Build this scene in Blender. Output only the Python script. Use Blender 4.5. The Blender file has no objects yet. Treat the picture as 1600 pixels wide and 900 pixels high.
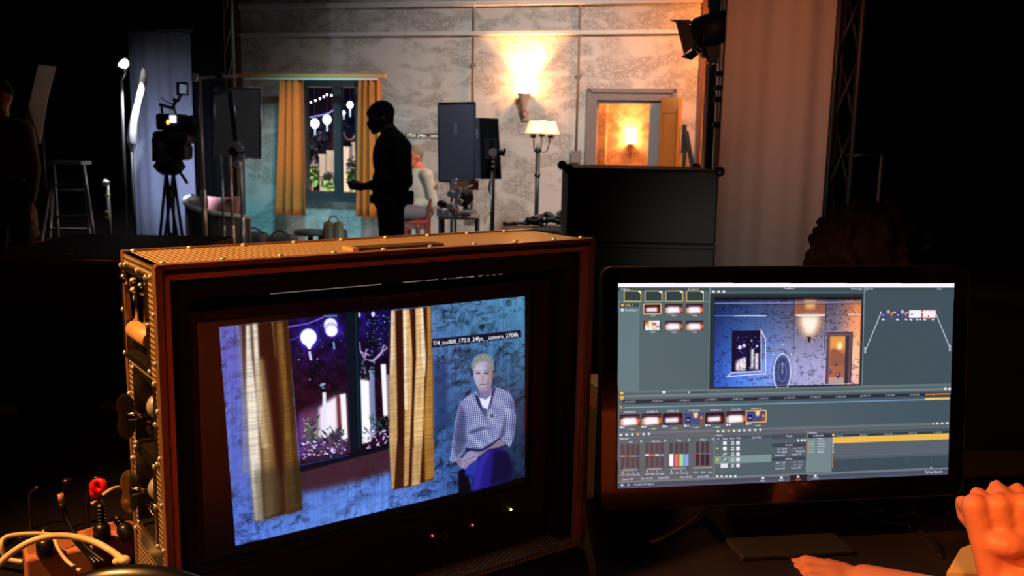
import bpy, bmesh, math, random
import numpy as np
from mathutils import Vector, Matrix, Euler

random.seed(7)
SC = bpy.context.scene
COL = SC.collection
PI = math.pi

# ------------------------------------------------------------------ camera
CAM_H = 1.43                      # eye height above the floor
FPX, PITCH, ROLL = 1452.3, math.radians(9.274), math.radians(1.142)
_c, _s = math.cos(PITCH), math.sin(PITCH)
FW = Vector((0, _c, -_s)); _U = Vector((0, _s, _c)); _R = Vector((1, 0, 0))
RT = _R * math.cos(ROLL) + _U * math.sin(ROLL)
UP = _U * math.cos(ROLL) - _R * math.sin(ROLL)
EYE = Vector((0, 0, CAM_H))
cd = bpy.data.cameras.new('camera')
cam = bpy.data.objects.new('camera', cd); COL.objects.link(cam)
cd.sensor_width = 36; cd.lens = 36 * FPX / 1600
cd.clip_start = 0.02; cd.clip_end = 200
cd.dof.use_dof = True; cd.dof.focus_distance = 1.35; cd.dof.aperture_fstop = 11
M = Matrix.Identity(4)
for i in range(3):
    M[i][0], M[i][1], M[i][2], M[i][3] = RT[i], UP[i], -FW[i], EYE[i]
cam.matrix_world = M
SC.camera = cam

# ------------------------------------------------------------------ view, world
SC.view_settings.view_transform = 'Standard'
SC.view_settings.look = 'None'
SC.view_settings.gamma = 1
SC.view_settings.exposure = 0
SC.view_settings.use_curve_mapping = False
SC.cycles.use_denoising = True
SC.cycles.sample_clamp_indirect = 4
SC.cycles.max_bounces = 6
wd = bpy.data.worlds.new('world'); SC.world = wd; wd.use_nodes = True
wd.node_tree.nodes['Background'].inputs[0].default_value = (0.6, 0.5, 0.5, 1)
wd.node_tree.nodes['Background'].inputs[1].default_value = 0.0012

def lin(c):
    c = c / 255.0
    return c / 12.92 if c <= 0.04045 else ((c + 0.055) / 1.055) ** 2.4
def S(r, g, b): return (lin(r), lin(g), lin(b), 1)

def aim(o, a, b):
    d = (Vector(b) - Vector(a)); o.location = a
    o.rotation_euler = d.to_track_quat('-Z', 'Y').to_euler()
def spot(name, a, b, power, col, cone, blend=0.6, size=0.1):
    l = bpy.data.lights.new(name, 'SPOT'); l.energy = power; l.color = col
    l.spot_size = math.radians(cone); l.spot_blend = blend; l.shadow_soft_size = size
    o = bpy.data.objects.new(name, l); COL.objects.link(o); aim(o, a, b); return o
def point(name, a, power, col, size=0.05):
    l = bpy.data.lights.new(name, 'POINT'); l.energy = power; l.color = col; l.shadow_soft_size = size
    o = bpy.data.objects.new(name, l); COL.objects.link(o); o.location = a; return o

def ray(px, py):
    return (RT * ((px - 800) / FPX) + UP * ((450 - py) / FPX) + FW)
def P(px, py, y):                 # the point of the place seen at a photo position, y metres ahead
    d = ray(px, py); return EYE + d * (y / d.y)
def proj(p):
    q = Vector(p) - EYE; z = q.dot(FW)
    return (800 + FPX * q.dot(RT) / z, 450 - FPX * q.dot(UP) / z)

# the set wall: a plane turned a little, its right end nearer
WT = 0.25
WA = math.atan(WT)
W0 = Vector((0, 11.7, 0))
WU = Vector((math.cos(WA), -math.sin(WA), 0))      # along the wall to the right
WN = Vector((-math.sin(WA), -math.cos(WA), 0))     # towards the camera
def onwall(px, py, off=0.0):
    d = ray(px, py); t = ((W0 + WN * off) - EYE).dot(WN) / d.dot(WN)
    p = EYE + d * t; return (p - W0).dot(WU), p.z
def wp(u, z, off=0.0): return W0 + WU * u + WN * off + Vector((0, 0, z))

# stage lights
def wpx(px, py, off=0.0): u, z = onwall(px, py, off); return wp(u, z, off)
spot('key_light_on_wall', (1.3, 6.9, 4.4), wpx(790, 250), 1350, (1.0, 0.96, 0.90), 57, 1.0, 0.25)
spot('teal_light', (-1.9, 8.6, 3.8), wpx(485, 345), 1000, (0.15, 0.78, 1.0), 40, 0.9, 0.2)
spot('golden_light_on_left_curtain', (-1.5, 8.0, 3.3), wpx(460, 235), 420, (1.0, 0.42, 0.12), 17, 0.8, 0.1)
spot('teal_light_low', (-1.6, 9.8, .25), wpx(560, 352), 26, (0.24, 0.80, 1.0), 100, 0.9, 0.3)
spot('orange_light_on_wall_end', (2.75, 10.0, 2.9), wpx(1060, 120), 430, (1.0, 0.30, 0.07), 90, 0.9, 0.1)
spot('overhead_on_set_floor', (0.6, 10.3, 5.2), (-0.8, 9.3, 0), 220, (1.0, 0.93, 0.85), 60, 0.8, 0.3)
spot('orange_light_on_drape', (0.95, 3.6, 2.4), (1.55, 5.2, 1.85), 62, (1.0, 0.32, 0.15), 62, 1.0, 0.3)
spot('grey_light_on_drape', (0.8, 3.6, 0.9), (1.7, 5.2, 0.8), 16, (1.0, 0.86, 0.80), 90, 1.0, 0.3)
spot('cool_light_on_left_drape', (-3.02, 8.35, 1.0), (-3.2, 9.2, 1.05), 60, (0.62, 0.70, 1.0), 110, 0.9, 0.01)
spot('cool_fill_over_set', (0.2, 5.4, 4.0), (-0.4, 8.6, 1.4), 110, (0.75, 0.82, 1.0), 84, 0.8, 0.3)
# desk lights
spot('warm_desk_lamp', (-1.25, 0.80, 2.35), (-0.30, 1.20, 1.15), 270, (1.0, 0.43, 0.12), 56, 0.8, 0.04)
spot('warm_lamp_right', (0.22, 0.28, 1.75), P(1575, 830, 1.25), 60, (1.0, 0.30, 0.06), 12, 0.7, 0.05)
spot('added_cabinet_light', (0.35, 0.35, 2.0), (1.0, 0.05, .45), 240, (1.0, 0.36, 0.12), 34, 0.7, 0.1)  # added with the cabinet to make the warm reflection in the monitor glass
point('dim_red_room_glow', (-0.5, -0.7, 2.0), 8, (1.0, 0.36, 0.14), 0.2)

# ------------------------------------------------------------------ materials
MATS = {}
def mat(name, col, rough=0.6, metal=0.0, emit=None, es=0.0, var=0.12, vs=18.0, bump=0.0, bs=60.0, spec=0.5, coat=0.0, alpha=1, trans=0.0):
    if name in MATS: return MATS[name]
    m = bpy.data.materials.new(name); m.use_nodes = True; nt = m.node_tree; b = nt.nodes['Principled BSDF']
    b.inputs['Roughness'].default_value = rough; b.inputs['Metallic'].default_value = metal
    b.inputs['Specular IOR Level'].default_value = spec
    b.inputs['Coat Weight'].default_value = coat
    b.inputs['Alpha'].default_value = alpha
    b.inputs['Transmission Weight'].default_value = trans
    tc = nt.nodes.new('ShaderNodeTexCoord')
    n = nt.nodes.new('ShaderNodeTexNoise'); n.inputs['Scale'].default_value = vs; n.inputs['Detail'].default_value = 3
    nt.links.new(tc.outputs['Object'], n.inputs['Vector'])
    mx = nt.nodes.new('ShaderNodeMix'); mx.data_type = 'RGBA'
    nt.links.new(n.outputs['Fac'], mx.inputs[0])
    mx.inputs[6].default_value = tuple(max(0, c * (1 - var)) for c in col[:3]) + (1,)
    mx.inputs[7].default_value = tuple(min(1, c * (1 + var)) for c in col[:3]) + (1,)
    nt.links.new(mx.outputs[2], b.inputs['Base Color'])
    if bump:
        n2 = nt.nodes.new('ShaderNodeTexNoise'); n2.inputs['Scale'].default_value = bs; n2.inputs['Detail'].default_value = 4
        nt.links.new(tc.outputs['Object'], n2.inputs['Vector'])
        bp = nt.nodes.new('ShaderNodeBump'); bp.inputs['Strength'].default_value = bump; bp.inputs['Distance'].default_value = 0.02
        nt.links.new(n2.outputs['Fac'], bp.inputs['Height']); nt.links.new(bp.outputs['Normal'], b.inputs['Normal'])
    if emit:
        b.inputs['Emission Color'].default_value = emit; b.inputs['Emission Strength'].default_value = es
    MATS[name] = m; return m

def node_mat(name):
    m = bpy.data.materials.new(name); m.use_nodes = True; MATS[name] = m
    return m, m.node_tree, m.node_tree.nodes['Principled BSDF']
def N(nt, t, **kw):
    n = nt.nodes.new(t)
    for k, v in kw.items(): setattr(n, k, v)
    return n
def math_(nt, op, a, b=None, c=None):
    n = N(nt, 'ShaderNodeMath', operation=op)
    for i, x in enumerate((a, b, c)):
        if x is None: continue
        if isinstance(x, (int, float)): n.inputs[i].default_value = x
        else: nt.links.new(x, n.inputs[i])
    return n.outputs[0]

def wallpaper(name, base, dark, scale=1.0):
    m, nt, b = node_mat(name)
    tc = N(nt, 'ShaderNodeTexCoord')
    mp = N(nt, 'ShaderNodeMapping'); mp.inputs['Rotation'].default_value = (0, 0, WA); mp.inputs['Scale'].default_value = (scale, scale, scale * 1.9)
    nt.links.new(tc.outputs['Object'], mp.inputs[0])
    a = N(nt, 'ShaderNodeTexNoise'); a.inputs['Scale'].default_value = 2.5; a.inputs['Detail'].default_value = 2; a.inputs['Distortion'].default_value = 0.6
    f = N(nt, 'ShaderNodeTexNoise'); f.inputs['Scale'].default_value = 7.5; f.inputs['Detail'].default_value = 6; f.inputs['Roughness'].default_value = 0.72; f.inputs['Distortion'].default_value = 2.2
    nt.links.new(mp.outputs[0], a.inputs['Vector']); nt.links.new(mp.outputs[0], f.inputs['Vector'])
    # wispy strokes: thin bands of the fine noise, kept only inside the motifs
    k1 = math_(nt, 'ABSOLUTE', math_(nt, 'SUBTRACT', f.outputs['Fac'], 0.5))
    k1 = math_(nt, 'SUBTRACT', 1.0, math_(nt, 'MULTIPLY', k1, 11.0)); k1 = math_(nt, 'MAXIMUM', k1, 0)
    g = N(nt, 'ShaderNodeMapRange'); g.inputs[1].default_value = 0.42; g.inputs[2].default_value = 0.55
    nt.links.new(a.outputs['Fac'], g.inputs[0])
    k = math_(nt, 'MULTIPLY', k1, g.outputs[0])
    g2 = N(nt, 'ShaderNodeMapRange'); g2.inputs[1].default_value = 0.5; g2.inputs[2].default_value = 0.66; g2.inputs[4].default_value = 0.30
    nt.links.new(f.outputs['Fac'], g2.inputs[0])
    k = math_(nt, 'ADD', k, math_(nt, 'MULTIPLY', g2.outputs[0], g.outputs[0]))
    # vertical weave
    mp2 = N(nt, 'ShaderNodeMapping'); mp2.inputs['Rotation'].default_value = (0, 0, WA); mp2.inputs['Scale'].default_value = (45, 45, 0.7)
    nt.links.new(tc.outputs['Object'], mp2.inputs[0])
    v = N(nt, 'ShaderNodeTexNoise'); v.inputs['Scale'].default_value = 1; v.inputs['Detail'].default_value = 2
    nt.links.new(mp2.outputs[0], v.inputs['Vector'])
    k = math_(nt, 'ADD', k, math_(nt, 'MULTIPLY', math_(nt, 'SUBTRACT', v.outputs['Fac'], 0.5), 0.35))
    k = math_(nt, 'MINIMUM', math_(nt, 'MAXIMUM', k, 0), 1)
    mx = N(nt, 'ShaderNodeMix', data_type='RGBA'); nt.links.new(k, mx.inputs[0])
    mx.inputs[6].default_value = base; mx.inputs[7].default_value = dark
    nt.links.new(mx.outputs[2], b.inputs['Base Color']); b.inputs['Roughness'].default_value = 0.85
    return m

def dimpled(name, base, yaw, pitch_mm=7.0):
    m, nt, b = node_mat(name)
    tc = N(nt, 'ShaderNodeTexCoord'); mp = N(nt, 'ShaderNodeMapping', vector_type='POINT')
    mp.inputs['Rotation'].default_value = (0, 0, -yaw)
    nt.links.new(tc.outputs['Object'], mp.inputs[0])
    sp = N(nt, 'ShaderNodeSeparateXYZ'); nt.links.new(mp.outputs[0], sp.inputs[0])
    k = 2 * PI / (pitch_mm / 1000)
    h = None
    for o in sp.outputs[:3]:
        s = math_(nt, 'SINE', math_(nt, 'MULTIPLY', o, k)); h = s if h is None else math_(nt, 'ADD', h, s)
    bp = N(nt, 'ShaderNodeBump'); bp.inputs['Strength'].default_value = 1.0; bp.inputs['Distance'].default_value = 0.0006
    nt.links.new(h, bp.inputs['Height']); nt.links.new(bp.outputs['Normal'], b.inputs['Normal'])
    mr = N(nt, 'ShaderNodeMapRange'); mr.inputs[1].default_value = -1.6; mr.inputs[2].default_value = 1.2
    nt.links.new(h, mr.inputs[0])
    mx = N(nt, 'ShaderNodeMix', data_type='RGBA'); nt.links.new(mr.outputs[0], mx.inputs[0])
    mx.inputs[6].default_value = tuple(c * 0.30 for c in base[:3]) + (1,); mx.inputs[7].default_value = base
    nt.links.new(mx.outputs[2], b.inputs['Base Color'])
    b.inputs['Roughness'].default_value = 0.38; b.inputs['Metallic'].default_value = 0.15
    return m

# ------------------------------------------------------------------ mesh builder
class MB:
    def __init__(s): s.v = []; s.f = []; s.sm = []
    def add(s, vs, fs, smooth=False):
        o = len(s.v); s.v += [tuple(x) for x in vs]; s.f += [tuple(i + o for i in f) for f in fs]; s.sm += [smooth] * len(fs); return s
    def hexa(s, b, t):            # four bottom corners, four top corners, same order
        return s.add(list(b) + list(t), [(3, 2, 1, 0), (4, 5, 6, 7), (0, 1, 5, 4), (1, 2, 6, 5), (2, 3, 7, 6), (3, 0, 4, 7)])
    def box(s, o, a, b, c):       # corner and three edge vectors
        o, a, b, c = map(Vector, (o, a, b, c))
        return s.hexa([o, o + a, o + a + b, o + b], [o + c, o + a + c, o + a + b + c, o + b + c])
    def cbox(s, c, sx, sy, sz, yaw=0.0, bev=0.0):
        c = Vector(c); X = Vector((math.cos(yaw), math.sin(yaw), 0)); Y = Vector((-math.sin(yaw), math.cos(yaw), 0)); Z = Vector((0, 0, 1))
        if bev <= 0: return s.box(c - X * sx / 2 - Y * sy / 2 - Z * sz / 2, X * sx, Y * sy, Z * sz)
        return s.rbox(c - Z * sz / 2, X, Y, Z, sx, sy, sz, bev)
    def rbox(s, c, X, Y, Z, sx, sy, sz, bev):   # base centre; bevelled all round
        rings = []
        for z, ins in ((0, bev), (bev * .3, bev * .3), (bev, 0), (sz - bev, 0), (sz - bev * .3, bev * .3), (sz, bev)):
            hx, hy = sx / 2 - ins, sy / 2 - ins; r = max(bev - ins * .5, bev * .4); ring = []
            for (qx, qy, a0) in ((1, 1, 0), (-1, 1, 90), (-1, -1, 180), (1, -1, 270)):
                for k in range(4):
                    a = math.radians(a0 + k * 30)
                    ring.append(c + X * (qx * (hx - r) + math.cos(a) * r) + Y * (qy * (hy - r) + math.sin(a) * r) + Z * z)
            rings.append(ring)
        return s.loft(rings, cap=True)
    def loft(s, rings, cap=True, closed=True, smooth=False):
        n = len(rings[0]); vs = [p for r in rings for p in r]; fs = []
        for i in range(len(rings) - 1):
            for j in range(n if closed else n - 1):
                k = (j + 1) % n; fs.append((i * n + j, i * n + k, (i + 1) * n + k, (i + 1) * n + j))
        o = len(s.v); s.add(vs, fs, smooth)
        if cap: s.f += [tuple(o + j for j in reversed(range(n))), tuple(o + (len(rings) - 1) * n + j for j in range(n))]; s.sm += [False, False]
        return s
    def cyl(s, p0, p1, r0, r1=None, n=14, cap=True, smooth=True):
        p0, p1 = Vector(p0), Vector(p1); r1 = r0 if r1 is None else r1
        d = (p1 - p0).normalized(); a = d.orthogonal().normalized(); b = d.cross(a)
        R = [[p + (a * math.cos(2 * PI * k / n) + b * math.sin(2 * PI * k / n)) * r for k in range(n)] for p, r in ((p0, r0), (p1, r1))]
        return s.loft(R, cap, True, smooth)
    def tube(s, pts, r, n=8, cap=True, sub=1):
        pts = [Vector(p) for p in pts]
        if sub > 1:
            q = []
            for i in range(len(pts) - 1):
                p0 = pts[max(i - 1, 0)]; p1 = pts[i]; p2 = pts[i + 1]; p3 = pts[min(i + 2, len(pts) - 1)]
                for k in range(sub):
                    t = k / sub
                    q.append(0.5 * ((2 * p1) + (p2 - p0) * t + (2 * p0 - 5 * p1 + 4 * p2 - p3) * t * t + (-p0 + 3 * p1 - 3 * p2 + p3) * t ** 3))
            q.append(pts[-1]); pts = q
        rings = []; up = None
        for i, p in enumerate(pts):
            d = (pts[min(i + 1, len(pts) - 1)] - pts[max(i - 1, 0)]).normalized()
            if up is None: up = d.orthogonal().normalized()
            up = (up - d * up.dot(d)).normalized(); b = d.cross(up)
            rr = r(i / (len(pts) - 1)) if callable(r) else r
            rings.append([p + (up * math.cos(2 * PI * k / n) + b * math.sin(2 * PI * k / n)) * rr for k in range(n)])
        return s.loft(rings, cap, True, True)
    def ell(s, c, rx, ry, rz, nu=16, nv=10, rot=None):
        c = Vector(c); rot = rot or Matrix.Identity(3); rings = []
        vs = [c + rot @ Vector((0, 0, -rz))]
        for i in range(1, nv):
            a = -PI / 2 + PI * i / nv
            for k in range(nu):
                b = 2 * PI * k / nu
                vs.append(c + rot @ Vector((rx * math.cos(a) * math.cos(b), ry * math.cos(a) * math.sin(b), rz * math.sin(a))))
        vs.append(c + rot @ Vector((0, 0, rz))); fs = []; t = len(vs) - 1
        for k in range(nu):
            k2 = (k + 1) % nu
            fs.append((0, 1 + k2, 1 + k)); fs.append((t, t - nu + k, t - nu + k2))
            for i in range(nv - 2): fs.append((1 + i * nu + k, 1 + i * nu + k2, 1 + (i + 1) * nu + k2, 1 + (i + 1) * nu + k))
        return s.add(vs, fs, True)
    def lathe(s, c, prof, n=20, axis=None, cap=True):
        c = Vector(c); A = Vector(axis or (0, 0, 1)).normalized(); a = A.orthogonal().normalized(); b = A.cross(a)
        return s.loft([[c + A * z + (a * math.cos(2 * PI * k / n) + b * math.sin(2 * PI * k / n)) * r for k in range(n)] for r, z in prof], cap, True, True)
    def prism(s, pts, ext):       # flat outline (3-D points) pushed along ext
        n = len(pts); pts = [Vector(p) for p in pts]; ext = Vector(ext)
        return s.add(pts + [p + ext for p in pts], [tuple(range(n)), tuple(reversed(range(n, 2 * n)))] + [(i, i + n, (i + 1) % n + n, (i + 1) % n) for i in range(n)])
    def capsule(s, p0, p1, r0, r1, n=14):
        s.cyl(p0, p1, r0, r1, n); s.ell(p0, r0, r0, r0, n, 8); s.ell(p1, r1, r1, r1, n, 8); return s
    def build(s, name, m, parent=None, **kw):
        off = Vector((0, 0, 0)); q = parent
        while q is not None: off += q.location; q = q.parent
        me = bpy.data.meshes.new(name); me.from_pydata([tuple(Vector(v) - off) for v in s.v], [], s.f); me.validate()
        if len(me.polygons) == len(s.sm): me.polygons.foreach_set('use_smooth', s.sm)
        me.materials.append(m); me.update()
        bm = bmesh.new(); bm.from_mesh(me); bmesh.ops.recalc_face_normals(bm, faces=bm.faces); bm.to_mesh(me); bm.free()
        o = bpy.data.objects.new(name, me); COL.objects.link(o)
        if parent is not None: o.parent = parent
        tag(o, **kw); return o

def tag(o, label=None, cat=None, group=None, kind=None):
    if label: o['label'] = label
    if cat: o['category'] = cat
    if group: o['group'] = group
    if kind: o['kind'] = kind
    return o
def thing(name, label, cat, loc=(0, 0, 0), group=None):
    o = bpy.data.objects.new(name, None); COL.objects.link(o); o.location = loc; o.empty_display_size = 0.1
    return tag(o, label, cat, group)
def rep(o, d, parent=None):       # a copy of a part moved by d
    c = o.copy(); COL.objects.link(c); c.parent = parent if parent else o.parent; c.location = o.location + Vector(d); return c
def blob(name, mb, voxel, m, parent, smooth=4, **kw):   # overlapping forms fused into one continuous skin
    o = mb.build(name, m, parent)
    r = o.modifiers.new('r', 'REMESH'); r.mode = 'VOXEL'; r.voxel_size = voxel; r.use_smooth_shade = True
    if smooth:
        sm = o.modifiers.new('s', 'SMOOTH'); sm.factor = 0.5; sm.iterations = smooth
    dg = bpy.context.evaluated_depsgraph_get(); me = bpy.data.meshes.new_from_object(o.evaluated_get(dg))
    o.modifiers.clear(); old = o.data; o.data = me; bpy.data.meshes.remove(old)
    me.polygons.foreach_set('use_smooth', [True] * len(me.polygons))
    if not me.materials: me.materials.append(m)
    return tag(o, **kw)

black = mat('black_paint', S(14, 14, 15), 0.55)
blackcloth = mat('black_cloth', S(9, 9, 10), 0.95, bump=0.1, spec=0.1)
steel = mat('steel', S(170, 170, 170), 0.32, 0.8)
dsteel = mat('dark_steel', S(60, 60, 62), 0.4, 0.8)
chrome = mat('chrome', S(215, 215, 215), 0.28, 0.6)
alu = mat('aluminium', S(170, 168, 165), 0.35, 0.9)
# ================================================================== the studio and the set wall
studio = mat('studio_black', S(12, 11, 11), 0.95, spec=0.1)
MB().cbox((0, 8, -0.05), 24, 26, 0.1).build('floor', mat('studio_floor', S(40, 38, 36), 0.6, bump=0.05), kind='structure')
MB().cbox((0, 8, 6.55), 24, 26, 0.1).build('ceiling', studio, kind='structure')
MB().cbox((-12, 8, 3.25), 0.1, 26, 6.5).build('wall_left', studio, kind='structure')
MB().cbox((12, 8, 3.25), 0.1, 26, 6.5).build('wall_right', studio, kind='structure')
MB().cbox((0, 21, 3.25), 24, 0.1, 6.5).build('wall_rear', studio, kind='structure')
MB().cbox((0, -5, 3.25), 24, 0.1, 6.5).build('wall_front', studio, kind='structure')

paper = wallpaper('wallpaper', S(172, 166, 160), S(122, 116, 110))
uL, uR = onwall(381, 200)[0], onwall(1094, 90)[0]
ZT = 4.6
wx0, wx1 = onwall(470, 220)[0], onwall(565, 220)[0]; wz0, wz1 = onwall(520, 308)[1], onwall(520, 124)[1]
dx0, dx1 = onwall(932, 200)[0], onwall(1034, 200)[0]; dz1 = onwall(985, 157)[1]
TH = 0.12
def wall_panel(mb, u0, u1, z0, z1): mb.box(wp(u0, z0), WU * (u1 - u0), -WN * TH, Vector((0, 0, z1 - z0)))
m_ = MB()
for r in ((uL, wx0, 0, ZT), (wx0, wx1, 0, wz0), (wx0, wx1, wz1, ZT), (wx1, dx0, 0, ZT), (dx0, dx1, dz1, ZT), (dx1, uR, 0, ZT)): wall_panel(m_, *r)
m_.build('wall_back', paper, kind='structure')
# pale floor of the set
m_ = MB(); a, b_ = wp(uL - .3, 0), wp(uR + .2, 0)
m_.hexa([a, b_, b_ + Vector((0, -4.2, 0)), a + Vector((0, -4.2, 0))], [p + Vector((0, 0, .006)) for p in (a, b_, b_ + Vector((0, -4.2, 0)), a + Vector((0, -4.2, 0)))])
m_.build('floor_set', mat('pale_floor', S(185, 178, 168), 0.5, bump=0.03), kind='structure')

trimw = mat('wall_trim', S(176, 172, 168), 0.5)
for i, (py, h, dp) in enumerate(((6, 0.06, 0.07), (52.5, 0.045, 0.06))):
    z = onwall(741, py)[1]
    MB().box(wp(uL, z - h / 2, 0), WU * (uR - uL), WN * dp, Vector((0, 0, h))).build('trim_%d' % (i + 1), trimw, kind='structure')
frame_m = mat('door_trim_paint', S(100, 93, 92), 0.6)
# edge post of the set wall, brown
MB().box(wp(uL - .16, 0, 0.02), WU * .16, -WN * .1, Vector((0, 0, ZT))).build('trim_3', mat('raw_timber_edge', S(88, 62, 50), 0.8), kind='structure')
MB().box(wp(uR, 0, 0.02), WU * .05, -WN * .14, Vector((0, 0, ZT))).build('trim_4', mat('raw_timber_edge', S(88, 62, 50), 0.8), kind='structure')

# pipes on the wall
pipem = mat('pipe_paint', S(104, 98, 98), 0.6)
for px, pyb, lb in ((741, 330, 'thin painted pipe on the wall left of the glowing sconce, running behind the grey flag'), (905, 238, 'thin painted pipe on the wall left of the doorway, ending in a box')):
    u = onwall(px, 100)[0]; zb = onwall(px, pyb)[1]
    t = thing('wall_pipe', lb, 'pipe', wp(u, zb, .03))
    MB().cyl(wp(u, zb, .03), wp(u, ZT, .03), .014).build('pipe', pipem, t)
    MB().box(wp(u - .055, zb - .12, 0), WU * .11, WN * .07, Vector((0, 0, .14))).build('junction_box', pipem, t)
    for z in (zb + .9, zb + 1.8):
        MB().box(wp(u - .03, z, 0), WU * .06, WN * .05, Vector((0, 0, .03))).build('bracket', pipem, t)

# window in the set wall
wf = mat('window_paint', S(46, 46, 50), 0.6)
t = tag(bpy.data.objects.new('window_1', None), kind='structure'); COL.objects.link(t); t.location = wp(wx0, wz0)
fr = .07
def wbar(mb, u0, u1, z0, z1, dp=.05, back=.12): mb.box(wp(u0, z0, dp), WU * (u1 - u0), -WN * (dp + back), Vector((0, 0, z1 - z0)))
um0, um1 = onwall(522.5, 220)[0], onwall(533.5, 220)[0]
zt = onwall(520, 136)[1]
m_ = MB(); wbar(m_, wx0, wx0 + fr, wz0, wz1); wbar(m_, wx1 - fr, wx1, wz0, wz1); wbar(m_, wx0, wx1, zt, wz1); wbar(m_, wx0, wx1, wz0, wz0 + .07); m_.build('window_frame', wf, t)
m_ = MB(); wbar(m_, um0, um1, wz0 + .07, zt, .02, .06); m_.build('mullion', wf, t)
MB().box(wp(wx0 - .06, wz0 - .05, 0), WU * (wx1 - wx0 + .12), WN * .12, Vector((0, 0, .05))).build('window_sill', wf, t)
gl = mat('window_glass', (1, 1, 1, 1), 0.02, trans=1.0, var=0)
for a, b_ in ((wx0 + fr, um0), (um1, wx1 - fr)):
    MB().box(wp(a, wz0 + .07, -.03), WU * (b_ - a), -WN * .004, Vector((0, 0, zt - wz0 - .07))).build('pane', gl, t)

# doorway: trim, lining, room behind
t = tag(bpy.data.objects.new('door_1', None), kind='structure'); COL.objects.link(t); t.location = wp(dx0, 0)
o0, o1 = onwall(917, 200)[0], onwall(1055, 200)[0]; oz = onwall(985, 139)[1]
m_ = MB()
for u0, u1, z0, z1 in ((o0, dx0, 0, oz), (dx1, o1, 0, oz), (dx0, dx1, dz1, oz)): m_.box(wp(u0, z0, .035), WU * (u1 - u0), -WN * .035, Vector((0, 0, z1 - z0)))
m_.build('architrave', frame_m, t)
m_ = MB()
for u0, u1, z0, z1 in ((o0, o0 + .045, 0, oz), (o1 - .045, o1, 0, oz), (o0, o1, oz - .045, oz)): m_.box(wp(u0, z0, .055), WU * (u1 - u0), -WN * .02, Vector((0, 0, z1 - z0)))
m_.build('architrave_moulding', frame_m, t)
ui = onwall(1014, 200)[0]
MB().box(wp(ui, 0, -.001), WU * (dx1 - ui), -WN * .3, Vector((0, 0, dz1))).build('lining', mat('door_lining', S(112, 108, 106), 0.6), t)
MB().box(wp(dx0 - .02, dz1 - .03, -.001), WU * (dx1 - dx0 + .02), -WN * .3, Vector((0, 0, .03))).build('head_lining', mat('door_lining', S(112, 108, 106), 0.6), t)
inner = wallpaper('inner_wallpaper', S(205, 170, 140), S(140, 105, 80), 1.5)
BD = 1.9
MB().box(wp(dx0 - 1.2, 0, -BD), WU * 4.0, -WN * .1, Vector((0, 0, 3.2))).build('wall_inner_room', inner, kind='structure')
MB().box(wp(dx0 - .9, 0, -TH - .01), WU * .1, -WN * (BD - TH - .02), Vector((0, 0, 3.2))).build('wall_inner_room_left', inner, kind='structure')
MB().box(wp(uR + .4, 0, -TH - .01), WU * .1, -WN * (BD - TH - .02), Vector((0, 0, 3.2))).build('wall_inner_room_right', inner, kind='structure')
# chimney-like pier on the left of the inner room
MB().box(wp(dx0 - .42, 0, -BD + .22), WU * .28, -WN * .22, Vector((0, 0, 3.2))).build('wall_inner_pier', inner, kind='structure')

def on_off(px, py, off): u, z = onwall(px, py, off); return wp(u, z, off)
# sconces
def sconce(name, label, c, s, power, spotp):
    t = thing(name, label, 'wall lamp', c)
    sh = mat('sconce_shade', S(150, 128, 110), 0.5)
    n = WN
    MB().lathe(c + n * .1 * s, [(.012 * s, -.20 * s), (.03 * s, -.17 * s), (.045 * s, -.08 * s), (.075 * s, 0), (.085 * s, .03 * s)], axis=(0, 0, 1)).build('shade', sh, t)
    MB().box(c + WU * -.04 * s + Vector((0, 0, -.30 * s)), WU * .08 * s, n * .03 * s, Vector((0, 0, .12 * s))).build('wall_plate', sh, t)
    MB().tube([c + n * .02 * s + Vector((0, 0, -.24 * s)), c + n * .09 * s + Vector((0, 0, -.24 * s)), c + n * .1 * s + Vector((0, 0, -.19 * s))], .012 * s, sub=4).build('arm', sh, t)
    MB().ell(c + n * .1 * s + Vector((0, 0, .035 * s)), .055 * s, .055 * s, .05 * s).build('bulb', mat('bulb_glow', (1, 1, 1, 1), 0.5, emit=(1, .72, .38, 1), es=30), t)
    spot(name + '_up_light', tuple(c + n * .11 * s + Vector((0, 0, .10 * s))), tuple(c + Vector((0, 0, 2.6)) + n * .0), spotp, (1.0, 0.42, 0.14), 95, 0.7, .02)
    point(name + '_glow', tuple(c + n * .14 * s + Vector((0, 0, .12 * s))), power, (1.0, 0.40, 0.13), .03)
    return t
u, z = onwall(822, 150)
sconce('wall_sconce', 'glowing cone sconce throwing warm light up the wallpapered wall above the floor lamp', wp(u, z), 1.0, 36, 480)
ic = on_off(985, 226, -BD + .005)
sconce('wall_sconce', 'small glowing sconce seen through the doorway on the inner orange wall', ic, .55, 16, 90)
point('inner_room_light', tuple(wp(dx0 + .1, 2.3, -.9)), 70, (1.0, .38, .12), .1)

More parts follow.
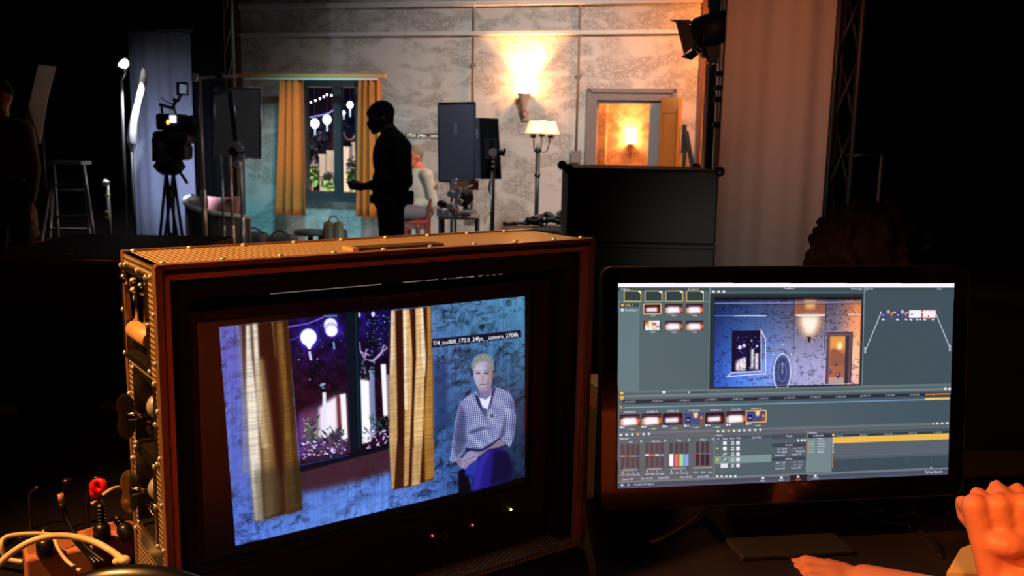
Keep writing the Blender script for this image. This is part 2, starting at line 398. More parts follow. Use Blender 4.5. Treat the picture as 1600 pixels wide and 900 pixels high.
# ---- the night garden outside the window
GD = -1.5
MB().box(wp(wx0 - 2.2, 0, -3.6), WU * 3.9, -WN * .05, Vector((0, 0, 3.6))).build('night_backdrop', mat('night_cloth', S(34, 24, 52), 0.9), None, label='dark violet night backdrop hanging behind the garden outside the window', cat='backdrop')
lan = mat('lantern_paper', (1, 1, 1, 1), 0.6, emit=(.75, .88, 1, 1), es=5)
tail = mat('lantern_tassel', S(200, 220, 240), 0.6, emit=(.55, .75, 1, 1), es=.8)
lm = ['paper lantern, leftmost and lowest of the two large ones in the left pane', 'paper lantern, higher of the two large ones in the left pane', 'small lantern beside the mullion in the right pane', 'highest lantern at the top of the right pane']
for (px, py, r, tl), lb in zip(((492, 193, .062, .1), (511, 187, .062, .1), (537, 176, .025, .07), (547, 164, .045, .12)), lm):
    c = on_off(px, py, GD)
    t = thing('paper_lantern', 'glowing white ' + lb, 'lantern', c, 'lanterns in the night garden')
    MB().ell(c, r, r, r * 1.12).build('lantern_shade', lan, t)
    MB().cyl(c - Vector((0, 0, r * 1.1)), c - Vector((0, 0, r * 1.1 + tl)), .012).build('tassel', tail, t)
    MB().cyl(c + Vector((0, 0, r * 1.1)), Vector((c.x, c.y, 6.45)), .003, n=6).build('hanging_cord', black, t)
m_ = [on_off(474, 186, GD), on_off(490, 182, GD), on_off(510, 178, GD), on_off(524, 170, GD)]
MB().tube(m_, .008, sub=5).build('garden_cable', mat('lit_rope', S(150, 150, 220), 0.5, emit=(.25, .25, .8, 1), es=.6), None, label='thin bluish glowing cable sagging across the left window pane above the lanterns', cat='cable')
t = thing('string_lights', 'string of tiny white bulbs rising across the top of the left pane', 'string lights', on_off(500, 160, GD))
pts = [on_off(472, 166, GD), on_off(485, 161, GD), on_off(500, 154, GD), on_off(512, 148, GD), on_off(520, 148, GD)]
MB().tube(pts, .005, sub=4).build('wire', black, t)
for px, py in ((478, 164), (486, 160), (493, 157), (500, 154), (506, 151), (511, 148), (518, 149)):
    MB().ell(on_off(px, py, GD), .013, .013, .013, 8, 6).build('bulb', lan, t)
# white posts, lit
post = mat('white_post', S(235, 225, 215), 0.7)
for px0, px1, pyt, off, lb in ((499, 508, 244, -1.9, 'white garden post, left of the pair in the left window pane'), (511, 523, 238, -1.7, 'white garden post against the mullion in the left window pane'),
                          (535, 545, 232, -1.8, 'white garden post beside the mullion in the right window pane'), (550, 556, 225, -1.6, 'narrow white garden post next to the right curtain')):
    a, zt_ = onwall(px0, pyt, off); b_, _ = onwall(px1, pyt, off)
    t = thing('garden_post', lb, 'post', wp((a + b_) / 2, 0, off), 'white posts in the night garden')
    MB().box(wp(a, 0, off), WU * (b_ - a), -WN * .1, Vector((0, 0, zt_))).build('shaft', post, t)
    MB().box(wp(a - .01, zt_, off + .01), WU * (b_ - a + .02), -WN * .12, Vector((0, 0, .03))).build('cap', post, t)
point('garden_lamp', tuple(on_off(510, 330, -1.15)), 110, (1, .78, .55), .03)
point('garden_lamp_2', tuple(on_off(545, 330, -1.15)), 70, (1, .86, .72), .03)
point('violet_garden_fill', tuple(on_off(500, 90, -1.3)), 30, (.5, .35, 1), .05)  # unseen fill added to make the night garden brighter and more violet
def leafy(name, label, cat, c, r, n, ml, ms, group=None, stemh=None, ls=.05, flowers=0, mf=None):
    t = thing(name, label, cat, (c[0], c[1], 0), group); c = Vector(c)
    m1 = MB()
    for _ in range(n):
        d = Vector((random.gauss(0, 1), random.gauss(0, 1), random.gauss(0, 1))).normalized(); p = c + Vector((d.x * r[0], d.y * r[1], d.z * r[2])) * random.uniform(.35, 1)
        a = Vector((random.uniform(-1, 1), random.uniform(-1, 1), random.uniform(-.6, 1))).normalized(); b2 = a.orthogonal().normalized() * ls * .28; a = a * ls
        m1.add([p, p + a * .5 + b2, p + a, p + a * .5 - b2, p + a * .5 + a.cross(b2).normalized() * .004], [(0, 1, 4), (1, 2, 4), (2, 3, 4), (3, 0, 4), (0, 3, 2, 1)])
    m1.build('foliage', ml, t)
    m2 = MB(); m2.tube([Vector((c.x, c.y, 0)), c - Vector((0.02, 0, r[2] * .5)), c + Vector((.02, 0, r[2] * .3))], .02, sub=3); m2.build('stem', ms, t)
    if flowers:
        m3 = MB()
        for _ in range(flowers):
            d = Vector((random.gauss(0, 1), random.gauss(0, 1), random.gauss(0, 1))).normalized(); p = c + Vector((d.x * r[0], d.y * r[1], abs(d.z) * r[2]))
            m3.ell(p, .02, .02, .015, 6, 4)
        m3.build('blossoms', mf, t)
    return t
leaf = mat('leaf', S(70, 110, 60), 0.6); leafd = mat('leaf_dark', S(45, 55, 75), 0.6); bark = mat('bark', S(40, 30, 25), 0.9); fl = mat('pink_petals', S(220, 190, 225), 0.6)
for px, py, off, r, n, mm, lb in ((489, 270, -1.35, (.09, .09, .22), 260, leaf, 'green leafy shrub in the lower left of the left window pane'),
                                  (515, 285, -1.3, (.12, .1, .14), 260, leaf, 'low flowering shrub at the foot of the left window pane'),
                                  (550, 272, -1.3, (.08, .08, .26), 260, leaf, 'green leafy shrub in front of the white posts in the right window pane')):
    leafy('garden_shrub', lb, 'shrub', on_off(px, py, off), r, n, mm, bark, 'shrubs in the night garden', flowers=26, mf=fl, ls=.07)
for px, py, off, r, n, lb in ((515, 215, -2.3, (.45, .3, .35), 900, 'dark tree crown behind the lanterns in the left window pane'), (560, 200, -2.9, (.3, .25, .55), 900, 'dark tree with pale leaf edges in the right window pane')):
    leafy('garden_tree', lb, 'tree', on_off(px, py, off), r, n, leafd, bark, 'trees in the night garden', ls=.09)
t = thing('bare_tree', 'pale bare branch curving above the posts in the right window pane', 'tree', on_off(536, 208, -1.5)*1)
MB().tube([Vector((on_off(533, 208, -1.5).x, on_off(533, 208, -1.5).y, 0)), on_off(534, 240, -1.5), on_off(536, 208, -1.5), on_off(541, 216, -1.5), on_off(549, 218, -1.5), on_off(556, 210, -1.5)], .012, sub=4).build('branch', mat('pale_bark', S(190, 150, 150), 0.8), t)

# ---- curtains hanging from a timber batten in front of the window
CO = .45
gold = None
def cloth_mat(name, base, dark):
    m, nt, b = node_mat(name)
    tc = N(nt, 'ShaderNodeTexCoord'); mp = N(nt, 'ShaderNodeMapping'); mp.inputs['Scale'].default_value = (10, 10, 160)
    nt.links.new(tc.outputs['Object'], mp.inputs[0]); n = N(nt, 'ShaderNodeTexNoise'); n.inputs['Scale'].default_value = 1.5; n.inputs['Detail'].default_value = 3
    nt.links.new(mp.outputs[0], n.inputs['Vector']); mx = N(nt, 'ShaderNodeMix', data_type='RGBA'); nt.links.new(n.outputs['Fac'], mx.inputs[0])
    mx.inputs[6].default_value = dark; mx.inputs[7].default_value = base; nt.links.new(mx.outputs[2], b.inputs['Base Color']); b.inputs['Roughness'].default_value = .8
    return m
gold = cloth_mat('gold_cloth', S(226, 118, 36), S(150, 68, 16))
def curtain(label, top, bot, zt_, zb, seed, folds):
    rnd = random.Random(seed); n = 90; rows = 14
    ph = [rnd.uniform(0, 6.28) for _ in range(3)]
    F, Bk = [], []
    for j in range(rows + 1):
        v = j / rows; a0 = top[0] + (bot[0] - top[0]) * v; a1 = top[1] + (bot[1] - top[1]) * v; rf, rb = [], []
        for i in range(n + 1):
            s = i / n; w = math.sin(s * folds * 2 * PI + ph[0] + .5 * math.sin(s * 7 + ph[1])) * (.052 + .018 * v) + math.sin(s * folds * 4.3 * PI + ph[2]) * .016
            u = a0 + (a1 - a0) * s; z = zt_ + (zb - zt_) * v + .006 * math.sin(s * 19 + ph[0]) * v
            rf.append(wp(u, z, CO + w)); rb.append(wp(u, z, CO + w - .008))
        F.append(rf); Bk.append(rb)
    rings = [rf + list(reversed(rb)) for rf, rb in zip(F, Bk)]
    t = thing('curtain', label, 'curtain', wp((top[0] + top[1]) / 2, zb, CO), 'gold curtains at the set window')
    m_ = MB(); m_.loft(rings, True, True, True); m_.build('curtain_cloth', gold, t)
    m2 = MB()
    for k in range(7):
        u = top[0] + (top[1] - top[0]) * (k + .5) / 7; m2.cyl(wp(u, zt_ - .01, CO), wp(u, zt_ + .05, CO), .012, n=8)
    m2.build('gathered_heading', gold, t)
def cz(px, py): return onwall(px, py, CO)
curtain('gold curtain hanging left of the set window, hem above the teal wall', (cz(441, 127)[0], cz(475, 127)[0]), (cz(435, 330)[0], cz(479, 330)[0]), cz(458, 126)[1], cz(458, 336)[1], 3, 3)
curtain('gold curtain hanging right of the set window, behind the standing silhouette', (cz(558, 127)[0], cz(594, 127)[0]), (cz(554, 330)[0], cz(598, 330)[0]), cz(575, 125)[1], cz(575, 339)[1], 5, 4)
z = cz(480, 119)[1]
t = thing('curtain_batten', 'long pale timber batten holding the gold curtains above the window', 'batten', wp(cz(370, 119)[0], z, CO))
MB().box(wp(cz(370, 119)[0], z - .018, CO - .02), WU * (cz(603, 119)[0] - cz(370, 119)[0]), WN * .06, Vector((0, 0, .045))).build('batten_bar', mat('pine', S(220, 146, 80), 0.6), t)
MB().box(wp(cz(384, 123)[0], z - .045, CO + .015), WU * (cz(592, 123)[0] - cz(384, 123)[0]), WN * .02, Vector((0, 0, .022))).build('curtain_track', mat('white_track', S(220, 214, 200), 0.5), t, label='thin white curtain track')

# ---- projected slate caption on the wall, its light put into glowing letters
def glyph_mesh(st):
    cu = bpy.data.curves.new('t', 'FONT'); cu.body = st; cu.resolution_u = 2; ob = bpy.data.objects.new('t', cu); COL.objects.link(ob)
    dg = bpy.context.evaluated_depsgraph_get(); ev = ob.evaluated_get(dg); me = ev.to_mesh(); me.calc_loop_triangles()
    T = [[(me.vertices[i].co.x, me.vertices[i].co.y) for i in lt.vertices] for lt in me.loop_triangles]
    ev.to_mesh_clear(); bpy.data.objects.remove(ob); bpy.data.curves.remove(cu); return T, max(p[0] for t_ in T for p in t_)
u0, u1 = onwall(603, 212)[0], onwall(712, 212)[0]; z0, z1 = onwall(660, 216.5)[1], onwall(660, 208.5)[1]
t = thing('projected_caption', 'projected caption on the wall left of the grey board, as glowing letters on a dark strip', 'sign', wp(u0, z0))
MB().box(wp(u0, z0, .0), WU * (u1 - u0), WN * .004, Vector((0, 0, z1 - z0))).build('strip_base', mat('caption_dark', S(70, 64, 50), .7), t)
T, tw = glyph_mesh('T/4_iso800_172.0_24fps__camera_2700k'); k = (u1 - u0 - .02) / tw; hh = (z1 - z0) * .62 / .72; m_ = MB()
for tr_ in T: m_.prism([wp(u0 + .01 + p[0] * k, z0 + (z1 - z0) * .30 + p[1] * hh, .0045) for p in tr_], WN * .001)
m_.build('lettering', mat('caption_glow', S(255, 250, 225), .6, emit=(1, .92, .7, 1), es=.55), t)
# ================================================================== things standing on the studio floor
Z = Vector((0, 0, 1))
def seg(mb, pts, r, n=10): 
    for a, b_ in zip(pts[:-1], pts[1:]): mb.cyl(a, b_, r, n=n)
    return mb
def tripod_legs(root, foot, h, spread, r, m, yaw=0.3, name='leg'):
    for k in range(3):
        a = yaw + k * 2 * PI / 3
        e = Vector((foot.x + math.cos(a) * spread, foot.y + math.sin(a) * spread, .015))
        MB().tube([Vector((foot.x, foot.y, h)), Vector((foot.x, foot.y, h)) * .35 + e * .65 + Vector((0, 0, .03)), e], r, sub=3).build(name, m, root)

# ---- floor lamp with three small shades
D = 10.2
base = P(838, 340, D); base.z = 0; top = P(839, 236, D)
t = thing('floor_lamp', 'tall floor lamp with three glowing cream shades beside the grey panels', 'floor lamp', base)
MB().lathe(base, [(.16, 0), (.16, .02), (.05, .04), (.025, .07)]).build('base', dsteel, t)
MB().cyl((base.x, base.y, .05), (base.x, base.y, top.z), .024).cyl((base.x - .001, base.y, 1.0), (base.x, base.y, 1.03), .034).build('pole', dsteel, t)
MB().lathe((base.x, base.y, top.z - .02), [(.024, 0), (.04, .02), (.02, .06), (.012, .1)]).build('finial', dsteel, t)
shm = mat('lit_shade', S(250, 225, 180), 0.7, emit=(1, .40, .11, 1), es=.75, var=.05)
for px, py, dd in ((833.5, 208, -.08), (847, 207, .10), (860.5, 209, -.02)):
    c = P(px, py, D + dd)
    arm = MB().tube([Vector((base.x, base.y, top.z)), Vector((base.x, base.y, top.z)) * .3 + c * .7 + Vector((0, 0, -.13)), c + Vector((0, 0, -.02))], .007, sub=5).build('arm', dsteel, t)
    MB().lathe(c - Z * .02, [(.03, -.03), (.035, 0), (.012, .04)]).build('socket', black, arm)
    MB().lathe(c, [(.098, 0), (.092, .015), (.048, .125), (.045, .13), (.043, .125), (.088, .012)], cap=False).build('shade', shm, arm)
    MB().ell(c + Z * .06, .028, .028, .035).build('bulb', MATS['bulb_glow'], arm)
    point('floor_lamp_glow', tuple(c + Z * .13), .9, (1, .5, .2), .03)

# ---- C-stand helper
def stand(name, label, px, y, ztop, rp=.0125, m=steel, group=None, cat='stand', spread=.42, yaw=.3):
    f = P(px[0], px[1], y); tp = Vector((f.x, f.y, ztop)); f = Vector((f.x, f.y, 0))
    t = thing(name, label, cat, f, group)
    MB().cyl(f + Z * .12, tp, rp).build('pole', m, t)
    MB().cyl(f + Z * .12, f + Z * (ztop * .5), rp * 1.6).build('lower_column', m, t)
    tripod_legs(t, f, .32, spread, .011, m, yaw)
    return t, f, tp
def knuckle(parent, p, m=chrome, s=1.0, ax=(0, 1, 0)):
    a = Vector(ax).normalized()
    k = MB().cyl(p - a * .03 * s, p + a * .03 * s, .034 * s).build('grip_head', m, parent)
    q = MB().cyl(p + a * .03 * s, p + a * .065 * s, .012 * s).ell(p + a * .075 * s, .034 * s, .012 * s, .018 * s).build('locking_knob', m, k)
    return k

# grey flag (big, left of pair)
def slab(mb, cs, d, th):        # four photo corners at distance d -> panel with thickness
    q = [P(x, y, d) for x, y in cs]; return mb.prism(q, (0, th, 0))
D = 8.6
q = P(713, 285, D)
t = thing('grey_board', 'large flat grey panel hanging in front of the wallpapered wall', 'panel', Vector((q.x, q.y, 0)))
slab(MB(), ((685, 161.5), (742.5, 160), (741.5, 287), (686, 283)), D, .03).build('panel_sheet', mat('grey_panel', S(118, 124, 140), 0.7, var=.06), t)
m_ = MB()
for a, b_ in (((685, 161.5), (742.5, 160)), ((742.5, 160), (741.5, 287)), ((741.5, 287), (686, 283)), ((686, 283), (685, 161.5))):
    m_.cyl(P(a[0], a[1], D - .005), P(b_[0], b_[1], D - .005), .008, n=8)
m_.build('rim', mat('grey_rim', S(60, 64, 74), 0.5), t)
slab(MB(), ((709.5, 193), (714, 193), (714, 210), (709.5, 210)), D - .004, .004).build('label_patch', mat('pale_patch', S(165, 170, 182), 0.6), t)
c = P(712, 283, D + .05)
MB().cyl((c.x, c.y, .1), c, .012).build('stand_pole', steel, t)
tripod_legs(t, Vector((c.x, c.y, 0)), .3, .12, .011, dsteel)
# LED panel, black back with lit little screen, on a stand
D = 7.9
q = P(765, 280, D)
t = thing('led_light', 'black studio light panel seen from behind, on a stand with a yellow cable tail', 'studio light', Vector((q.x, q.y, 0)))
slab(MB(), ((749, 184), (778.5, 185), (783.5, 280), (751, 280)), D, .09).build('housing', black, t)
slab(MB(), ((739.5, 184), (749, 184), (751, 280), (741.5, 279)), D - .01, .07).build('side_reflector', mat('grey_panel', S(118, 124, 140)), t)
slab(MB(), ((743.5, 193), (747, 193), (747, 201), (743.5, 201)), D - .014, .003).build('sticker', mat('olive_sticker', S(130, 140, 60), .6), t)
slab(MB(), ((743.5, 202), (747, 202), (747.3, 216), (743.8, 216)), D - .014, .003).build('sticker', mat('white_sticker', S(200, 205, 210), .6), t)
slab(MB(), ((756, 216), (776.5, 216), (777, 249), (757, 249)), D - .012, .012).build('control_plate', mat('grey_plate', S(62, 66, 68), .4), t)
slab(MB(), ((765, 219), (772, 219), (772, 245), (765, 245)), D - .018, .006).build('display_window', black, t)
tp = P(771, 236, D - .12); f = Vector((tp.x, tp.y, 0))
MB().cyl(f + Z * .1, tp, .017).build('stand_pole', dsteel, t)
MB().cyl(f + Z * .1 + Vector((-.02, -.01, 0)), P(768.5, 262, D - .13), .007).build('chrome_riser', chrome, t)
tripod_legs(t, f, .3, .4, .012, dsteel)
k = knuckle(t, P(770, 238, D - .15)); 
MB().cyl(P(774, 236, D - .15), P(786, 240, D - .15), .022).cyl(P(786, 244, D - .15), P(789, 232, D - .15), .012).build('swivel_clamp', black, k)
for i in range(3): MB().ell(P(770, 246 + i * 7, D - .16), .014, .014, .012).build('chrome_collar', chrome, t)
MB().tube([P(766, 281, D - .02), P(764, 295, D - .03), P(767, 303, D - .05), P(768.5, 306, D - .05)], .008, sub=4).build('cable', black, t)
MB().cyl(P(768.3, 303, D - .055), P(769, 312, D - .055), .011).build('yellow_plug', mat('yellow_tape', S(215, 200, 40), .5), t)
MB().tube([P(769, 330, D - .1), P(762, 336, D - .3), P(757, 350, D - .5)], .005, sub=4).build('yellow_cord', MATS['yellow_tape'], t)

# ---- C-stand with three chrome heads and cardboard at the side table
D = 8.0
t, f, tp = stand('grip_stand', 'short chrome stand with shiny clamp heads beside the small grey table', (706, 300), D, P(712, 280, D).z, yaw=.9)
for px, py in ((704, 303), (716, 298), (713, 306), (717, 315), (704, 323)): knuckle(t, P(px, py, D - .03), s=.8, ax=(.2, 1, 0))
MB().cyl(P(703, 305, D), P(740, 289, D), .006).build('arm', steel, t)
MB().cyl(P(712, 282, D - .02), P(712, 295, D - .02), .009).ell(P(712, 281, D - .02), .02, .02, .012).build('spigot', chrome, t)
q = [P(702, 285, D + .1), P(748, 281, D + .1), P(748, 297, D + .1), P(703, 298, D + .1)]
t = thing('cardboard_sheet', 'tan cardboard sheet clamped below the grey panel', 'cardboard', q[3])
MB().prism(q, (0, .006, 0)).build('sheet', mat('cardboard', S(196, 128, 84), .8), t)
MB().ell(P(743.5, 287, D + .08), .022, .015, .022).build('red_clip', mat('red_plastic', S(200, 60, 40), .5), t)
# small table with things
D = 9.0
zt_ = P(715, 337, D).z; a, b_ = P(687, 337, D), P(749, 337, D)
t = thing('side_table', 'small dark metal side table crowded with gear below the grey panel', 'table', Vector(((a.x + b_.x) / 2, D, 0)))
MB().box((a.x, D - .22, zt_ - .02), (b_.x - a.x, 0, 0), (0, .44, 0), (0, 0, .02)).build('tabletop', mat('table_grey', S(120, 120, 124), .4, .5), t)
for x in (a.x + .02, b_.x - .02):
    for y in (D - .2, D + .2): MB().cyl((x, y, .0), (x, y, zt_ - .02), .016).build('leg', dsteel, t)
MB().box((a.x + .03, D - .2, .14), (b_.x - a.x - .06, 0, 0), (0, .4, 0), (0, 0, .012)).build('lower_shelf', dsteel, t)
def ontab(px, d, up=0): p = P(px, 337, D + d); return Vector((p.x, D + d, zt_ + up))
c = ontab(692, -.1)
MB().lathe(c, [(.055, 0), (.06, .01), (.06, .07), (.055, .075)]).build('tape_roll', chrome, None, label='shiny silver tape roll at the left end of the small grey table', cat='tape roll')
c = ontab(725, -.1)
t = thing('folded_rag', 'crumpled white cloth on the small grey table', 'cloth', c)
m_ = MB()
for k in range(7): m_.ell(c + Vector((random.uniform(-.06, .06), random.uniform(-.03, .03), .025 + random.uniform(0, .02))), .05, .035, .025, 10, 6)
blob('cloth', m_, .008, mat('white_rag', S(200, 200, 205), .8), t)
c = ontab(712, -.12)
t = thing('orange_cup', 'small orange cup on the side table beside the white cloth', 'cup', c)
MB().lathe(c, [(.022, 0), (.03, .02), (.034, .08), (.03, .08), (.02, .01)]).build('cup_body', mat('orange_plastic', S(190, 90, 50), .4), t)
c = ontab(728, .05)
t = thing('clamp_light', 'black round spotlight head standing on the side table', 'spotlight', c)
MB().lathe(c + Vector((-.05, 0, .16)), [(.03, -.04), (.085, 0), (.095, .05), (.09, .09), (.03, .12)], axis=(.5, .75, .35)).build('lamp_head', black, t)
MB().cyl(c, c + Z * .1, .05, .02).build('foot', black, t)
c = ontab(697, .06)
m_ = MB()
for k in range(9): m_.ell(c + Vector((random.uniform(-.08, .08), random.uniform(-.05, .05), .05 + random.uniform(0, .07))), .05, .04, .04, 10, 6)
t = thing('cable_bundle', 'dark tangle of cable at the left end of the side table', 'cable', c); blob('coil', m_, .012, mat('black_rubber', S(16, 16, 17), .5), t)

# ---- coiled black cables on a low dark crate
D = 9.4
a, b_ = P(786, 352, D), P(880, 352, D); zt_ = a.z
t = thing('low_crate', 'low dark crate under the coiled cables behind the flight case', 'crate', Vector(((a.x + b_.x) / 2, D, 0)))
MB().cbox(((a.x + b_.x) / 2, D, zt_ / 2 + .01), b_.x - a.x, .5, max(zt_, .1) - .02, 0, .02).build('crate_body', mat('crate_dark', S(48, 46, 44), .6), t)
MB().cbox(((a.x + b_.x) / 2, D - .255, zt_ * .6), .16, .014, .05, 0, .004).build('handle', dsteel, t)
def coil(label, c, R, turns, r, squash=.45, seed=1, fl_=0):
    rnd = random.Random(seed); pts = []
    for i in range(turns * 9):
        a = i / 9 * 2 * PI * .93 + rnd.uniform(-.2, .2); q = rnd.uniform(.55, 1); hz = turns * r * .95 * (1 - .55 * q * q) ; pts.append(c + Vector((math.cos(a) * R * q, math.sin(a) * R * squash * q, r + max(0, hz * rnd.uniform(.1, 1.25)))))
    t = thing('cable_coil', label, 'cable', c, None)
    MB().tube(pts, r, n=7, sub=4).build('coil', MATS['black_rubber'], t)
    for k in range(fl_): MB().ell(pts[rnd.randrange(len(pts))] + Vector((0, -r, 0)), r * .7, r * .7, r * .9, 8, 6).build('metal_plug', chrome, t)
z0 = zt_ 
p = P(862, 352, D - .02); coil('big heap of coiled black cable with shiny plugs, on the low crate', Vector((p.x, D - .03, z0)), .17, 6, .022, .5, 2, 5)
p = P(838, 352, D - .02); coil('smaller coiled black cable left of the big heap on the low crate', Vector((p.x, D - .06, z0)), .11, 5, .018, .5, 3, 3)
p = P(799, 352, D - .02); coil('flat coil of thin black cable at the left end of the low crate', Vector((p.x + .05, D - .05, z0)), .14, 2, .015, .5, 4, 0)

# ---- seated man (back of the set)
KS = 1452 / 11.15
def q3(px, py, d): return P(px, py, d)
D = 11.1
ch = thing('dining_chair', 'reddish wooden chair with a red seat under the seated man', 'chair', Vector((P(655, 343, D).x, D, 0)))
wood = mat('red_wood', S(98, 40, 22), .45); zs = P(652, 345, D).z
sx0, sx1 = P(632, 345, D).x, P(670, 345, D).x
MB().cbox(((sx0 + sx1) / 2, D, zs), sx1 - sx0, .38, .05, 0, .015).build('seat', mat('red_seat', S(140, 24, 22), .6), ch)
for x, y in ((sx0 + .03, D - .16), (sx0 + .03, D + .16), (sx1 - .12, D - .16)):
    MB().tube([(x, y, 0), (x + .01, y, zs * .5), (x, y, zs - .02)], lambda s: .018 + .014 * s, sub=3).build('leg', wood, ch)
for y in (D - .16, D + .16):
    tb = P(680, 290, D); MB().tube([(sx1, y, 0), (sx1 - .01, y, zs), (tb.x, y, tb.z)], .021, sub=4).build('back_post', wood, ch)
tb = P(678, 296, D); MB().cbox((tb.x, D, tb.z), .03, .34, .12, 0, .01).build('top_rail', wood, ch)
MB().cbox((sx1 - .0, D, zs + .22), .02, .3, .05, 0, .006).build('lower_rail', wood, ch)
MB().cbox(((sx0 + sx1) / 2, D - .17, zs - .055), sx1 - sx0 - .06, .02, .06).build('apron', wood, ch)
sk = mat('skin', S(190, 96, 62), .55, bump=.02); 
per = thing('person', 'person with short fair hair in a pale shirt sitting on the red chair', 'person', Vector((P(655, 343, D).x, D, 0)))
H = P(648, 245, D); NK = P(655, 262, D); SH = P(662, 276, D); HP = P(656, 331, D)
fw_ = Vector((-.80, -.60, 0)); sd = Vector((.60, -.80, 0))      # facing left and towards us; sd = his left side
m_ = MB()
m_.ell(H + Z * .02, .092, .078, .112, rot=Matrix.Rotation(math.atan2(fw_.y, fw_.x), 3, 'Z')).ell(H + fw_ * .03 - Z * .05, .06, .06, .075)
m_.ell(H + fw_ * .105 - Z * .02, .018, .018, .028).ell(H + sd * .08 - Z * .01, .015, .015, .03, rot=Matrix.Rotation(.3, 3, 'Z')).ell(H - sd * .08 - Z * .01, .015, .015, .03)
m_.capsule(H - Z * .05 - fw_ * .02, NK - Z * .04, .055, .06)
body_c = (HP + NK) / 2
m_.ell(HP + Z * .06, .16, .14, .13).ell(body_c + Z * .04, .15, .13, .27)
hands = P(645, 312, D) + fw_ * .12
for s in (1, -1):
    sh = NK - Z * .085 + sd * .185 * s; el = P(668, 318, D) + sd * (.15 if s > 0 else -.42) - Z * .0
    if s < 0: el = sh + Vector((0, 0, -.27)) + fw_ * .05
    m_.capsule(NK - Z * .07, sh, .06, .062); m_.capsule(sh, el, .055, .042); m_.capsule(el, hands + sd * .03 * s, .042, .028)
    pc = hands + sd * .025 * s; m_.ell(pc + fw_ * .03, .045, .035, .022)
    for k in range(4): m_.capsule(pc + fw_ * .05 + Z * (-.02 + .014 * k), pc + fw_ * .10 - sd * .05 * s + Z * (-.03 + .014 * k), .009, .007, 8)
    m_.capsule(pc + Z * .02, pc + fw_ * .05 + Z * .035, .010, .008, 8)
    hp = HP + sd * .09 * s; kn = hp + fw_ * .44 + Z * (.02 if s > 0 else .08) - sd * (.0 if s > 0 else -.08)
    ft = Vector((kn.x, kn.y, .08)) + fw_ * .02
    m_.capsule(hp, kn, .085, .06); m_.capsule(kn, ft, .056, .04); m_.capsule(ft - Z * .03, ft + fw_ * .15 - Z * .04, .042, .032)
blob('body', m_, .011, sk, per)
sb = MB(); sb.ell(HP + Z * .09, .175, .155, .12).ell(body_c + Z * .035, .168, .145, .262)
for s in (1, -1):
    sh = NK - Z * .085 + sd * .185 * s; el = P(668, 318, D) + sd * .15 if s > 0 else sh + Vector((0, 0, -.27)) + fw_ * .05
    sb.capsule(NK - Z * .08, sh, .07, .075); sb.capsule(sh, el, .068, .054); sb.capsule(el, el + (hands - el) * .55, .054, .042)
blob('shirt', sb, .012, mat('pale_shirt', S(176, 162, 148), .8, bump=.2, bs=30), per, 3)
MB().tube([NK + sd * .06 * math.cos(a) * 1.1 + fw_ * .06 * math.sin(a) + Z * (-.015 - .02 * math.sin(a)) for a in [k * PI / 6 for k in range(13)]], .014).build('collar', MATS['pale_shirt'], per)
tr = MB()
tr.ell(HP + Z * .0, .17, .15, .11)
for s in (1, -1):
    hp = HP + sd * .09 * s; kn = hp + fw_ * .44 + Z * (.02 if s > 0 else .08) - sd * (.0 if s > 0 else -.08); ft = Vector((kn.x, kn.y, .1)) + fw_ * .02
    tr.capsule(hp, kn, .098, .07); tr.capsule(kn, ft, .066, .052)
blob('trousers', tr, .012, mat('grey_trousers', S(86, 80, 86), .8), per, 3)
hb = MB(); hb.ell(H + Z * .045 - fw_ * .018, .10, .086, .10, rot=Matrix.Rotation(math.atan2(fw_.y, fw_.x), 3, 'Z')).ell(H - fw_ * .05 - Z * .02, .05, .07, .07)
blob('hair', hb, .008, mat('fair_hair', S(120, 104, 84), .8, bump=.5, bs=80), per, 2)
for s in (1, -1): MB().ell(H + fw_ * .088 + sd * .03 * s + Z * .005, .010, .010, .007, 8, 6).build('eye', black, per)

# ---- standing man in black, in profile to the left, head bowed, holding a phone
D = 7.5
def g(px, py, dy=0): return P(px, py, D + dy)
gr = g(610, 300); per = thing('person', 'person in black standing in profile as a silhouette, head bowed over a held phone', 'person', Vector((gr.x, gr.y, 0)))
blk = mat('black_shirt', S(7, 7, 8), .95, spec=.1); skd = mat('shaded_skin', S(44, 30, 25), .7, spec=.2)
m_ = MB()
rot = Matrix.Rotation(math.radians(-24), 3, 'Y')
m_.ell(g(594, 180), .098, .078, .108, rot=rot).ell(g(589, 192), .052, .052, .075, rot=rot)
m_.capsule(g(577.5, 189), g(574.5, 194), .012, .014, 8)          # nose
m_.ell(g(579, 200), .02, .025, .014).ell(g(586, 205), .035, .035, .026, rot=rot)
m_.ell(g(599, 187, -.078), .018, .012, .032).ell(g(599, 187, .078), .018, .012, .032)
m_.capsule(g(601, 190), g(612, 214), .062, .066)
m_.ell(g(613, 247), .145, .175, .225).ell(g(612, 285), .14, .165, .17).ell(g(610, 310), .135, .17, .12).ell(g(619, 229), .115, .20, .075)
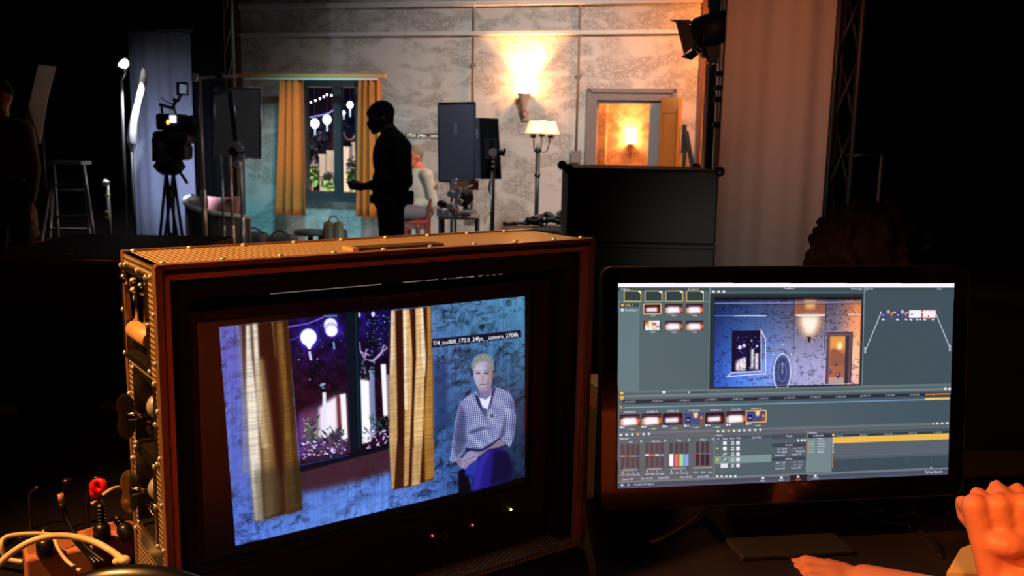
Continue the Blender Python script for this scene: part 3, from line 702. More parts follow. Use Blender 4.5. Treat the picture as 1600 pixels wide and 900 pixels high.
for s, ex, hx in ((-1, (634, 284), (566, 291)), (1, (626, 284), (572, 292))):
    sh = g(625, 230, .19 * s); el = g(ex[0], ex[1], .24 * s); ha = g(hx[0], hx[1], .05 * s)
    m_.capsule(g(618, 224, .08 * s), sh, .07, .068); m_.capsule(sh, el, .062, .047); m_.capsule(el, ha, .044, .028)
    pc = ha + Vector((-.045, 0, .0)); m_.ell(pc, .05, .02, .036)
    for k in range(4):
        b0 = pc + Vector((-.03, .008 * s, .026 - .017 * k)); b1 = b0 + Vector((-.036 + .004 * k, -.012 * s, .008)); b2 = b1 + Vector((-.012, -.024 * s, .0))
        m_.capsule(b0, b1, .0095, .009, 8); m_.capsule(b1, b2, .009, .0075, 8)
    m_.capsule(pc + Vector((.0, -.01 * s, .03)), pc + Vector((-.035, -.012 * s, .052)), .011, .009, 8)
    hp = g(610, 312, .09 * s); kn = g(612 - 3 * s, 396, .1 * s); ft = g(613 + 9 * s, 470, .12 * s); ft.z = .09
    m_.capsule(hp, kn, .10, .068); m_.capsule(kn, ft, .062, .045); m_.capsule(ft - Z * .04 + Vector((.04, 0, 0)), ft - Z * .045 + Vector((-.17, 0, 0)), .044, .036)
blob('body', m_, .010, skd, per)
sb = MB(); sb.ell(g(613, 247), .160, .19, .235).ell(g(611, 285), .155, .18, .175).ell(g(619, 229), .128, .215, .085).ell(g(610, 305), .15, .182, .11)
sb.capsule(g(608, 205), g(613, 216), .068, .08)
for s, ex, hx in ((-1, (634, 284), (566, 291)), (1, (626, 284), (572, 292))):
    sh = g(625, 230, .19 * s); el = g(ex[0], ex[1], .24 * s); ha = g(hx[0], hx[1], .05 * s)
    sb.capsule(g(618, 224, .08 * s), sh, .082, .082); sb.capsule(sh, el, .08, .06); sb.capsule(el, el + (ha - el) * .80, .058, .04)
blob('shirt', sb, .012, blk, per, 3)
tr = MB(); tr.ell(g(610, 312), .145, .178, .11)
for s in (-1, 1):
    hp = g(610, 312, .09 * s); kn = g(612 - 3 * s, 396, .1 * s); ft = g(613 + 9 * s, 470, .12 * s); ft.z = .10
    tr.capsule(hp, kn, .115, .08); tr.capsule(kn, ft, .076, .06)
blob('trousers', tr, .012, mat('black_trousers', S(8, 8, 9), .95, spec=.1), per, 3)
hb = MB(); hb.ell(g(597, 176), .103, .084, .098, rot=rot).ell(g(607, 186), .045, .07, .075).ell(g(580, 175), .042, .06, .028, rot=rot).ell(g(577, 179), .022, .05, .018)
blob('hair', hb, .008, mat('dark_hair', S(12, 10, 9), .9, spec=.1, bump=.6, bs=80), per, 2)
m_ = MB(); m_.cbox(g(641, 309, -.12), .055, .05, .11, 0, .012).build('belt_pouch', blk, per)
m_ = MB(); m_.cbox(g(583, 311, -.13), .05, .05, .07, 0, .012).build('belt_pouch', blk, per)
for s in (-1, 1):
    ft = g(613 + 9 * s, 470, .12 * s); MB().capsule(Vector((ft.x + .05, ft.y, .055)), Vector((ft.x - .18, ft.y, .05)), .052, .046).build('shoe', black, per)
pc = g(556, 288); t = thing('mobile_phone', 'small dark phone held in the hands of the standing silhouette', 'phone', pc)
MB().cbox(pc + Vector((-.012, 0, .012)), .065, .10, .009, 0, .003).build('phone_body', black, t)

# ---- armchair with a pink cushion
D = 8.6
cx = P(331, 350, D).x; zt_ = P(331, 320, D).z; w = P(376, 350, D).x - P(286, 350, D).x
t = thing('armchair', 'dark tub armchair with pale piping, holding the pink cushion', 'armchair', (cx, D, 0))
dk = mat('dark_upholstery', S(34, 36, 32), .8); pale = mat('pale_piping', S(190, 196, 186), .5)
def arc3(rx, ry, z, a0, a1, n=18): return [Vector((cx + rx * math.cos(a), D + .28 + ry * math.sin(a), z)) for a in [a0 + (a1 - a0) * k / n for k in range(n + 1)]]
zf = P(331, 316, D).z
outer = lambda z, e=0: arc3(w / 2 + e, .62 + e, z, PI, 2 * PI)
m_ = MB(); o_, i_ = outer(.10), outer(.10, -.09)
def topz(k, n=18): 
    s = abs(k - n / 2) / (n / 2); return zf + .05 - .16 * (1 - s) ** 2 * 0 - .20 * (k / n) ** 1.3
rings = []
for k in range(19):
    o1, i1 = outer(0)[k], outer(0, -.09)[k]; zt2 = topz(k)
    rings.append([o1 + Z * .10, o1 + Z * (zt2 - .03), (o1 + i1) / 2 + Z * zt2, i1 + Z * (zt2 - .03), i1 + Z * .10])
m_.loft(rings, True, True, True); m_.build('backrest', dk, t)
MB().tube([Vector((p.x, p.y, topz(k) - .012)) for k, p in enumerate(outer(0))], .022, n=8).build('top_piping', pale, t, label='pale piping along the backrest top')
p0 = outer(0)[0]; MB().cyl(p0 + Z * .12 + Vector((-.004, 0, 0)), p0 + Z * (topz(0) - .02) + Vector((-.004, 0, 0)), .026).build('corner_piping', pale, t, label='pale upright piping')
p0 = outer(0)[18]; MB().cyl(p0 + Z * .12, p0 + Z * (topz(18) - .02), .018).build('corner_piping', mat('tan_piping', S(120, 92, 70), .5), t)
MB().cbox((cx, D + .32, .30), w - .2, .6, .2, 0, .05).build('seat', dk, t)
for x in (-1, 1):
    for y in (-.15, .5): MB().cyl((cx + x * (w / 2 - .12), D + .2 + y, 0), (cx + x * (w / 2 - .12), D + .2 + y, .12), .018, .026).build('leg', dsteel, t)
# pink cushion
c = P(349, 331, D + .22)
t = thing('cushion', 'pink scatter cushion standing up in the dark armchair', 'cushion', c)
hw, hh = .165, .155; F, B = [], []; n = 16
vs, fs = [], []
for side in (1, -1):
    for j in range(n + 1):
        for i in range(n + 1):
            a, b_ = i / n * 2 - 1, j / n * 2 - 1; pin = 1 - .10 * (1 - a * a) * abs(b_) ** 3; pin2 = 1 - .10 * (1 - b_ * b_) * abs(a) ** 3
            th = .07 * ((1 - a ** 4) * (1 - b_ ** 4)) ** .5 + .012 * math.sin(a * 7 + b_ * 5) * (1 - a * a) * (1 - b_ * b_)
            vs.append(c + Vector((a * hw * pin2, -side * th, b_ * hh * pin)) )
for s_ in (0, 1):
    o = s_ * (n + 1) ** 2
    for j in range(n):
        for i in range(n): q = (o + j * (n + 1) + i, o + j * (n + 1) + i + 1, o + (j + 1) * (n + 1) + i + 1, o + (j + 1) * (n + 1) + i); fs.append(q if s_ == 0 else q[::-1])
MB().add([Vector((c.x + (v.x - c.x) * math.cos(.12) - (v.z - c.z) * math.sin(.12) * -1, v.y, c.z + (v.z - c.z) * math.cos(.12) - (v.x - c.x) * math.sin(.12) * -1 * .3)) for v in vs], fs, True).build('cushion_cover', mat('pink_cloth', S(236, 158, 152), .8), t)
MB().ell(c + Vector((0, -.07, .02)), .014, .008, .014).build('button', mat('pink_button', S(150, 80, 80), .7), t)

# ---- grey net flag with its stand at the left end of the set
D = 8.3
t, f, tp = stand('flag_stand', 'chrome stand holding the dark framed net flag left of the curtains', (376, 250), D, P(376, 222, D).z, group=None, yaw=.5, spread=.2)
for px, py in ((371, 226), (376, 232), (378, 246), (371, 256)): knuckle(t, P(px, py, D - .04), s=.95, ax=(.3, 1, 0))
MB().cyl(P(362.5, 138, D - .04), P(373, 224, D - .04), .0125).build('arm', steel, t)
MB().cyl(P(362, 256, D + .02), P(372, 252, D - .02), .01).build('stub_arm', steel, t)
t = thing('net_flag', 'dark grey framed net flag, large rectangle left of the window curtains', 'flag', P(372, 248, D))
slab(MB(), ((336, 138), (407, 137), (407.5, 248), (336, 243)), D, .01).build('net', mat('net_cloth', S(120, 118, 112), .9, var=.25, vs=3), t)
m_ = MB()
for a, b_ in (((335.5, 137), (335.5, 245)), ((407, 138), (407.5, 248)), ((336, 137.5), (407, 137)), ((336, 245), (407, 248))): m_.cyl(P(a[0], a[1], D - .008), P(b_[0], b_[1], D - .008), .0065, n=8)
m_.build('frame', steel, t)
# upright poles near it
for i, (px, y, py, r, mm, lb) in enumerate(((312, 7.85, 120, .013, mat('orange_lit_steel', S(205, 178, 150), .3, .7), 'thin bright pole at the left end holding the horizontal chrome arm'),  # steel poles, the orange light on them mixed into the colour
                            (346, 8.1, 243, .011, steel, 'thin steel stand under the left edge of the net flag'),
                            (360, 8.14, 243, .012, mat('orange_lit_steel', S(205, 178, 150), .3, .7), 'thicker orange-lit stand under the net flag'))):
    stand('light_stand', lb, (px, py), y, P(px, py, y).z, r, mm, yaw=.2 + i, spread=.18)
a, b_ = P(300, 121, 8.0), P(352, 120, 8.1)
t = thing('boom_arm', 'horizontal chrome arm joining the left pole to the curtain batten', 'grip arm', a)
MB().cyl(a, P(371, 119, 8.15), .013).build('tube', steel, t)
MB().cyl(P(300, 123.5, 7.98), P(310, 123.5, 7.98), .018).build('end_sleeve', mat('orange_lit_steel', S(205, 178, 150), .3, .7), t); knuckle(t, P(305, 119, 7.98), s=.7); knuckle(t, P(343, 118, 8.05), black, s=.9)
# vertical lattice tower on the left of the set wall
def tower(label, px, d, w, z0, z1, m, rungs):
    p = P(px, 100, d); t = thing('lattice_tower', label, 'truss tower', (p.x, p.y, 0))
    for dx, dy in ((-w / 2, 0), (w / 2, 0), (0, w * .8)): MB().cyl((p.x + dx, p.y + dy, 0), (p.x + dx, p.y + dy, z1), .016).build('chord', m, t)
    for k in range(rungs):
        za = z0 + (z1 - z0) * k / rungs; zb = z0 + (z1 - z0) * (k + 1) / rungs
        MB().cyl((p.x - w / 2, p.y, za), (p.x + w / 2, p.y, zb), .007).cyl((p.x + w / 2, p.y, za), (p.x, p.y + w * .8, zb), .007).build('brace', m, t)
    MB().cbox((p.x, p.y + w * .4, .02), w + .25, w + .25, .03).build('base_plate', m, t)
    return t
tower('dark lattice tower between the black drape and the left edge of the set wall', 357, 9.8, .10, .1, 3.9, mat('tower_brown', S(110, 80, 62), .5, .4), 11)

# ---- cinema camera on a tripod
D = 7.6
c0 = P(266, 268, D); t = thing('film_camera', 'film camera with small top monitor on heavy tripod before the lit drape', 'camera', Vector((c0.x, c0.y, 0)))
bk = mat('camera_black', S(10, 10, 11), .6)
def bpx(mb, x0, y0, x1, y1, d, dp, bev=.008):
    a, b_ = P(x0, y1, d), P(x1, y0, d); return mb.cbox(((a.x + b_.x) / 2, d + dp / 2, (a.z + b_.z) / 2), abs(b_.x - a.x), dp, abs(b_.z - a.z), 0, bev)
bpx(MB(), 243, 178, 283, 203, D, .2, .02).build('camera_body', bk, t)
MB().lathe(P(258, 195, D + .08), [(.05, -.02), (.075, 0), (.075, .1), (.06, .16), (.085, .2), (.09, .26)], axis=(.95, .3, 0)).build('lens', bk, t)
bpx(MB(), 237, 205, 292, 224, D, .26, .03).build('battery_block', bk, t)
bpx(MB(), 243, 224, 288, 250, D + .02, .22, .03).build('tripod_head_base', bk, t)
bpx(MB(), 236, 214, 250, 232, D - .02, .1, .02).build('matte_box', bk, t)
MB().cyl(P(248, 222, D - .05), P(248, 252, D - .05), .05).build('battery_grip', bk, t)
h_ = MB(); h_.cyl(P(249, 163, D + .1), P(273, 170, D + .1), .012).cyl(P(252, 163, D + .1), P(254, 182, D + .1), .009).cyl(P(272, 170, D + .1), P(276, 182, D + .1), .009).build('top_handle', bk, t)
mo = bpx(MB(), 275.5, 128, 293, 149, D + .03, .025, .004).build('top_monitor', bk, t)
a = [P(281, 131, D + .026), P(291.5, 133, D + .026), P(291, 147, D + .026), P(280.5, 145.5, D + .026)]
MB().prism(a, (0, -.003, 0)).build('screen', mat('small_screen', S(60, 70, 90), .3, emit=(.24, .3, .42, 1), es=.5), mo)
MB().cyl(P(282, 149, D + .04), P(278, 158, D + .05), .012).cyl(P(278, 158, D + .05), P(271, 155, D + .05), .014).cyl(P(275, 157, D + .05), P(270, 168, D + .08), .012).build('monitor_arm', bk, t)
a = P(270, 186, D - .01); MB().cbox((a.x, a.y, a.z), .05, .02, .06, 0, .004).build('display_unit', mat('lit_display', S(230, 230, 240), .4, emit=(.9, .9, 1, 1), es=1.2), t)
MB().ell(P(262.5, 191, D - .01), .012, .012, .02).build('amber_indicator', mat('amber_lamp', S(255, 170, 40), .4, emit=(1, .5, .08, 1), es=2), t)
MB().tube([P(251, 152, D + .05), P(262, 160, D + .05), P(271, 163, D + .05)], .005, sub=4).build('cable', bk, t)
hd = P(265, 262, D + .12); MB().lathe((hd.x, hd.y, hd.z - .06), [(.06, 0), (.1, .03), (.13, .07), (.1, .12), (.12, .16)]).build('fluid_head', bk, t)
MB().cyl(P(268, 250, D), P(292, 285, D - .35), .012).build('pan_bar', bk, t)
for ex, ey, dy in ((240, 420, -.15), (297, 440, -.3), (268, 400, .55)):
    e = P(ex, ey, D + dy); e.z = 0.02; st = Vector((hd.x, hd.y, hd.z - .04)); dx = (e - st).normalized()
    lg = MB().cyl(st + Vector((.03, 0, 0)), st * .45 + e * .55 + Vector((.02, 0, 0)), .012).cyl(st - Vector((.03, 0, 0)), st * .45 + e * .55 - Vector((.02, 0, 0)), .012).cyl(st * .5 + e * .5, e, .014).build('leg', bk, t)
    MB().cbox(tuple(st * .45 + e * .55), .08, .05, .05, 0, .01).build('leg_clamp', bk, lg)

# ---- lit drape behind the camera and black drapes
def drape(label, name, x0, x1, y, z0, z1, m, folds, amp, seed, cat='drape', slope=0.0):
    n = 80; rnd = random.Random(seed); ph = rnd.uniform(0, 6); rows = []
    for j in range(9):
        v = j / 8; z = z0 + (z1 - z0) * v; f_, b_ = [], []
        for i in range(n + 1):
            s = i / n; x = x0 + (x1 - x0) * s; dy = amp * (math.sin(s * folds * 6.283 + ph) + .4 * math.sin(s * folds * 15 + 1 + v))
            f_.append(Vector((x, y + dy + slope * (x - x0), z))); b_.append(Vector((x, y + dy + slope * (x - x0) + .012, z)))
        rows.append(f_ + b_[::-1])
    t = thing(name, label, cat, ((x0 + x1) / 2, y, z0)); MB().loft(rows, True, True, True).build('cloth', m, t)
    MB().cyl((x0 - .05, y, z1 + .02), (x1 + .05, y + slope * (x1 - x0), z1 + .02), .02).build('hanging_tube', dsteel, t)
    return t
D = 9.2
a, b_ = P(205, 200, D), P(301, 200, D)
drape('grey-blue lit flat drape hanging behind the film camera', 'stage_drape', a.x, b_.x, D, .02, P(250, 50, D).z, mat('blue_grey_cloth', S(120, 124, 140), .85), 2, .015, 4)
D = 9.35
a, b_ = P(303, 200, D), P(354, 200, D)
drape('black drape standing in for the dark void between the lit drape and the set wall', 'stage_drape', a.x, b_.x, D, .02, 4.6, blackcloth, 3, .02, 5)  # black sheet put where there is only darkness
# bright reflector sheet and its lamp
D = 8.7
lp = P(193, 99, D)
t = thing('spot_lamp', 'small bright spot lamp at the upper left, next to the white reflector', 'studio lamp', lp)
ax = (P(214, 118, D) - lp).normalized()
MB().lathe(lp - ax * .06, [(.02, -.07), (.045, -.06), (.05, .0), (.06, .05), (.055, .05), (.04, 0)], axis=tuple(ax)).build('housing', black, t)
MB().ell(lp - ax * .0, .045, .04, .04).build('bulb', mat('hot_bulb', (1, 1, 1, 1), .5, emit=(1, .92, .85, 1), es=12), t)
MB().cyl(P(198, 107, D), P(190, 125, D + .02), .012).build('yoke', dsteel, t)
f = P(186, 125, D + .12); MB().cyl((f.x, f.y, .02), P(190, 125, D + .02), .013).build('stand_pole', black, t); tripod_legs(t, Vector((f.x, f.y, 0)), .4, .4, .012, black)
spot('spot_lamp_beam', tuple(lp + ax * .12 + Vector((0, -.05, 0))), tuple(P(213, 185, D + .02)), 150, (.90, .92, 1), 70, .6, .02)
t = thing('reflector_sheet', 'narrow curved white reflector glowing beside the small spot lamp', 'reflector', P(208, 238, D))
edge = [(222, 106, 227, 108), (218, 122, 229.5, 124), (215, 140, 225, 141), (211.5, 158, 220, 158), (207, 172, 217.5, 173), (203, 190, 214, 192), (200, 208, 213.5, 210), (199, 222, 214, 224), (204, 236, 210, 239)]
rows = []
for x0, y0, x1, y1 in edge:
    p0, p1 = P(x0, y0, D + .14), P(x1, y1, D - .04); rows.append([p0, (p0 + p1) / 2 + Vector((-.012, -.012, 0)), p1, p1 + Vector((.01, .006, 0)), (p0 + p1) / 2 + Vector((.0, .01, 0)), p0 + Vector((.01, .012, 0))])
MB().loft(rows, True, True, True).build('sheet', mat('white_reflector', S(225, 228, 236), .6), t)
MB().tube([P(x0, y0, D + .14) for x0, y0, _, _ in edge], .006, sub=2).build('rim', dsteel, t)
MB().cyl((P(206, 238, D).x, D, .0), P(206, 238, D), .012).build('stand_pole', black, t)

# ---- far left: reflector board, ladder, folding chair, person, stand
D = 8.8
q = [P(60, 101, D), P(86, 104, D + .1), P(72, 160, D + .1), P(62, 225, D), P(32, 226, D), P(45, 165, D)]
t = thing('bounce_board', 'faint tan bounce board leaning at the far left, above the ladder', 'reflector', P(50, 226, D))
MB().prism(q, (0, .02, 0)).build('board', mat('tan_board', S(150, 118, 90), .8), t)
MB().cyl((P(60, 226, D).x, D + .1, 0), P(62, 150, D + .12), .014).build('stand_pole', black, t)
D = 8.2
t = thing('stepladder', 'open aluminium stepladder standing at the left in the dark', 'ladder', Vector((P(118, 350, D).x, D, 0)))
def lad(px0, px1, dyy, n):
    tl, tr_ = P(px0[0], 262, D + dyy[0]), P(px0[1], 262, D + dyy[0]); bl, br = P(px1[0], 392, D + dyy[1]), P(px1[1], 392, D + dyy[1]); bl.z = br.z = .02
    tl.z = tr_.z = 1.12
    for a, b_ in ((tl, bl), (tr_, br)): MB().cyl(a, b_, .016).build('rail', alu, t)
    for k in range(n):
        s = (k + .7) / n; MB().box(tl.lerp(bl, s) - Vector((0, .03, 0)), tr_.lerp(br, s) - tl.lerp(bl, s), (0, .06, 0), (0, 0, .02)).build('rung', alu, t)
lad((84, 130), (92, 156), (0, -.25), 4); lad((84, 130), (72, 146), (.05, .5), 3)
MB().box(Vector((P(84, 262, D).x - .02, D - .08, 1.11)), (P(130, 262, D).x - P(84, 262, D).x + .04, 0, 0), (0, .2, 0), (0, 0, .03)).build('top_cap', alu, t)
D = 8.4
t, f, tp = stand('light_stand', 'pale stand with a white top and yellow tape right of the stepladder', (168, 282), D, P(168, 287, D).z, .012, steel, yaw=.8, spread=.25)
MB().cyl(P(162, 284, D), P(169, 288, D), .03).build('white_clamp', mat('white_plastic', S(190, 200, 215), .5), t)
for py in (303, 330, 338): MB().cyl(P(168, py, D), P(168, py + 4, D), .022).build('yellow_tape_band', MATS['yellow_tape'], t)
# folding chair with bag
D = 7.9
t = thing('folding_chair', 'red fabric folding chair with pale frame at the far left edge', 'chair', Vector((P(38, 350, D).x, D, 0)))
xa, xb = P(26, 330, D).x, P(60, 330, D).x
MB().cbox(((xa + xb) / 2, D, .46), xb - xa, .42, .03, 0, .01).build('seat', mat('red_canvas', S(92, 16, 14), .8), t)
MB().cbox(((xa + xb) / 2, D + .22, .78), xb - xa, .03, .26, 0, .01).build('backrest', mat('red_canvas', S(92, 16, 14), .8), t)
for x in (xa, xb):
    MB().cyl((x, D - .2, 0), (x, D + .23, .9), .012).build('leg', mat('pale_tube', S(200, 200, 200), .4, .4), t); MB().cyl((x, D + .2, 0), (x, D - .2, .5), .012).build('leg', mat('pale_tube', S(200, 200, 200), .4, .4), t)
c = Vector((P(39, 330, D).x, D - .02, .476))
t = thing('tote_bag', 'crumpled tan bag sitting on the red folding chair', 'bag', c)
m_ = MB(); m_.ell(c + Z * .14, .11, .09, .13).ell(c + Z * .22 + Vector((.03, 0, 0)), .08, .07, .1).ell(c + Z * .06, .12, .10, .06)
blob('bag_body', m_, .01, mat('tan_canvas', S(190, 150, 100), .8, bump=.3, bs=20), t)
MB().tube([c + Vector((-.06, 0, .26)), c + Vector((-.03, 0, .36)), c + Vector((.03, 0, .36)), c + Vector((.06, 0, .27))], .008, sub=4).build('handle', MATS['tan_canvas'], t)
# person at the far left
D = 7.4
def g(px, py, dy=0): return P(px, py, D + dy)
per = thing('person', 'person in a tan jacket and dark trousers at the far left edge of the studio', 'person', Vector((g(8, 300).x, D, 0)))
def simple_person(per, hx, hy, D, jacket, trouser, hairm, z_hip, z_sh, z_hd, xs):
    x = xs; m_ = MB(); hd = Vector((x, D, z_hd))
    m_.ell(hd, .082, .095, .115).ell(hd + Vector((.0, -.03, -.06)), .055, .06, .07).ell(hd + Vector((0, -.105, -.02)), .015, .02, .025)
    for s in (1, -1): m_.ell(hd + Vector((.082 * s, 0, -.01)), .014, .02, .03)
    m_.capsule(hd - Z * .06, hd - Z * .2, .055, .062); hp = Vector((x, D, z_hip)); sh = Vector((x, D, z_sh))
    m_.ell((hp + sh) / 2, .16, .11, .30); sb = MB(); sb.ell((hp + sh) / 2, .185, .135, .32); tr = MB(); tr.ell(hp, .175, .13, .12)
    for s in (1, -1):
        a = sh + Vector((.18 * s, 0, -.03)); e = a + Vector((.05 * s, .0, -.29)); h = e + Vector((0, -.08, -.25))
        m_.capsule(a, e, .05, .04); m_.capsule(e, h, .04, .027); m_.ell(h - Z * .05, .02, .04, .05)
        for k in range(4): m_.capsule(h + Vector((0, -.025 + .017 * k, -.08)), h + Vector((0, -.028 + .017 * k, -.15 + .006 * abs(k - 1))), .009, .007, 8)
        m_.capsule(h + Vector((-.01 * s, -.03, -.04)), h + Vector((-.015 * s, -.055, -.09)), .01, .008, 8)
        sb.capsule(sh + Vector((.05 * s, 0, .02)), a, .07, .075); sb.capsule(a, e, .07, .055); sb.capsule(e, h - (h - e) * .1, .055, .042)
        k_ = hp + Vector((.1 * s, 0, -.42)); f_ = Vector((x + .11 * s, D, .09)); m_.capsule(hp + Vector((.09 * s, 0, 0)), k_, .09, .06); m_.capsule(k_, f_, .055, .04); m_.capsule(f_ - Z * .04, f_ + Vector((0, -.16, -.045)), .042, .034)
        tr.capsule(hp + Vector((.09 * s, 0, 0)), k_, .105, .075); tr.capsule(k_, f_ + Z * .02, .07, .058)
    blob('body', m_, .012, sk, per); blob('jacket', sb, .013, jacket, per, 3); blob('trousers', tr, .013, trouser, per, 3)
    hb = MB(); hb.ell(hd + Vector((0, .02, .035)), .092, .10, .10); blob('hair', hb, .01, hairm, per, 2)
simple_person(per, 0, 0, D, mat('tan_jacket', S(120, 92, 66), .9), mat('navy_trousers', S(18, 20, 30), .9), MATS['dark_hair'], .94, 1.42, 1.66, g(10, 300).x)
# things low on the set floor
D = 10.0
c = P(521, 358, D); t = thing('brown_bag', 'two-lobed brown leather bag standing on the set floor below the window', 'bag', Vector((c.x, D, 0)))
m_ = MB(); hh = P(521, 343, D).z
for s in (-1, 1): m_.cbox((c.x + s * .055, D, hh * .5 - .01), .10, .12, hh - .02, 0, .03)
blob('bag_body', m_, .012, mat('brown_leather', S(120, 82, 50), .5), t); MB().tube([(c.x - .05, D - .02, hh - .02), (c.x - .02, D - .02, hh + .03), (c.x + .03, D - .02, hh + .03), (c.x + .06, D - .02, hh - .02)], .008, sub=4).build('handle', MATS['brown_leather'], t)
D = 10.25
c = P(485, 364, D - .2); t = thing('round_stool', 'low round dark stool on the set floor left of the brown bag', 'stool', Vector((c.x, D - .2, 0)))
zz = P(485, 360, D - .2).z; MB().lathe((c.x, D - .2, 0), [(.16, zz - .05), (.18, zz - .03), (.17, zz), (.02, zz + .02)]).build('seat', mat('grey_vinyl', S(92, 94, 92), .6), t)
MB().cyl((c.x, D - .2, 0), (c.x, D - .2, zz - .04), .03).lathe((c.x, D - .2, 0), [(.12, 0), (.12, .02), (.04, .04)]).build('pedestal', black, t)
D = 10.0
for i, (px0, px1, py, dd, lb) in enumerate(((385, 415, 362, -.6, 'grey soft bag on the floor at the left end of the teal wall'), (418, 462, 366, -.4, 'long grey gear bag on the floor below the left curtain'), (500, 540, 357, .4, 'dark gear box behind the brown bag'))):
    a, b_ = P(px0, py, D + dd), P(px1, py, D + dd); t = thing('gear_bag', lb, 'bag', Vector(((a.x + b_.x) / 2, D + dd, 0)))
    hz = max(a.z, .12); m_ = MB(); m_.cbox(((a.x + b_.x) / 2, D + dd, hz / 2), b_.x - a.x, .3, hz - .01, 0, .04)
    m_.build('bag_body', mat('grey_nylon_%s' % ('dark' if i == 2 else 'mid'), S(34, 34, 36) if i == 2 else S(88, 92, 92), .8), t); MB().tube([((a.x + b_.x) / 2 - .1, D + dd - .08, hz - .01), ((a.x + b_.x) / 2, D + dd - .08, hz + .05), ((a.x + b_.x) / 2 + .1, D + dd - .08, hz - .01)], .008, sub=4).build('handle', black, t)

# ---- door leaf standing open, with its brace
q = [on_off(1033, 154, .06), on_off(1062, 149, .34)]
x0, x1 = q[0], q[1]; x0 = Vector((x0.x, x0.y, 0)); x1 = Vector((x1.x, x1.y, 0)); ln = (x1 - x0); lh = ln.normalized(); nn = Vector((lh.y, -lh.x, 0)); zt_ = P(1048, 152, (x0.y + x1.y) / 2).z
t = tag(bpy.data.objects.new('door_2', None), kind='structure'); COL.objects.link(t); t.location = x0
gw = mat('varnished_door', S(172, 104, 38), .3, var=.2, vs=4, coat=.3)
MB().box(x0 + Z * .02, ln, -nn * .04, Z * (zt_ - .02)).build('door_leaf', gw, t)
L_ = ln.length
for z0, z1 in ((.15, .75), (.92, zt_ - .16)):
    m_ = MB(); w0, w1 = .12 * L_, .88 * L_
    for a, b_, c_, d_ in ((w0, w1, z0, z0 + .02), (w0, w1, z1 - .02, z1), (w0, w0 + .015, z0, z1), (w1 - .015, w1, z0, z1)): m_.box(x0 + lh * a + Z * c_, lh * (b_ - a), nn * .012, Z * (d_ - c_))
    m_.build('panel_moulding', gw, t)
MB().cyl(x0 + lh * (L_ * .06) + nn * .0 + Z * 1.0, x0 + lh * (L_ * .06) + nn * .05 + Z * 1.0, .012).ell(x0 + lh * (L_ * .06) + nn * .06 + Z * 1.0, .03, .03, .03).build('door_knob', mat('brass', S(220, 180, 90), .25, 1), t)
e0 = on_off(1068, 195, .3); 
t = thing('stage_brace', 'black timber brace propping up the open golden door', 'stage brace', Vector((e0.x, e0.y, 0)))
q = [on_off(1066, 195, .3), on_off(1073, 195, .3), on_off(1074, 224, .3), on_off(1073, 239, .3), on_off(1064, 239, .3)]
MB().prism(q, WN * .04).build('gusset', black, t)
a, b_ = on_off(1072, 205, .33), on_off(1082, 262, .33); e = a + (b_ - a) * (a.z / (a.z - b_.z)); e.z = 0
MB().cyl(a, e, .035, n=4, smooth=False).build('raking_strut', black, t); MB().cyl(Vector((a.x - .03, a.y, 0)), a, .025, n=4, smooth=False).build('upright', black, t)
MB().box((min(a.x, e.x) - .05, min(a.y, e.y) - .04, 0), (abs(e.x - a.x) + .12, 0, 0), (0, .1, 0), (0, 0, .04)).build('foot', black, t)

# ---- fresnel lamp with barn doors on its stand, right of the set
D = 6.2
c = P(1108, 48, D); t = thing('stage_light', 'black stage light with open barn doors high on a stand right of the doorway', 'stage light', Vector((P(1122, 200, D).x, D, 0)))
ax = Vector((-.86, .42, -.30)).normalized()
MB().lathe(c, [(.04, -.15), (.09, -.13), (.105, -.05), (.108, .07), (.095, .09), (.08, .07)], axis=tuple(ax)).build('lamp_housing', black, t)
fc = c + ax * .09; s1 = ax.cross(Z).normalized(); s2 = s1.cross(ax)
for u_, v_, w_, l_ in ((s2, s1, .17, .11), (-s2, s1, .17, .10), (s1, s2, .16, .08), (-s1, s2, .16, .08)):
    b0 = fc + u_ * .09; d_ = (ax * .85 + u_ * .25).normalized() * l_
    MB().prism([b0 - v_ * w_ / 2, b0 + v_ * w_ / 2, b0 + v_ * w_ * .7 + d_, b0 - v_ * w_ * .7 + d_], u_ * .006).build('barn_door', black, t)
a = P(1125, 20, D); b_ = P(1125, 85, D)
MB().tube([c + s1 * .11, c + s1 * .13 - Z * .09, c - Z * .17, c - s1 * .13 - Z * .09, c - s1 * .11], .012, sub=3).build('yoke', black, t)
MB().ell(P(1139, 60, D - .05), .035, .03, .03).cyl(P(1134, 58, D), P(1139, 60, D - .05), .012).build('tilt_knob', black, t)
MB().box(P(1098, 68, D) - Vector((.0, .03, .09)), (.10, 0, 0), (0, .06, 0), (0, 0, .1)).build('ballast_box', mat('grey_plate', S(62, 66, 68)), t)
MB().tube([P(1074, 62, D), P(1082, 74, D), P(1097, 88, D), P(1110, 93, D), P(1127, 92, D)], .004, sub=3).build('safety_wire', steel, t)
pt = P(1127, 95, D); ptop = Vector((pt.x, pt.y, 4.2))
MB().cyl((pt.x, pt.y, 0), ptop, .022).build('stand_pole', chrome, t)
for py in (30, 120, 142, 160, 200): q = P(1125, py, D); MB().cyl((pt.x, pt.y, q.z), (pt.x, pt.y, q.z + .035), .034).build('collar', black, t)
q = P(1106, 100, D); MB().cyl((q.x, q.y, 0), (q.x, q.y, q.z), .014).build('side_pole', chrome, t)
MB().cyl(Vector((q.x, q.y, q.z)), Vector((pt.x, pt.y, q.z + .01)), .010).build('link_arm', steel, t)
tripod_legs(t, Vector((pt.x, pt.y, 0)), .5, .5, .016, dsteel)
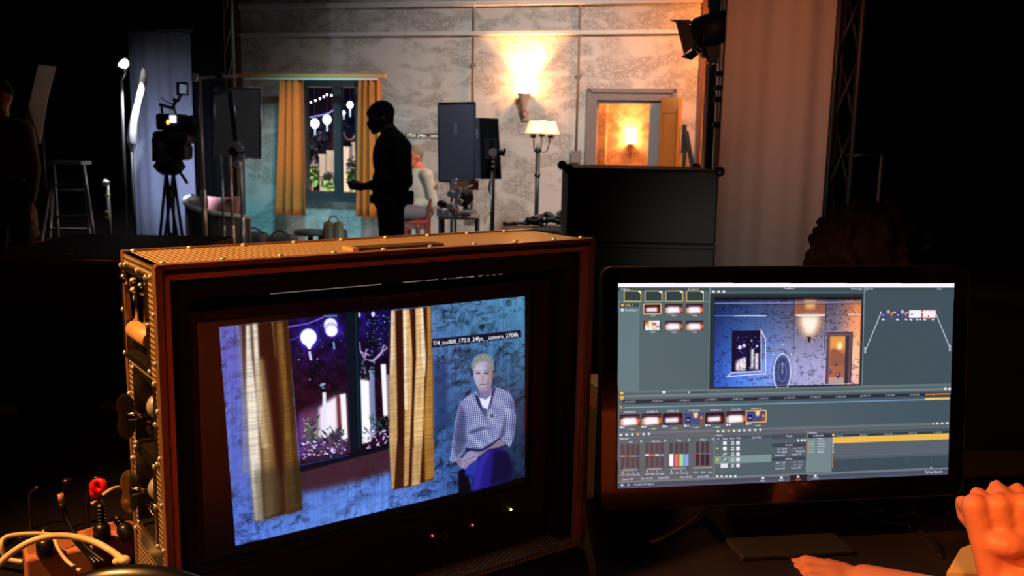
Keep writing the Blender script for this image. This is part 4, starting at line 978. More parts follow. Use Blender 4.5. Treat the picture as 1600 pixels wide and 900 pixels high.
# black masking flat behind those poles
D = 9.6
a, b_ = P(1099, 200, D), P(1145, 200, D)
drape('narrow black masking drape between the set wall and the pale drape', 'masking_drape', a.x, b_.x + .6, D, .02, 4.8, blackcloth, 4, .02, 8)
# big pale drape on the right
D = 5.2
a, b_ = P(1127, 200, D), P(1303, 200, D)
drape('wide pale drape lit orange, hanging right of the black stage light', 'stage_drape', a.x, b_.x, D, .04, 3.4, mat('pale_drape_cloth', S(168, 158, 152), .9, var=.05, vs=2), 2, .012, 11)
# dark tower right of the drape and thin stand
tower('black lattice tower just right of the pale drape', 1324, 5.0, .12, .1, 3.3, black, 9)
t, f, tp = stand('light_stand', 'thin pale pole standing in the dark right of the pale drape', (1378, 243), 4.6, P(1378, 243, 4.6).z, .007, steel, yaw=2.2, spread=.25)
MB().cyl(P(1322, 243, 4.62), P(1379, 242, 4.6), .006).build('cross_arm', dsteel, t)

# ---- big olive equipment trunk
D = 4.6
xa, xb = P(886, 330, D).x, P(1121, 330, D).x; zt_ = P(1000, 264, D).z; zlid = P(1000, 384, D).z
t = thing('travel_chest', 'large dark olive equipment trunk standing behind the desk, left of the pale drape', 'trunk', Vector(((xa + xb) / 2, D, 0)))
ol = mat('olive_paint', S(27, 27, 19), .6, bump=.03)
MB().cbox(((xa + xb) / 2, D + .3, (zt_ + zlid) / 2 + .004), xb - xa, .6, zt_ - zlid - .008, 0, .012).build('lid', ol, t)
MB().cbox(((xa + xb) / 2, D + .3, (zlid + .14) / 2 - .002), xb - xa, .6, zlid - .144, 0, .012).build('trunk_body', ol, t)
MB().cbox(((xa + xb) / 2, D + .3, zlid), xb - xa + .006, .606, .022, 0, .004).build('seam_rail', black, t)
for x in (xa, xb):
    for y in (D, D + .6):
        MB().ell((x, y, zt_ - .006), .026, .026, .026, 12, 8).build('corner_cap', black, t)
for x in (xa + .1, xb - .1):
    for y in (D + .1, D + .5):
        w_ = MB().cyl((x - .02, y, .05), (x + .02, y, .05), .048).build('caster', black, t)
        MB().box((x - .03, y - .03, .1), (.06, 0, 0), (0, .06, 0), (0, 0, .04)).build('caster_fork', dsteel, w_)
# ================================================================== the desk and what stands on it
DZ = 0.75
deskm = mat('desk_top', S(28, 18, 15), .5, bump=.03)
t = thing('desk', 'long dark desk carrying the flight case and the computer display', 'desk', (0, 1.5, 0))
MB().cbox((.1, 1.45, DZ - .02), 3.4, 1.15, .04, 0, .006).build('desktop', deskm, t)
for x in (-1.5, 1.7):
    for y in (.95, 1.95): MB().cbox((x, y, (DZ - .04) / 2), .06, .06, DZ - .04, 0, .006).build('leg', dsteel, t)

# ---- painted pictures for the two screens: canvases that become colour on fine grids
def vnoise(x, y, seed):
    rs = np.random.RandomState(seed); T = rs.rand(64, 64).astype(np.float32)
    xi = np.floor(x).astype(int); yi = np.floor(y).astype(int); fx = x - xi; fy = y - yi
    fx = fx * fx * (3 - 2 * fx); fy = fy * fy * (3 - 2 * fy)
    g_ = lambda a, b: T[a % 64, b % 64]
    return (g_(xi, yi) * (1 - fx) + g_(xi + 1, yi) * fx) * (1 - fy) + (g_(xi, yi + 1) * (1 - fx) + g_(xi + 1, yi + 1) * fx) * fy
def fbm(x, y, seed, o=4):
    s = 0; a = .5
    for k in range(o): s = s + a * vnoise(x * 2 ** k + k * 7.3, y * 2 ** k + k * 3.1, seed + k); a *= .5
    return s / (1 - .5 ** o)
def gblur(m, s):
    if s <= 0: return m
    r = max(1, int(s * 3)); k = np.exp(-.5 * (np.arange(-r, r + 1) / s) ** 2); k /= k.sum()
    m = np.pad(m, r, mode='edge')
    m = sum(k[i] * m[i:i + m.shape[0] - 2 * r, :] for i in range(2 * r + 1))
    return sum(k[i] * m[:, i:i + m.shape[1] - 2 * r] for i in range(2 * r + 1))
class Canvas:
    def __init__(s, x0, y0, w, h, res, tf=None):      # res = pixels per unit
        s.x0, s.y0, s.r = x0, y0, res; s.W, s.H = int(w * res), int(h * res); s.a = np.zeros((s.H, s.W, 3), np.float32); s.tf = tf
    def c(s, p):
        if s.tf: p = s.tf(*p)
        return ((p[0] - s.x0) * s.r, (p[1] - s.y0) * s.r)
    def grid(s, bx):
        y, x = np.mgrid[bx[1]:bx[3], bx[0]:bx[2]]; return x / s.r + s.x0, y / s.r + s.y0
    def bb(s, pts, pad):
        xs = [p[0] for p in pts]; ys = [p[1] for p in pts]
        return (max(0, int(min(xs) - pad)), max(0, int(min(ys) - pad)), min(s.W, int(max(xs) + pad) + 2), min(s.H, int(max(ys) + pad) + 2))
    def mask(s, pts, bl=0, ss=2):
        pts = [s.c(p) for p in pts]; b = s.bb(pts, bl * 3 + 1)
        if b[2] <= b[0] or b[3] <= b[1]: return b, None
        w, h = b[2] - b[0], b[3] - b[1]
        yy, xx = np.mgrid[0:h * ss, 0:w * ss]; xx = (xx + .5) / ss + b[0]; yy = (yy + .5) / ss + b[1]
        ins = np.zeros(xx.shape, bool); n = len(pts)
        for i in range(n):
            (xa, ya), (xb, yb) = pts[i], pts[(i + 1) % n]
            if ya == yb: continue
            ins ^= ((ya > yy) != (yb > yy)) & (xx < (xb - xa) * (yy - ya) / (yb - ya) + xa)
        m = ins.reshape(h, ss, w, ss).mean((1, 3)).astype(np.float32)
        return b, gblur(m, bl) if bl else m
    def put(s, b, m, col, al=1.0):
        if m is None: return
        v = s.a[b[1]:b[3], b[0]:b[2]]
        col = np.array(col, np.float32) / 255 if not isinstance(col, np.ndarray) else col
        m = (m * al)[..., None]; v[:] = v * (1 - m) + col * m
    def poly(s, pts, col, al=1.0, bl=0):
        b, m = s.mask(pts, bl * s.r if not s.tf else bl)
        if m is None: return
        if callable(col): x, y = s.grid(b); col = col(x, y)
        s.put(b, m, col, al)
    def ellip(s, x, y, rx, ry, col, al=1.0, bl=0, n=20, rot=0):
        c_, s_ = math.cos(rot), math.sin(rot)
        s.poly([(x + rx * math.cos(k) * c_ - ry * math.sin(k) * s_, y + rx * math.cos(k) * s_ + ry * math.sin(k) * c_) for k in [2 * PI * i / n for i in range(n)]], col, al, bl)
    def line(s, pts, w, col, al=1.0, bl=0):
        for (xa, ya), (xb, yb) in zip(pts[:-1], pts[1:]):
            dx, dy = xb - xa, yb - ya; l = math.hypot(dx, dy) or 1; nx, ny = -dy / l * w / 2, dx / l * w / 2
            s.poly([(xa + nx, ya + ny), (xb + nx, yb + ny), (xb - nx, yb - ny), (xa - nx, ya - ny)], col, al, bl)
    def text(s, st, x, y, h, col, slope=0.0, wfit=None, bold=.0):   # baseline start x,y
        tris, tw = glyphs(st); k = h / .70; kx = k if wfit is None else wfit / max(tw, .01)
        for tr_ in tris:
            pts = [(x + p[0] * kx, y - p[1] * k + slope * p[0] * kx) for p in tr_]; s.poly(pts, col)
            if bold: s.poly([(a + bold, b) for a, b in pts], col)
    def sample(s, X, Y):
        X = np.clip((X - s.x0) * s.r - .5, 0, s.W - 1.001); Y = np.clip((Y - s.y0) * s.r - .5, 0, s.H - 1.001)
        xi = X.astype(int); yi = Y.astype(int); fx = (X - xi)[:, None]; fy = (Y - yi)[:, None]; A = s.a
        return (A[yi, xi] * (1 - fx) + A[yi, xi + 1] * fx) * (1 - fy) + (A[yi + 1, xi] * (1 - fx) + A[yi + 1, xi + 1] * fx) * fy
_gc = {}
def glyphs(st):
    if st in _gc: return _gc[st]
    cu = bpy.data.curves.new('t', 'FONT'); cu.body = st; cu.resolution_u = 2; ob = bpy.data.objects.new('t', cu); COL.objects.link(ob)
    dg = bpy.context.evaluated_depsgraph_get(); ev = ob.evaluated_get(dg); me = ev.to_mesh(); me.calc_loop_triangles()
    T = [[(me.vertices[i].co.x, me.vertices[i].co.y) for i in lt.vertices] for lt in me.loop_triangles]
    ev.to_mesh_clear(); bpy.data.objects.remove(ob); bpy.data.curves.remove(cu)
    w = max([p[0] for t_ in T for p in t_] or [1]); _gc[st] = (T, w); return _gc[st]
def linnp(a): a = np.clip(a, 0, 4); return np.where(a <= .04045, a / 12.92, ((a + .055) / 1.055) ** 2.4)
def screen_mesh(name, O, A, B_, nx, ny, parent, sampler, base=(.012, .010, .010, 1), es=1.0, rough=.12):
    O, A, B_ = Vector(O), Vector(A), Vector(B_); I, J = np.meshgrid(np.arange(nx + 1) / nx, np.arange(ny + 1) / ny)
    Pn = np.array(O)[None, :] + I.reshape(-1, 1) * np.array(A)[None, :] + J.reshape(-1, 1) * np.array(B_)[None, :]
    q = Pn - np.array(EYE)[None, :]; zc = q @ np.array(FW); px = 800 + FPX * (q @ np.array(RT)) / zc; py = 450 - FPX * (q @ np.array(UP)) / zc
    col = sampler(px, py); rgba = np.ones((len(Pn), 4), np.float32); rgba[:, :3] = linnp(col)
    me = bpy.data.meshes.new(name); off = Vector((0, 0, 0)); p_ = parent
    while p_ is not None: off += p_.location; p_ = p_.parent
    nv = len(Pn); me.vertices.add(nv); me.vertices.foreach_set('co', (Pn - np.array(off)[None, :]).astype(np.float32).ravel())
    k = (np.arange(ny)[:, None] * (nx + 1) + np.arange(nx)[None, :]).ravel(); qd = np.stack([k, k + nx + 1, k + nx + 2, k + 1], 1)
    me.loops.add(qd.size); me.loops.foreach_set('vertex_index', qd.ravel().astype(np.int32)); me.polygons.add(len(qd))
    me.polygons.foreach_set('loop_start', (np.arange(len(qd)) * 4).astype(np.int32)); me.update(calc_edges=True); me.validate()
    at = me.color_attributes.new('picture', 'FLOAT_COLOR', 'POINT'); at.data.foreach_set('color', rgba.ravel())
    m, nt, b = node_mat(name + '_glow'); va = N(nt, 'ShaderNodeVertexColor', layer_name='picture')
    nt.links.new(va.outputs[0], b.inputs['Emission Color']); b.inputs['Emission Strength'].default_value = es
    b.inputs['Base Color'].default_value = base; b.inputs['Roughness'].default_value = rough
    me.materials.append(m); o = bpy.data.objects.new(name, me); COL.objects.link(o); o.parent = parent; return o

# ---- picture on the big monitor (interview shot)
cv = Canvas(296, 440, 570, 440, 2.0)
cv.a[:] = np.array([3, 2, 2], np.float32) / 255
Xg, Yg = cv.grid((0, 0, cv.W, cv.H))
botl = lambda x: 853 - (x - 368) * .239
topl = lambda x: 511 - (x - 342) * .1004
leftx = lambda y: 342 + (y - 511) * 26 / 342
# wallpaper in the shot
v = np.clip((Yg - topl(Xg)) / (botl(Xg) - topl(Xg)), 0, 1); h = np.clip((Xg - 342) / 478, 0, 1)
c00, c10, c01, c11 = [np.array(c, np.float32) / 255 for c in ((96, 98, 190), (78, 138, 176), (84, 118, 222), (34, 70, 128))]
wall = (c00 * (1 - h[..., None]) + c10 * h[..., None]) * (1 - v[..., None]) + (c01 * (1 - h[..., None]) + c11 * h[..., None]) * v[..., None]
low = np.exp(-((h - .45) / .30) ** 2)[..., None] * np.clip((v - .6) * 3, 0, 1)[..., None]
wall = wall * (1 - low) + np.array([98, 140, 232], np.float32) / 255 * low
sx, sy = Xg / 1.0, Yg + .22 * Xg
wx_ = fbm(sx / 22, sy / 22, 71, 2) * 30; wy_ = fbm(sx / 22 + 9, sy / 22, 72, 2) * 30; sw = np.abs(fbm((sx + wx_) / 17, (sy + wy_) / 12, 3, 3) - .5); mot = np.clip((fbm(sx / 50, sy / 36, 21, 2) - .38) * 5, 0, 1)
ink = np.clip(1 - sw * 15, 0, 1) * (.25 + .75 * mot) * .40 + np.clip((fbm(sx / 13, sy / 9, 33, 4) - .50) * 5, 0, 1) * (.3 + .7 * mot) * .34
strk = (fbm(sx / 3.0, sy / 120, 5, 3) - .5) * .28
wall = wall * (1 - ink[..., None]) * (1 + strk[..., None])
rt_ = np.clip((h - .70) / .3, 0, 1) * np.clip((v - .25) * 2.0, 0, 1); wall = wall * (1 - .45 * rt_[..., None])
b, m = cv.mask([(342, 511), (820, 463), (820, 745), (368, 853)]); cv.put(b, m, wall[b[1]:b[3], b[0]:b[2]])
# shadow below the sill
b, m = cv.mask([(466, 716), (612, 680), (616, 735), (560, 752), (480, 770), (462, 765)], 9); cv.put(b, m, (60, 26, 30), .9)
# left curtain
def cloth(x, y): return 1 + .25 * (fbm(x / 1.2, (y + .15 * x) / 40, 8, 2) - .5) + .35 * (fbm(x / 30, (y + .2 * x) / 1.3, 12, 2) - .5)
cv.poly([(373, 508), (452, 500), (458, 620), (472, 796), (398, 816), (392, 740), (384, 640)], (42, 16, 12), bl=1.0)
def strip(pts, c, bl=1.5, al=1.0): cv.poly(pts, lambda x, y: np.clip(np.array(c, np.float32) / 255 * cloth(x, y)[..., None], 0, 1), al, bl)
strip([(384, 508), (391, 507), (394, 560), (403, 640), (412, 812), (398, 815), (388, 700), (384, 620)], (225, 214, 196), 1.6)
strip([(394, 506), (402, 505), (405, 560), (412, 640), (422, 700), (410, 700), (402, 640), (397, 560)], (220, 210, 190), 1.6)
strip([(403, 560), (411, 560), (424, 660), (430, 760), (432, 803), (412, 812), (408, 700)], (176, 146, 96), 3.2, .8)
strip([(412, 640), (424, 680), (438, 760), (440, 800), (428, 804), (424, 740)], (120, 82, 38), 3.5, .7)
strip([(371, 509), (378, 508), (384, 620), (390, 740), (380, 740), (376, 612)], (128, 128, 146), 1.8, .7)
strip([(424, 503), (427, 503), (432, 560), (430, 560)], (150, 120, 80), .8)
strip([(430, 503), (442, 502), (450, 600), (462, 700), (470, 794), (446, 803), (442, 700), (434, 600)], (112, 78, 32), 2.6, .9)
strip([(436, 503), (440, 502), (447, 600), (452, 690), (446, 690), (440, 600)], (146, 106, 52), 2, .6)
strip([(447, 501), (452, 501), (458, 620), (472, 780), (462, 790), (454, 660)], (70, 44, 14), 2)
cv.poly([(396, 735), (440, 730), (442, 806), (398, 818)], (40, 36, 28), .55, 6); cv.poly([(444, 728), (472, 722), (474, 798), (448, 806)], (34, 32, 26), .5, 5)
cv.poly([(410, 505), (428, 503), (446, 640), (442, 744), (434, 744), (428, 640)], (44, 16, 10), .55, 3)
# window
cv.poly([(451, 498), (612, 482), (612, 694), (470, 724), (462, 640)], (14, 10, 34), bl=.6)
def zw(*pts): return [(312 + x / 2.2166, 437 + y / 2.2166) for x, y in pts]
def night(x, y):
    n = fbm(x / 9, y / 9, 40, 4)[..., None]; t_ = np.clip((y - 500) / 110, 0, 1)[..., None]
    return np.clip((np.array([22, 14, 92]) * (1 - t_) + np.array([34, 10, 26]) * t_).astype(np.float32) / 255 * (.25 + 1.5 * n ** 1.5), 0, 1)
cv.poly([(450, 500), (540, 491), (548, 705), (545, 711), (470, 728), (462, 640)], night); cv.poly([(560, 489), (610, 484), (612, 692), (566, 703)], night)
cv.line([(450, 511), (480, 506), (505, 496)], 1.6, (150, 120, 255), bl=.5); cv.line([(453, 532), (470, 525)], 1.2, (110, 80, 220), bl=.5); cv.line([(505, 494), (527, 493)], 3, (90, 130, 160), bl=.8)
rs = np.random.RandomState(4)
def leaves(n, x0, y0, x1, y1, cols, s0=.8, s1=2.6):
    for _ in range(n):
        x, y = rs.uniform(x0, x1), rs.uniform(y0, y1); cv.ellip(x, y, rs.uniform(s0, s1), rs.uniform(.5, 1.2), cols[rs.randint(len(cols))], rs.uniform(.4, .95), .3, 8, rs.uniform(0, 3))
def blades(n, x0, y0, x1, y1, cols, l0=4, l1=12, w=1.6):
    for _ in range(n):
        x, y = rs.uniform(x0, x1), rs.uniform(y0, y1); a = rs.uniform(-1.1, 1.1); l = rs.uniform(l0, l1); dx, dy = math.sin(a) * l, -math.cos(a) * l
        cv.poly([(x - w / 2, y), (x + w / 2, y), (x + dx, y + dy)], cols[rs.randint(len(cols))], .95, .3)
leaves(80, 470, 500, 538, 545, [(70, 80, 200), (130, 150, 230), (50, 50, 140), (40, 80, 120)], .5, 1.3)
leaves(90, 458, 540, 540, 612, [(44, 26, 70), (60, 40, 110), (20, 8, 20), (12, 6, 24), (60, 80, 110)], .6, 2.4)
leaves(120, 572, 492, 611, 556, [(60, 130, 140), (150, 190, 220), (30, 70, 80), (100, 120, 220), (10, 8, 30)], .6, 2.0)
for x, y, r, rr in ((482, 527, 13, 13.5), (516.5, 508, 10.5, 11), (518, 517, 9.5, 9)): cv.ellip(x, y, r * 1.3, rr * 1.35, (80, 60, 255), .55, 3); cv.ellip(x, y, r, rr, (255, 255, 255), 1, .6)
cv.poly([(474, 534), (491, 534), (485, 546), (482, 546)], (250, 250, 255), 1, .6); cv.line([(483.5, 549), (486, 563)], 4, (205, 205, 255), bl=.5); cv.line([(521, 534), (522.5, 546)], 3, (120, 150, 210), bl=.5)
for x, y in ((560.5, 492), (583, 491)): cv.ellip(x, y, 2.8, 4.2, (220, 225, 255), 1, .6)
for x, y in ((467, 562), (496, 561), (484, 593)): cv.ellip(x, y, 1.6, 1.6, (150, 150, 230), .9, .5)
cv.ellip(504, 601, 5, 2.2, (160, 190, 210), .9, .5, rot=-.4); cv.ellip(505, 606, 3, 1.4, (90, 130, 160), .9, .4)
# lit yard, left pane
cv.poly(zw((405, 440), (470, 400), (513, 396), (518, 600), (345, 620), (345, 500)), (190, 160, 220), .35, 7)
cv.poly(zw((412, 445), (438, 425), (475, 402), (478, 520), (440, 545), (410, 545)), (250, 240, 255), 1, 2.2)
cv.poly(zw((425, 390), (438, 390), (441, 545), (428, 548)), (235, 235, 255), 1, .7)
cv.poly(zw((484, 398), (506, 394), (513, 550), (492, 556)), (255, 250, 255), 1, .9)
cv.poly(zw((474, 408), (486, 404), (492, 520), (480, 522)), (120, 50, 50), .95, 1.0)
cv.poly(zw((343, 470), (362, 460), (366, 600), (345, 612)), (110, 60, 170), .7, 3); cv.poly(zw((350, 450), (410, 440), (415, 520), (350, 540)), (140, 70, 120), .45, 5)
leaves(70, *zw((360, 470))[0], *zw((415, 560))[0], [(30, 130, 60), (70, 180, 90), (16, 60, 34), (190, 230, 160), (10, 16, 30)], 1.4, 4.2)
blades(34, *zw((430, 520))[0], *zw((512, 580))[0], [(8, 10, 30), (10, 30, 30), (20, 60, 50)], 6, 15, 2.4)
leaves(70, *zw((350, 555))[0], *zw((512, 612))[0], [(10, 8, 34), (14, 30, 40), (70, 40, 150), (8, 8, 20)], 1.5, 4.5)
for _ in range(60):
    x, y = zw((rs.uniform(352, 508), rs.uniform(560, 628)))[0]; y -= abs(x - 500) * .04; cv.ellip(x, y, rs.uniform(.9, 3.2), rs.uniform(.7, 1.6), [(250, 240, 255), (190, 150, 255), (215, 190, 255)][rs.randint(3)], .95, .4, 10, rs.uniform(-.8, .8))
blades(20, *zw((350, 590))[0], *zw((510, 628))[0], [(8, 8, 34), (14, 14, 44)], 4, 9, 2)
# right pane
cv.poly(zw((553, 345), (588, 350), (594, 560), (562, 570)), (255, 252, 255), 1, 1.0); cv.poly(zw((588, 310), (604, 320), (610, 540), (594, 555)), (150, 170, 220), .9, 1.0); cv.line(zw((597, 320), (602, 530)), 1, (60, 70, 130), .8, .4)
cv.poly(zw((627, 293), (645, 292), (652, 470), (636, 475)), (252, 250, 255), 1, .7); cv.poly(zw((646, 330), (660, 325), (660, 480), (652, 480)), (190, 180, 210), .8, 1)
for pts in ([(553, 215), (556, 245), (572, 275), (600, 283), (625, 262), (640, 225)], [(572, 270), (578, 240)], [(600, 280), (632, 250), (650, 235)], [(555, 250), (590, 262)]): cv.line(zw(*pts), 2.0, (205, 180, 225), .9, .5)
leaves(60, *zw((555, 275))[0], *zw((606, 350))[0], [(30, 110, 70), (80, 170, 120), (190, 225, 220), (10, 24, 30)], .8, 2.6)
blades(30, *zw((596, 480))[0], *zw((655, 530))[0], [(10, 24, 34), (30, 80, 70), (60, 130, 100)], 8, 18, 2.2)
leaves(60, *zw((566, 515))[0], *zw((656, 580))[0], [(10, 8, 34), (14, 30, 40), (70, 40, 150)], 1.4, 4)
for _ in range(40): x, y = zw((rs.uniform(568, 652), rs.uniform(520, 588)))[0]; cv.ellip(x, y, rs.uniform(.9, 2.8), rs.uniform(.7, 1.5), [(250, 240, 255), (190, 140, 255), (215, 190, 255)][rs.randint(3)], .95, .4, 10, rs.uniform(-.8, .8))
cv.poly([(540, 488), (560, 486), (566, 705), (548, 712)], (6, 18, 30), bl=.8); cv.line([(556, 490), (561, 700)], 1.5, (20, 60, 80), .8, .6)
cv.poly([(468, 727), (612, 692), (612, 700), (470, 738)], (8, 12, 26), bl=.8); cv.line([(470, 727), (545, 711)], 1.2, (60, 80, 170), .8, .5)
# right curtain
cv.poly([(610, 486), (673, 479), (677, 600), (678, 748), (660, 754), (640, 760), (612, 766), (608, 680), (607, 560)], (50, 18, 12), bl=.7)
strip([(611, 486), (617.5, 485), (620, 600), (621, 680), (616, 762), (612, 767), (608, 690), (608, 600)], (196, 158, 104), .8)
strip([(611, 486), (615, 485), (615, 560), (610, 600)], (240, 225, 210), .8, .8)
strip([(629.5, 484), (640, 483), (645, 560), (643, 640), (638, 758), (631, 761), (632, 640), (631, 560)], (214, 170, 108), .8)
strip([(630, 484), (634, 483), (635, 560), (636, 640), (632, 640)], (250, 236, 220), .8, .8)
strip([(649, 482), (660, 481), (664, 560), (662, 660), (656, 756), (643, 760), (646, 660), (650, 560)], (222, 182, 124), .9)
strip([(657, 481), (661, 481), (666, 560), (664, 590), (659, 560)], (245, 232, 214), .7, .8)
strip([(667, 480), (673, 479), (677, 600), (678, 746), (664, 752), (662, 660), (668, 560)], (176, 124, 56), 1.2)
cv.line([(643.5, 483), (645, 560), (646, 700)], 1.5, (70, 36, 18), .8, .6)
cv.poly([(612, 700), (678, 690), (678, 750), (612, 768)], (90, 50, 20), .25, 4)
b, m = cv.mask([(677, 560), (700, 570), (700, 660), (678, 690)], 5); cv.put(b, m, (22, 28, 70), .5)
# slate caption
cv.poly([(675, 530), (814, 515.5), (814.5, 527), (675, 543.5)], (14, 16, 40), .96, .5)
cv.text('T/4_iso800_172.0_24fps__camera_2700k', 676, 540, 6.6, (250, 250, 255), slope=-.105, wfit=134, bold=.5)
# seated man in the shot: helper from traced outline
def zt(pts): return [(660 + x / 3.215, 500 + y / 3.215) for x, y in pts]
cv.poly(zt([(180, 760), (215, 740), (250, 860), (182, 878)]), (10, 6, 20), 1, .6)
cv.poly(zt([(280, 690), (330, 640), (395, 635), (430, 680), (450, 740), (450, 805), (250, 862), (240, 852), (252, 800), (212, 780), (216, 735)]), (34, 24, 124), 1, .6)
cv.poly(zt([(360, 650), (430, 660), (455, 720), (452, 806), (340, 830), (350, 740)]), (12, 12, 44), .9, 2.5)
cv.poly(zt([(250, 855), (285, 700), (320, 655), (345, 650), (305, 740), (285, 850)]), (58, 50, 180), .6, 2)
cv.poly(zt([(215, 770), (218, 735), (265, 700), (282, 705), (262, 790)]), (40, 60, 170), .8, 1.5)
SH_ = [(272, 358), (238, 376), (190, 410), (172, 470), (160, 540), (148, 610), (140, 680), (133, 702), (150, 716), (166, 712), (190, 690), (214, 655), (216, 640), (260, 648), (300, 646), (345, 625), (385, 592), (410, 612), (438, 640), (455, 610), (466, 560), (470, 480), (460, 410), (436, 360), (395, 345), (358, 330), (345, 375), (318, 402), (288, 392)]
def plaid(x, y):
    u_ = x * .98 + y * .12; v_ = y + .12 * x; w_ = .5 + .5 * np.sin(u_ * 2.0 + 1.2 * np.sin(y / 14)); z_ = .5 + .5 * np.sin(v_ * 2.0 + 1.2 * np.sin(x / 11)); k = np.clip(.10 + .90 * np.minimum(w_ * 1.6, 1) * np.minimum(z_ * 1.6, 1), 0, 1)[..., None]
    return (np.array([46, 54, 116]) * (1 - k) + np.array([208, 220, 255]) * k).astype(np.float32) / 255
cv.poly(zt(SH_), plaid, 1, .35)
for pts, al, bl in (([(190, 420), (215, 470), (222, 600), (205, 660), (165, 690), (158, 600), (176, 500)], .55, 2.5), ([(232, 560), (300, 535), (350, 545), (300, 552), (240, 575)], .55, 1.2), ([(400, 540), (416, 470), (420, 560), (398, 600), (380, 600)], .5, 1.5),
                    ([(440, 380), (470, 450), (470, 560), (450, 630), (448, 520)], .35, 2), ([(216, 640), (300, 646), (385, 592), (384, 610), (300, 660), (220, 660)], .6, .8)):
    cv.poly(zt(pts), (22, 26, 66), al, bl)
cv.poly(zt([(262, 372), (280, 385), (300, 440), (318, 488), (306, 470), (276, 418)]), (24, 30, 70), .9, .5)
cv.poly(zt([(358, 332), (368, 342), (352, 400), (322, 486), (336, 430), (345, 380)]), (30, 34, 74), .9, .5)
cv.poly(zt([(286, 388), (318, 400), (347, 374), (342, 400), (324, 452), (308, 440), (296, 420)]), (226, 232, 255), 1, .5)
cv.poly(zt([(296, 440), (326, 446), (316, 484), (306, 470)]), (60, 80, 120), .9, .8)
cv.poly(zt([(340, 474), (358, 472), (356, 490), (341, 491)]), (60, 56, 60), .8, .5)
cv.poly(zt([(276, 340), (345, 320), (350, 372), (320, 398), (290, 384)]), (126, 116, 158), 1, .5)
fc = [(257, 250), (256, 285), (266, 315), (276, 340), (292, 357), (312, 358), (332, 346), (346, 318), (351, 270), (340, 222), (320, 206), (290, 205), (266, 218)]
cv.poly(zt(fc), (170, 166, 190), 1, .5); cv.poly(zt([(318, 215), (345, 235), (352, 280), (345, 325), (328, 350), (318, 330), (330, 290), (322, 250)]), (142, 116, 128), .75, 1.8)
cv.poly(zt([(262, 235), (300, 220), (318, 240), (300, 262), (266, 262)]), (198, 196, 216), .6, 2.0); cv.poly(zt([(264, 270), (292, 272), (292, 300), (272, 322)]), (188, 186, 206), .5, 2)
cv.poly(zt([(296, 275), (310, 278), (314, 305), (300, 310), (292, 300)]), (176, 104, 116), .4, 1.0); cv.ellip(*zt([(330, 318)])[0], 2.2, 3, (150, 90, 90), .4, .8)
cv.line(zt([(268, 268), (290, 266)]), 1.3, (52, 40, 56), 1, .4); cv.line(zt([(308, 268), (332, 266)]), 1.3, (60, 40, 46), 1, .4); cv.line(zt([(266, 258), (290, 254)]), .9, (110, 96, 100), .8, .3); cv.line(zt([(306, 254), (334, 256)]), .9, (100, 76, 76), .8, .3)
cv.ellip(*zt([(281, 270)])[0], 2.2, 1.0, (70, 66, 92), .9, .3); cv.ellip(*zt([(320, 270)])[0], 2.2, 1.0, (54, 44, 60), .9, .3); cv.poly(zt([(262, 318), (280, 346), (300, 358), (330, 346), (346, 318), (330, 334), (300, 344), (278, 334)]), (120, 104, 130), .5, 1.2)
cv.line(zt([(286, 326), (300, 323), (318, 325)]), 1.2, (96, 60, 84), 1, .4); cv.line(zt([(284, 316), (316, 316)]), 1.0, (130, 120, 140), .7, .5)
cv.ellip(*zt([(356, 276)])[0], 2.0, 4.4, (140, 84, 80), 1, .4)
cv.poly(zt([(248, 252), (246, 222), (258, 190), (284, 172), (315, 168), (342, 182), (357, 208), (360, 246), (352, 262), (345, 236), (335, 216), (310, 206), (284, 208), (266, 222), (258, 250)]), (130, 138, 138), 1, .5)
for k in range(14): x = 256 + k * 7.5; cv.line(zt([(x, 212 - 24 * math.sin((k + 1) / 16 * PI)), (x + 8, 188 - 14 * math.sin((k + 1) / 15 * PI))]), .7, (178, 184, 178) if k % 2 else (84, 92, 96), .8, .3)
cv.poly(zt([(252, 662), (300, 660), (350, 632), (385, 600), (402, 606), (418, 624), (380, 640), (330, 648), (285, 686), (262, 680)]), (136, 116, 136), 1, .5)
cv.poly(zt([(165, 700), (190, 688), (212, 700), (200, 745), (182, 735)]), (130, 116, 148), 1, .5)
cv.poly(zt([(196, 700), (226, 664), (248, 656), (284, 676), (272, 702), (240, 724), (216, 750), (196, 742)]), (150, 140, 180), 1, .5)
for a_, b_ in (((206, 712), (250, 690)), ((210, 726), (258, 702)), ((214, 740), (262, 712)), ((222, 700), (268, 684))): cv.line(zt([a_, b_]), .9, (60, 46, 90), .9, .3)
for a_, b_ in (((212, 706), (252, 684)), ((214, 720), (262, 696))): cv.line(zt([a_, b_]), .8, (208, 200, 232), .8, .3)
# notched silhouette of something at the bottom of the shot
cv.poly([(578, 805), (582, 801), (588, 802), (592, 800), (598, 799), (603, 796), (606, 794), (610, 796), (616, 795), (616, 800), (578, 810)], (2, 2, 8), 1, .4)

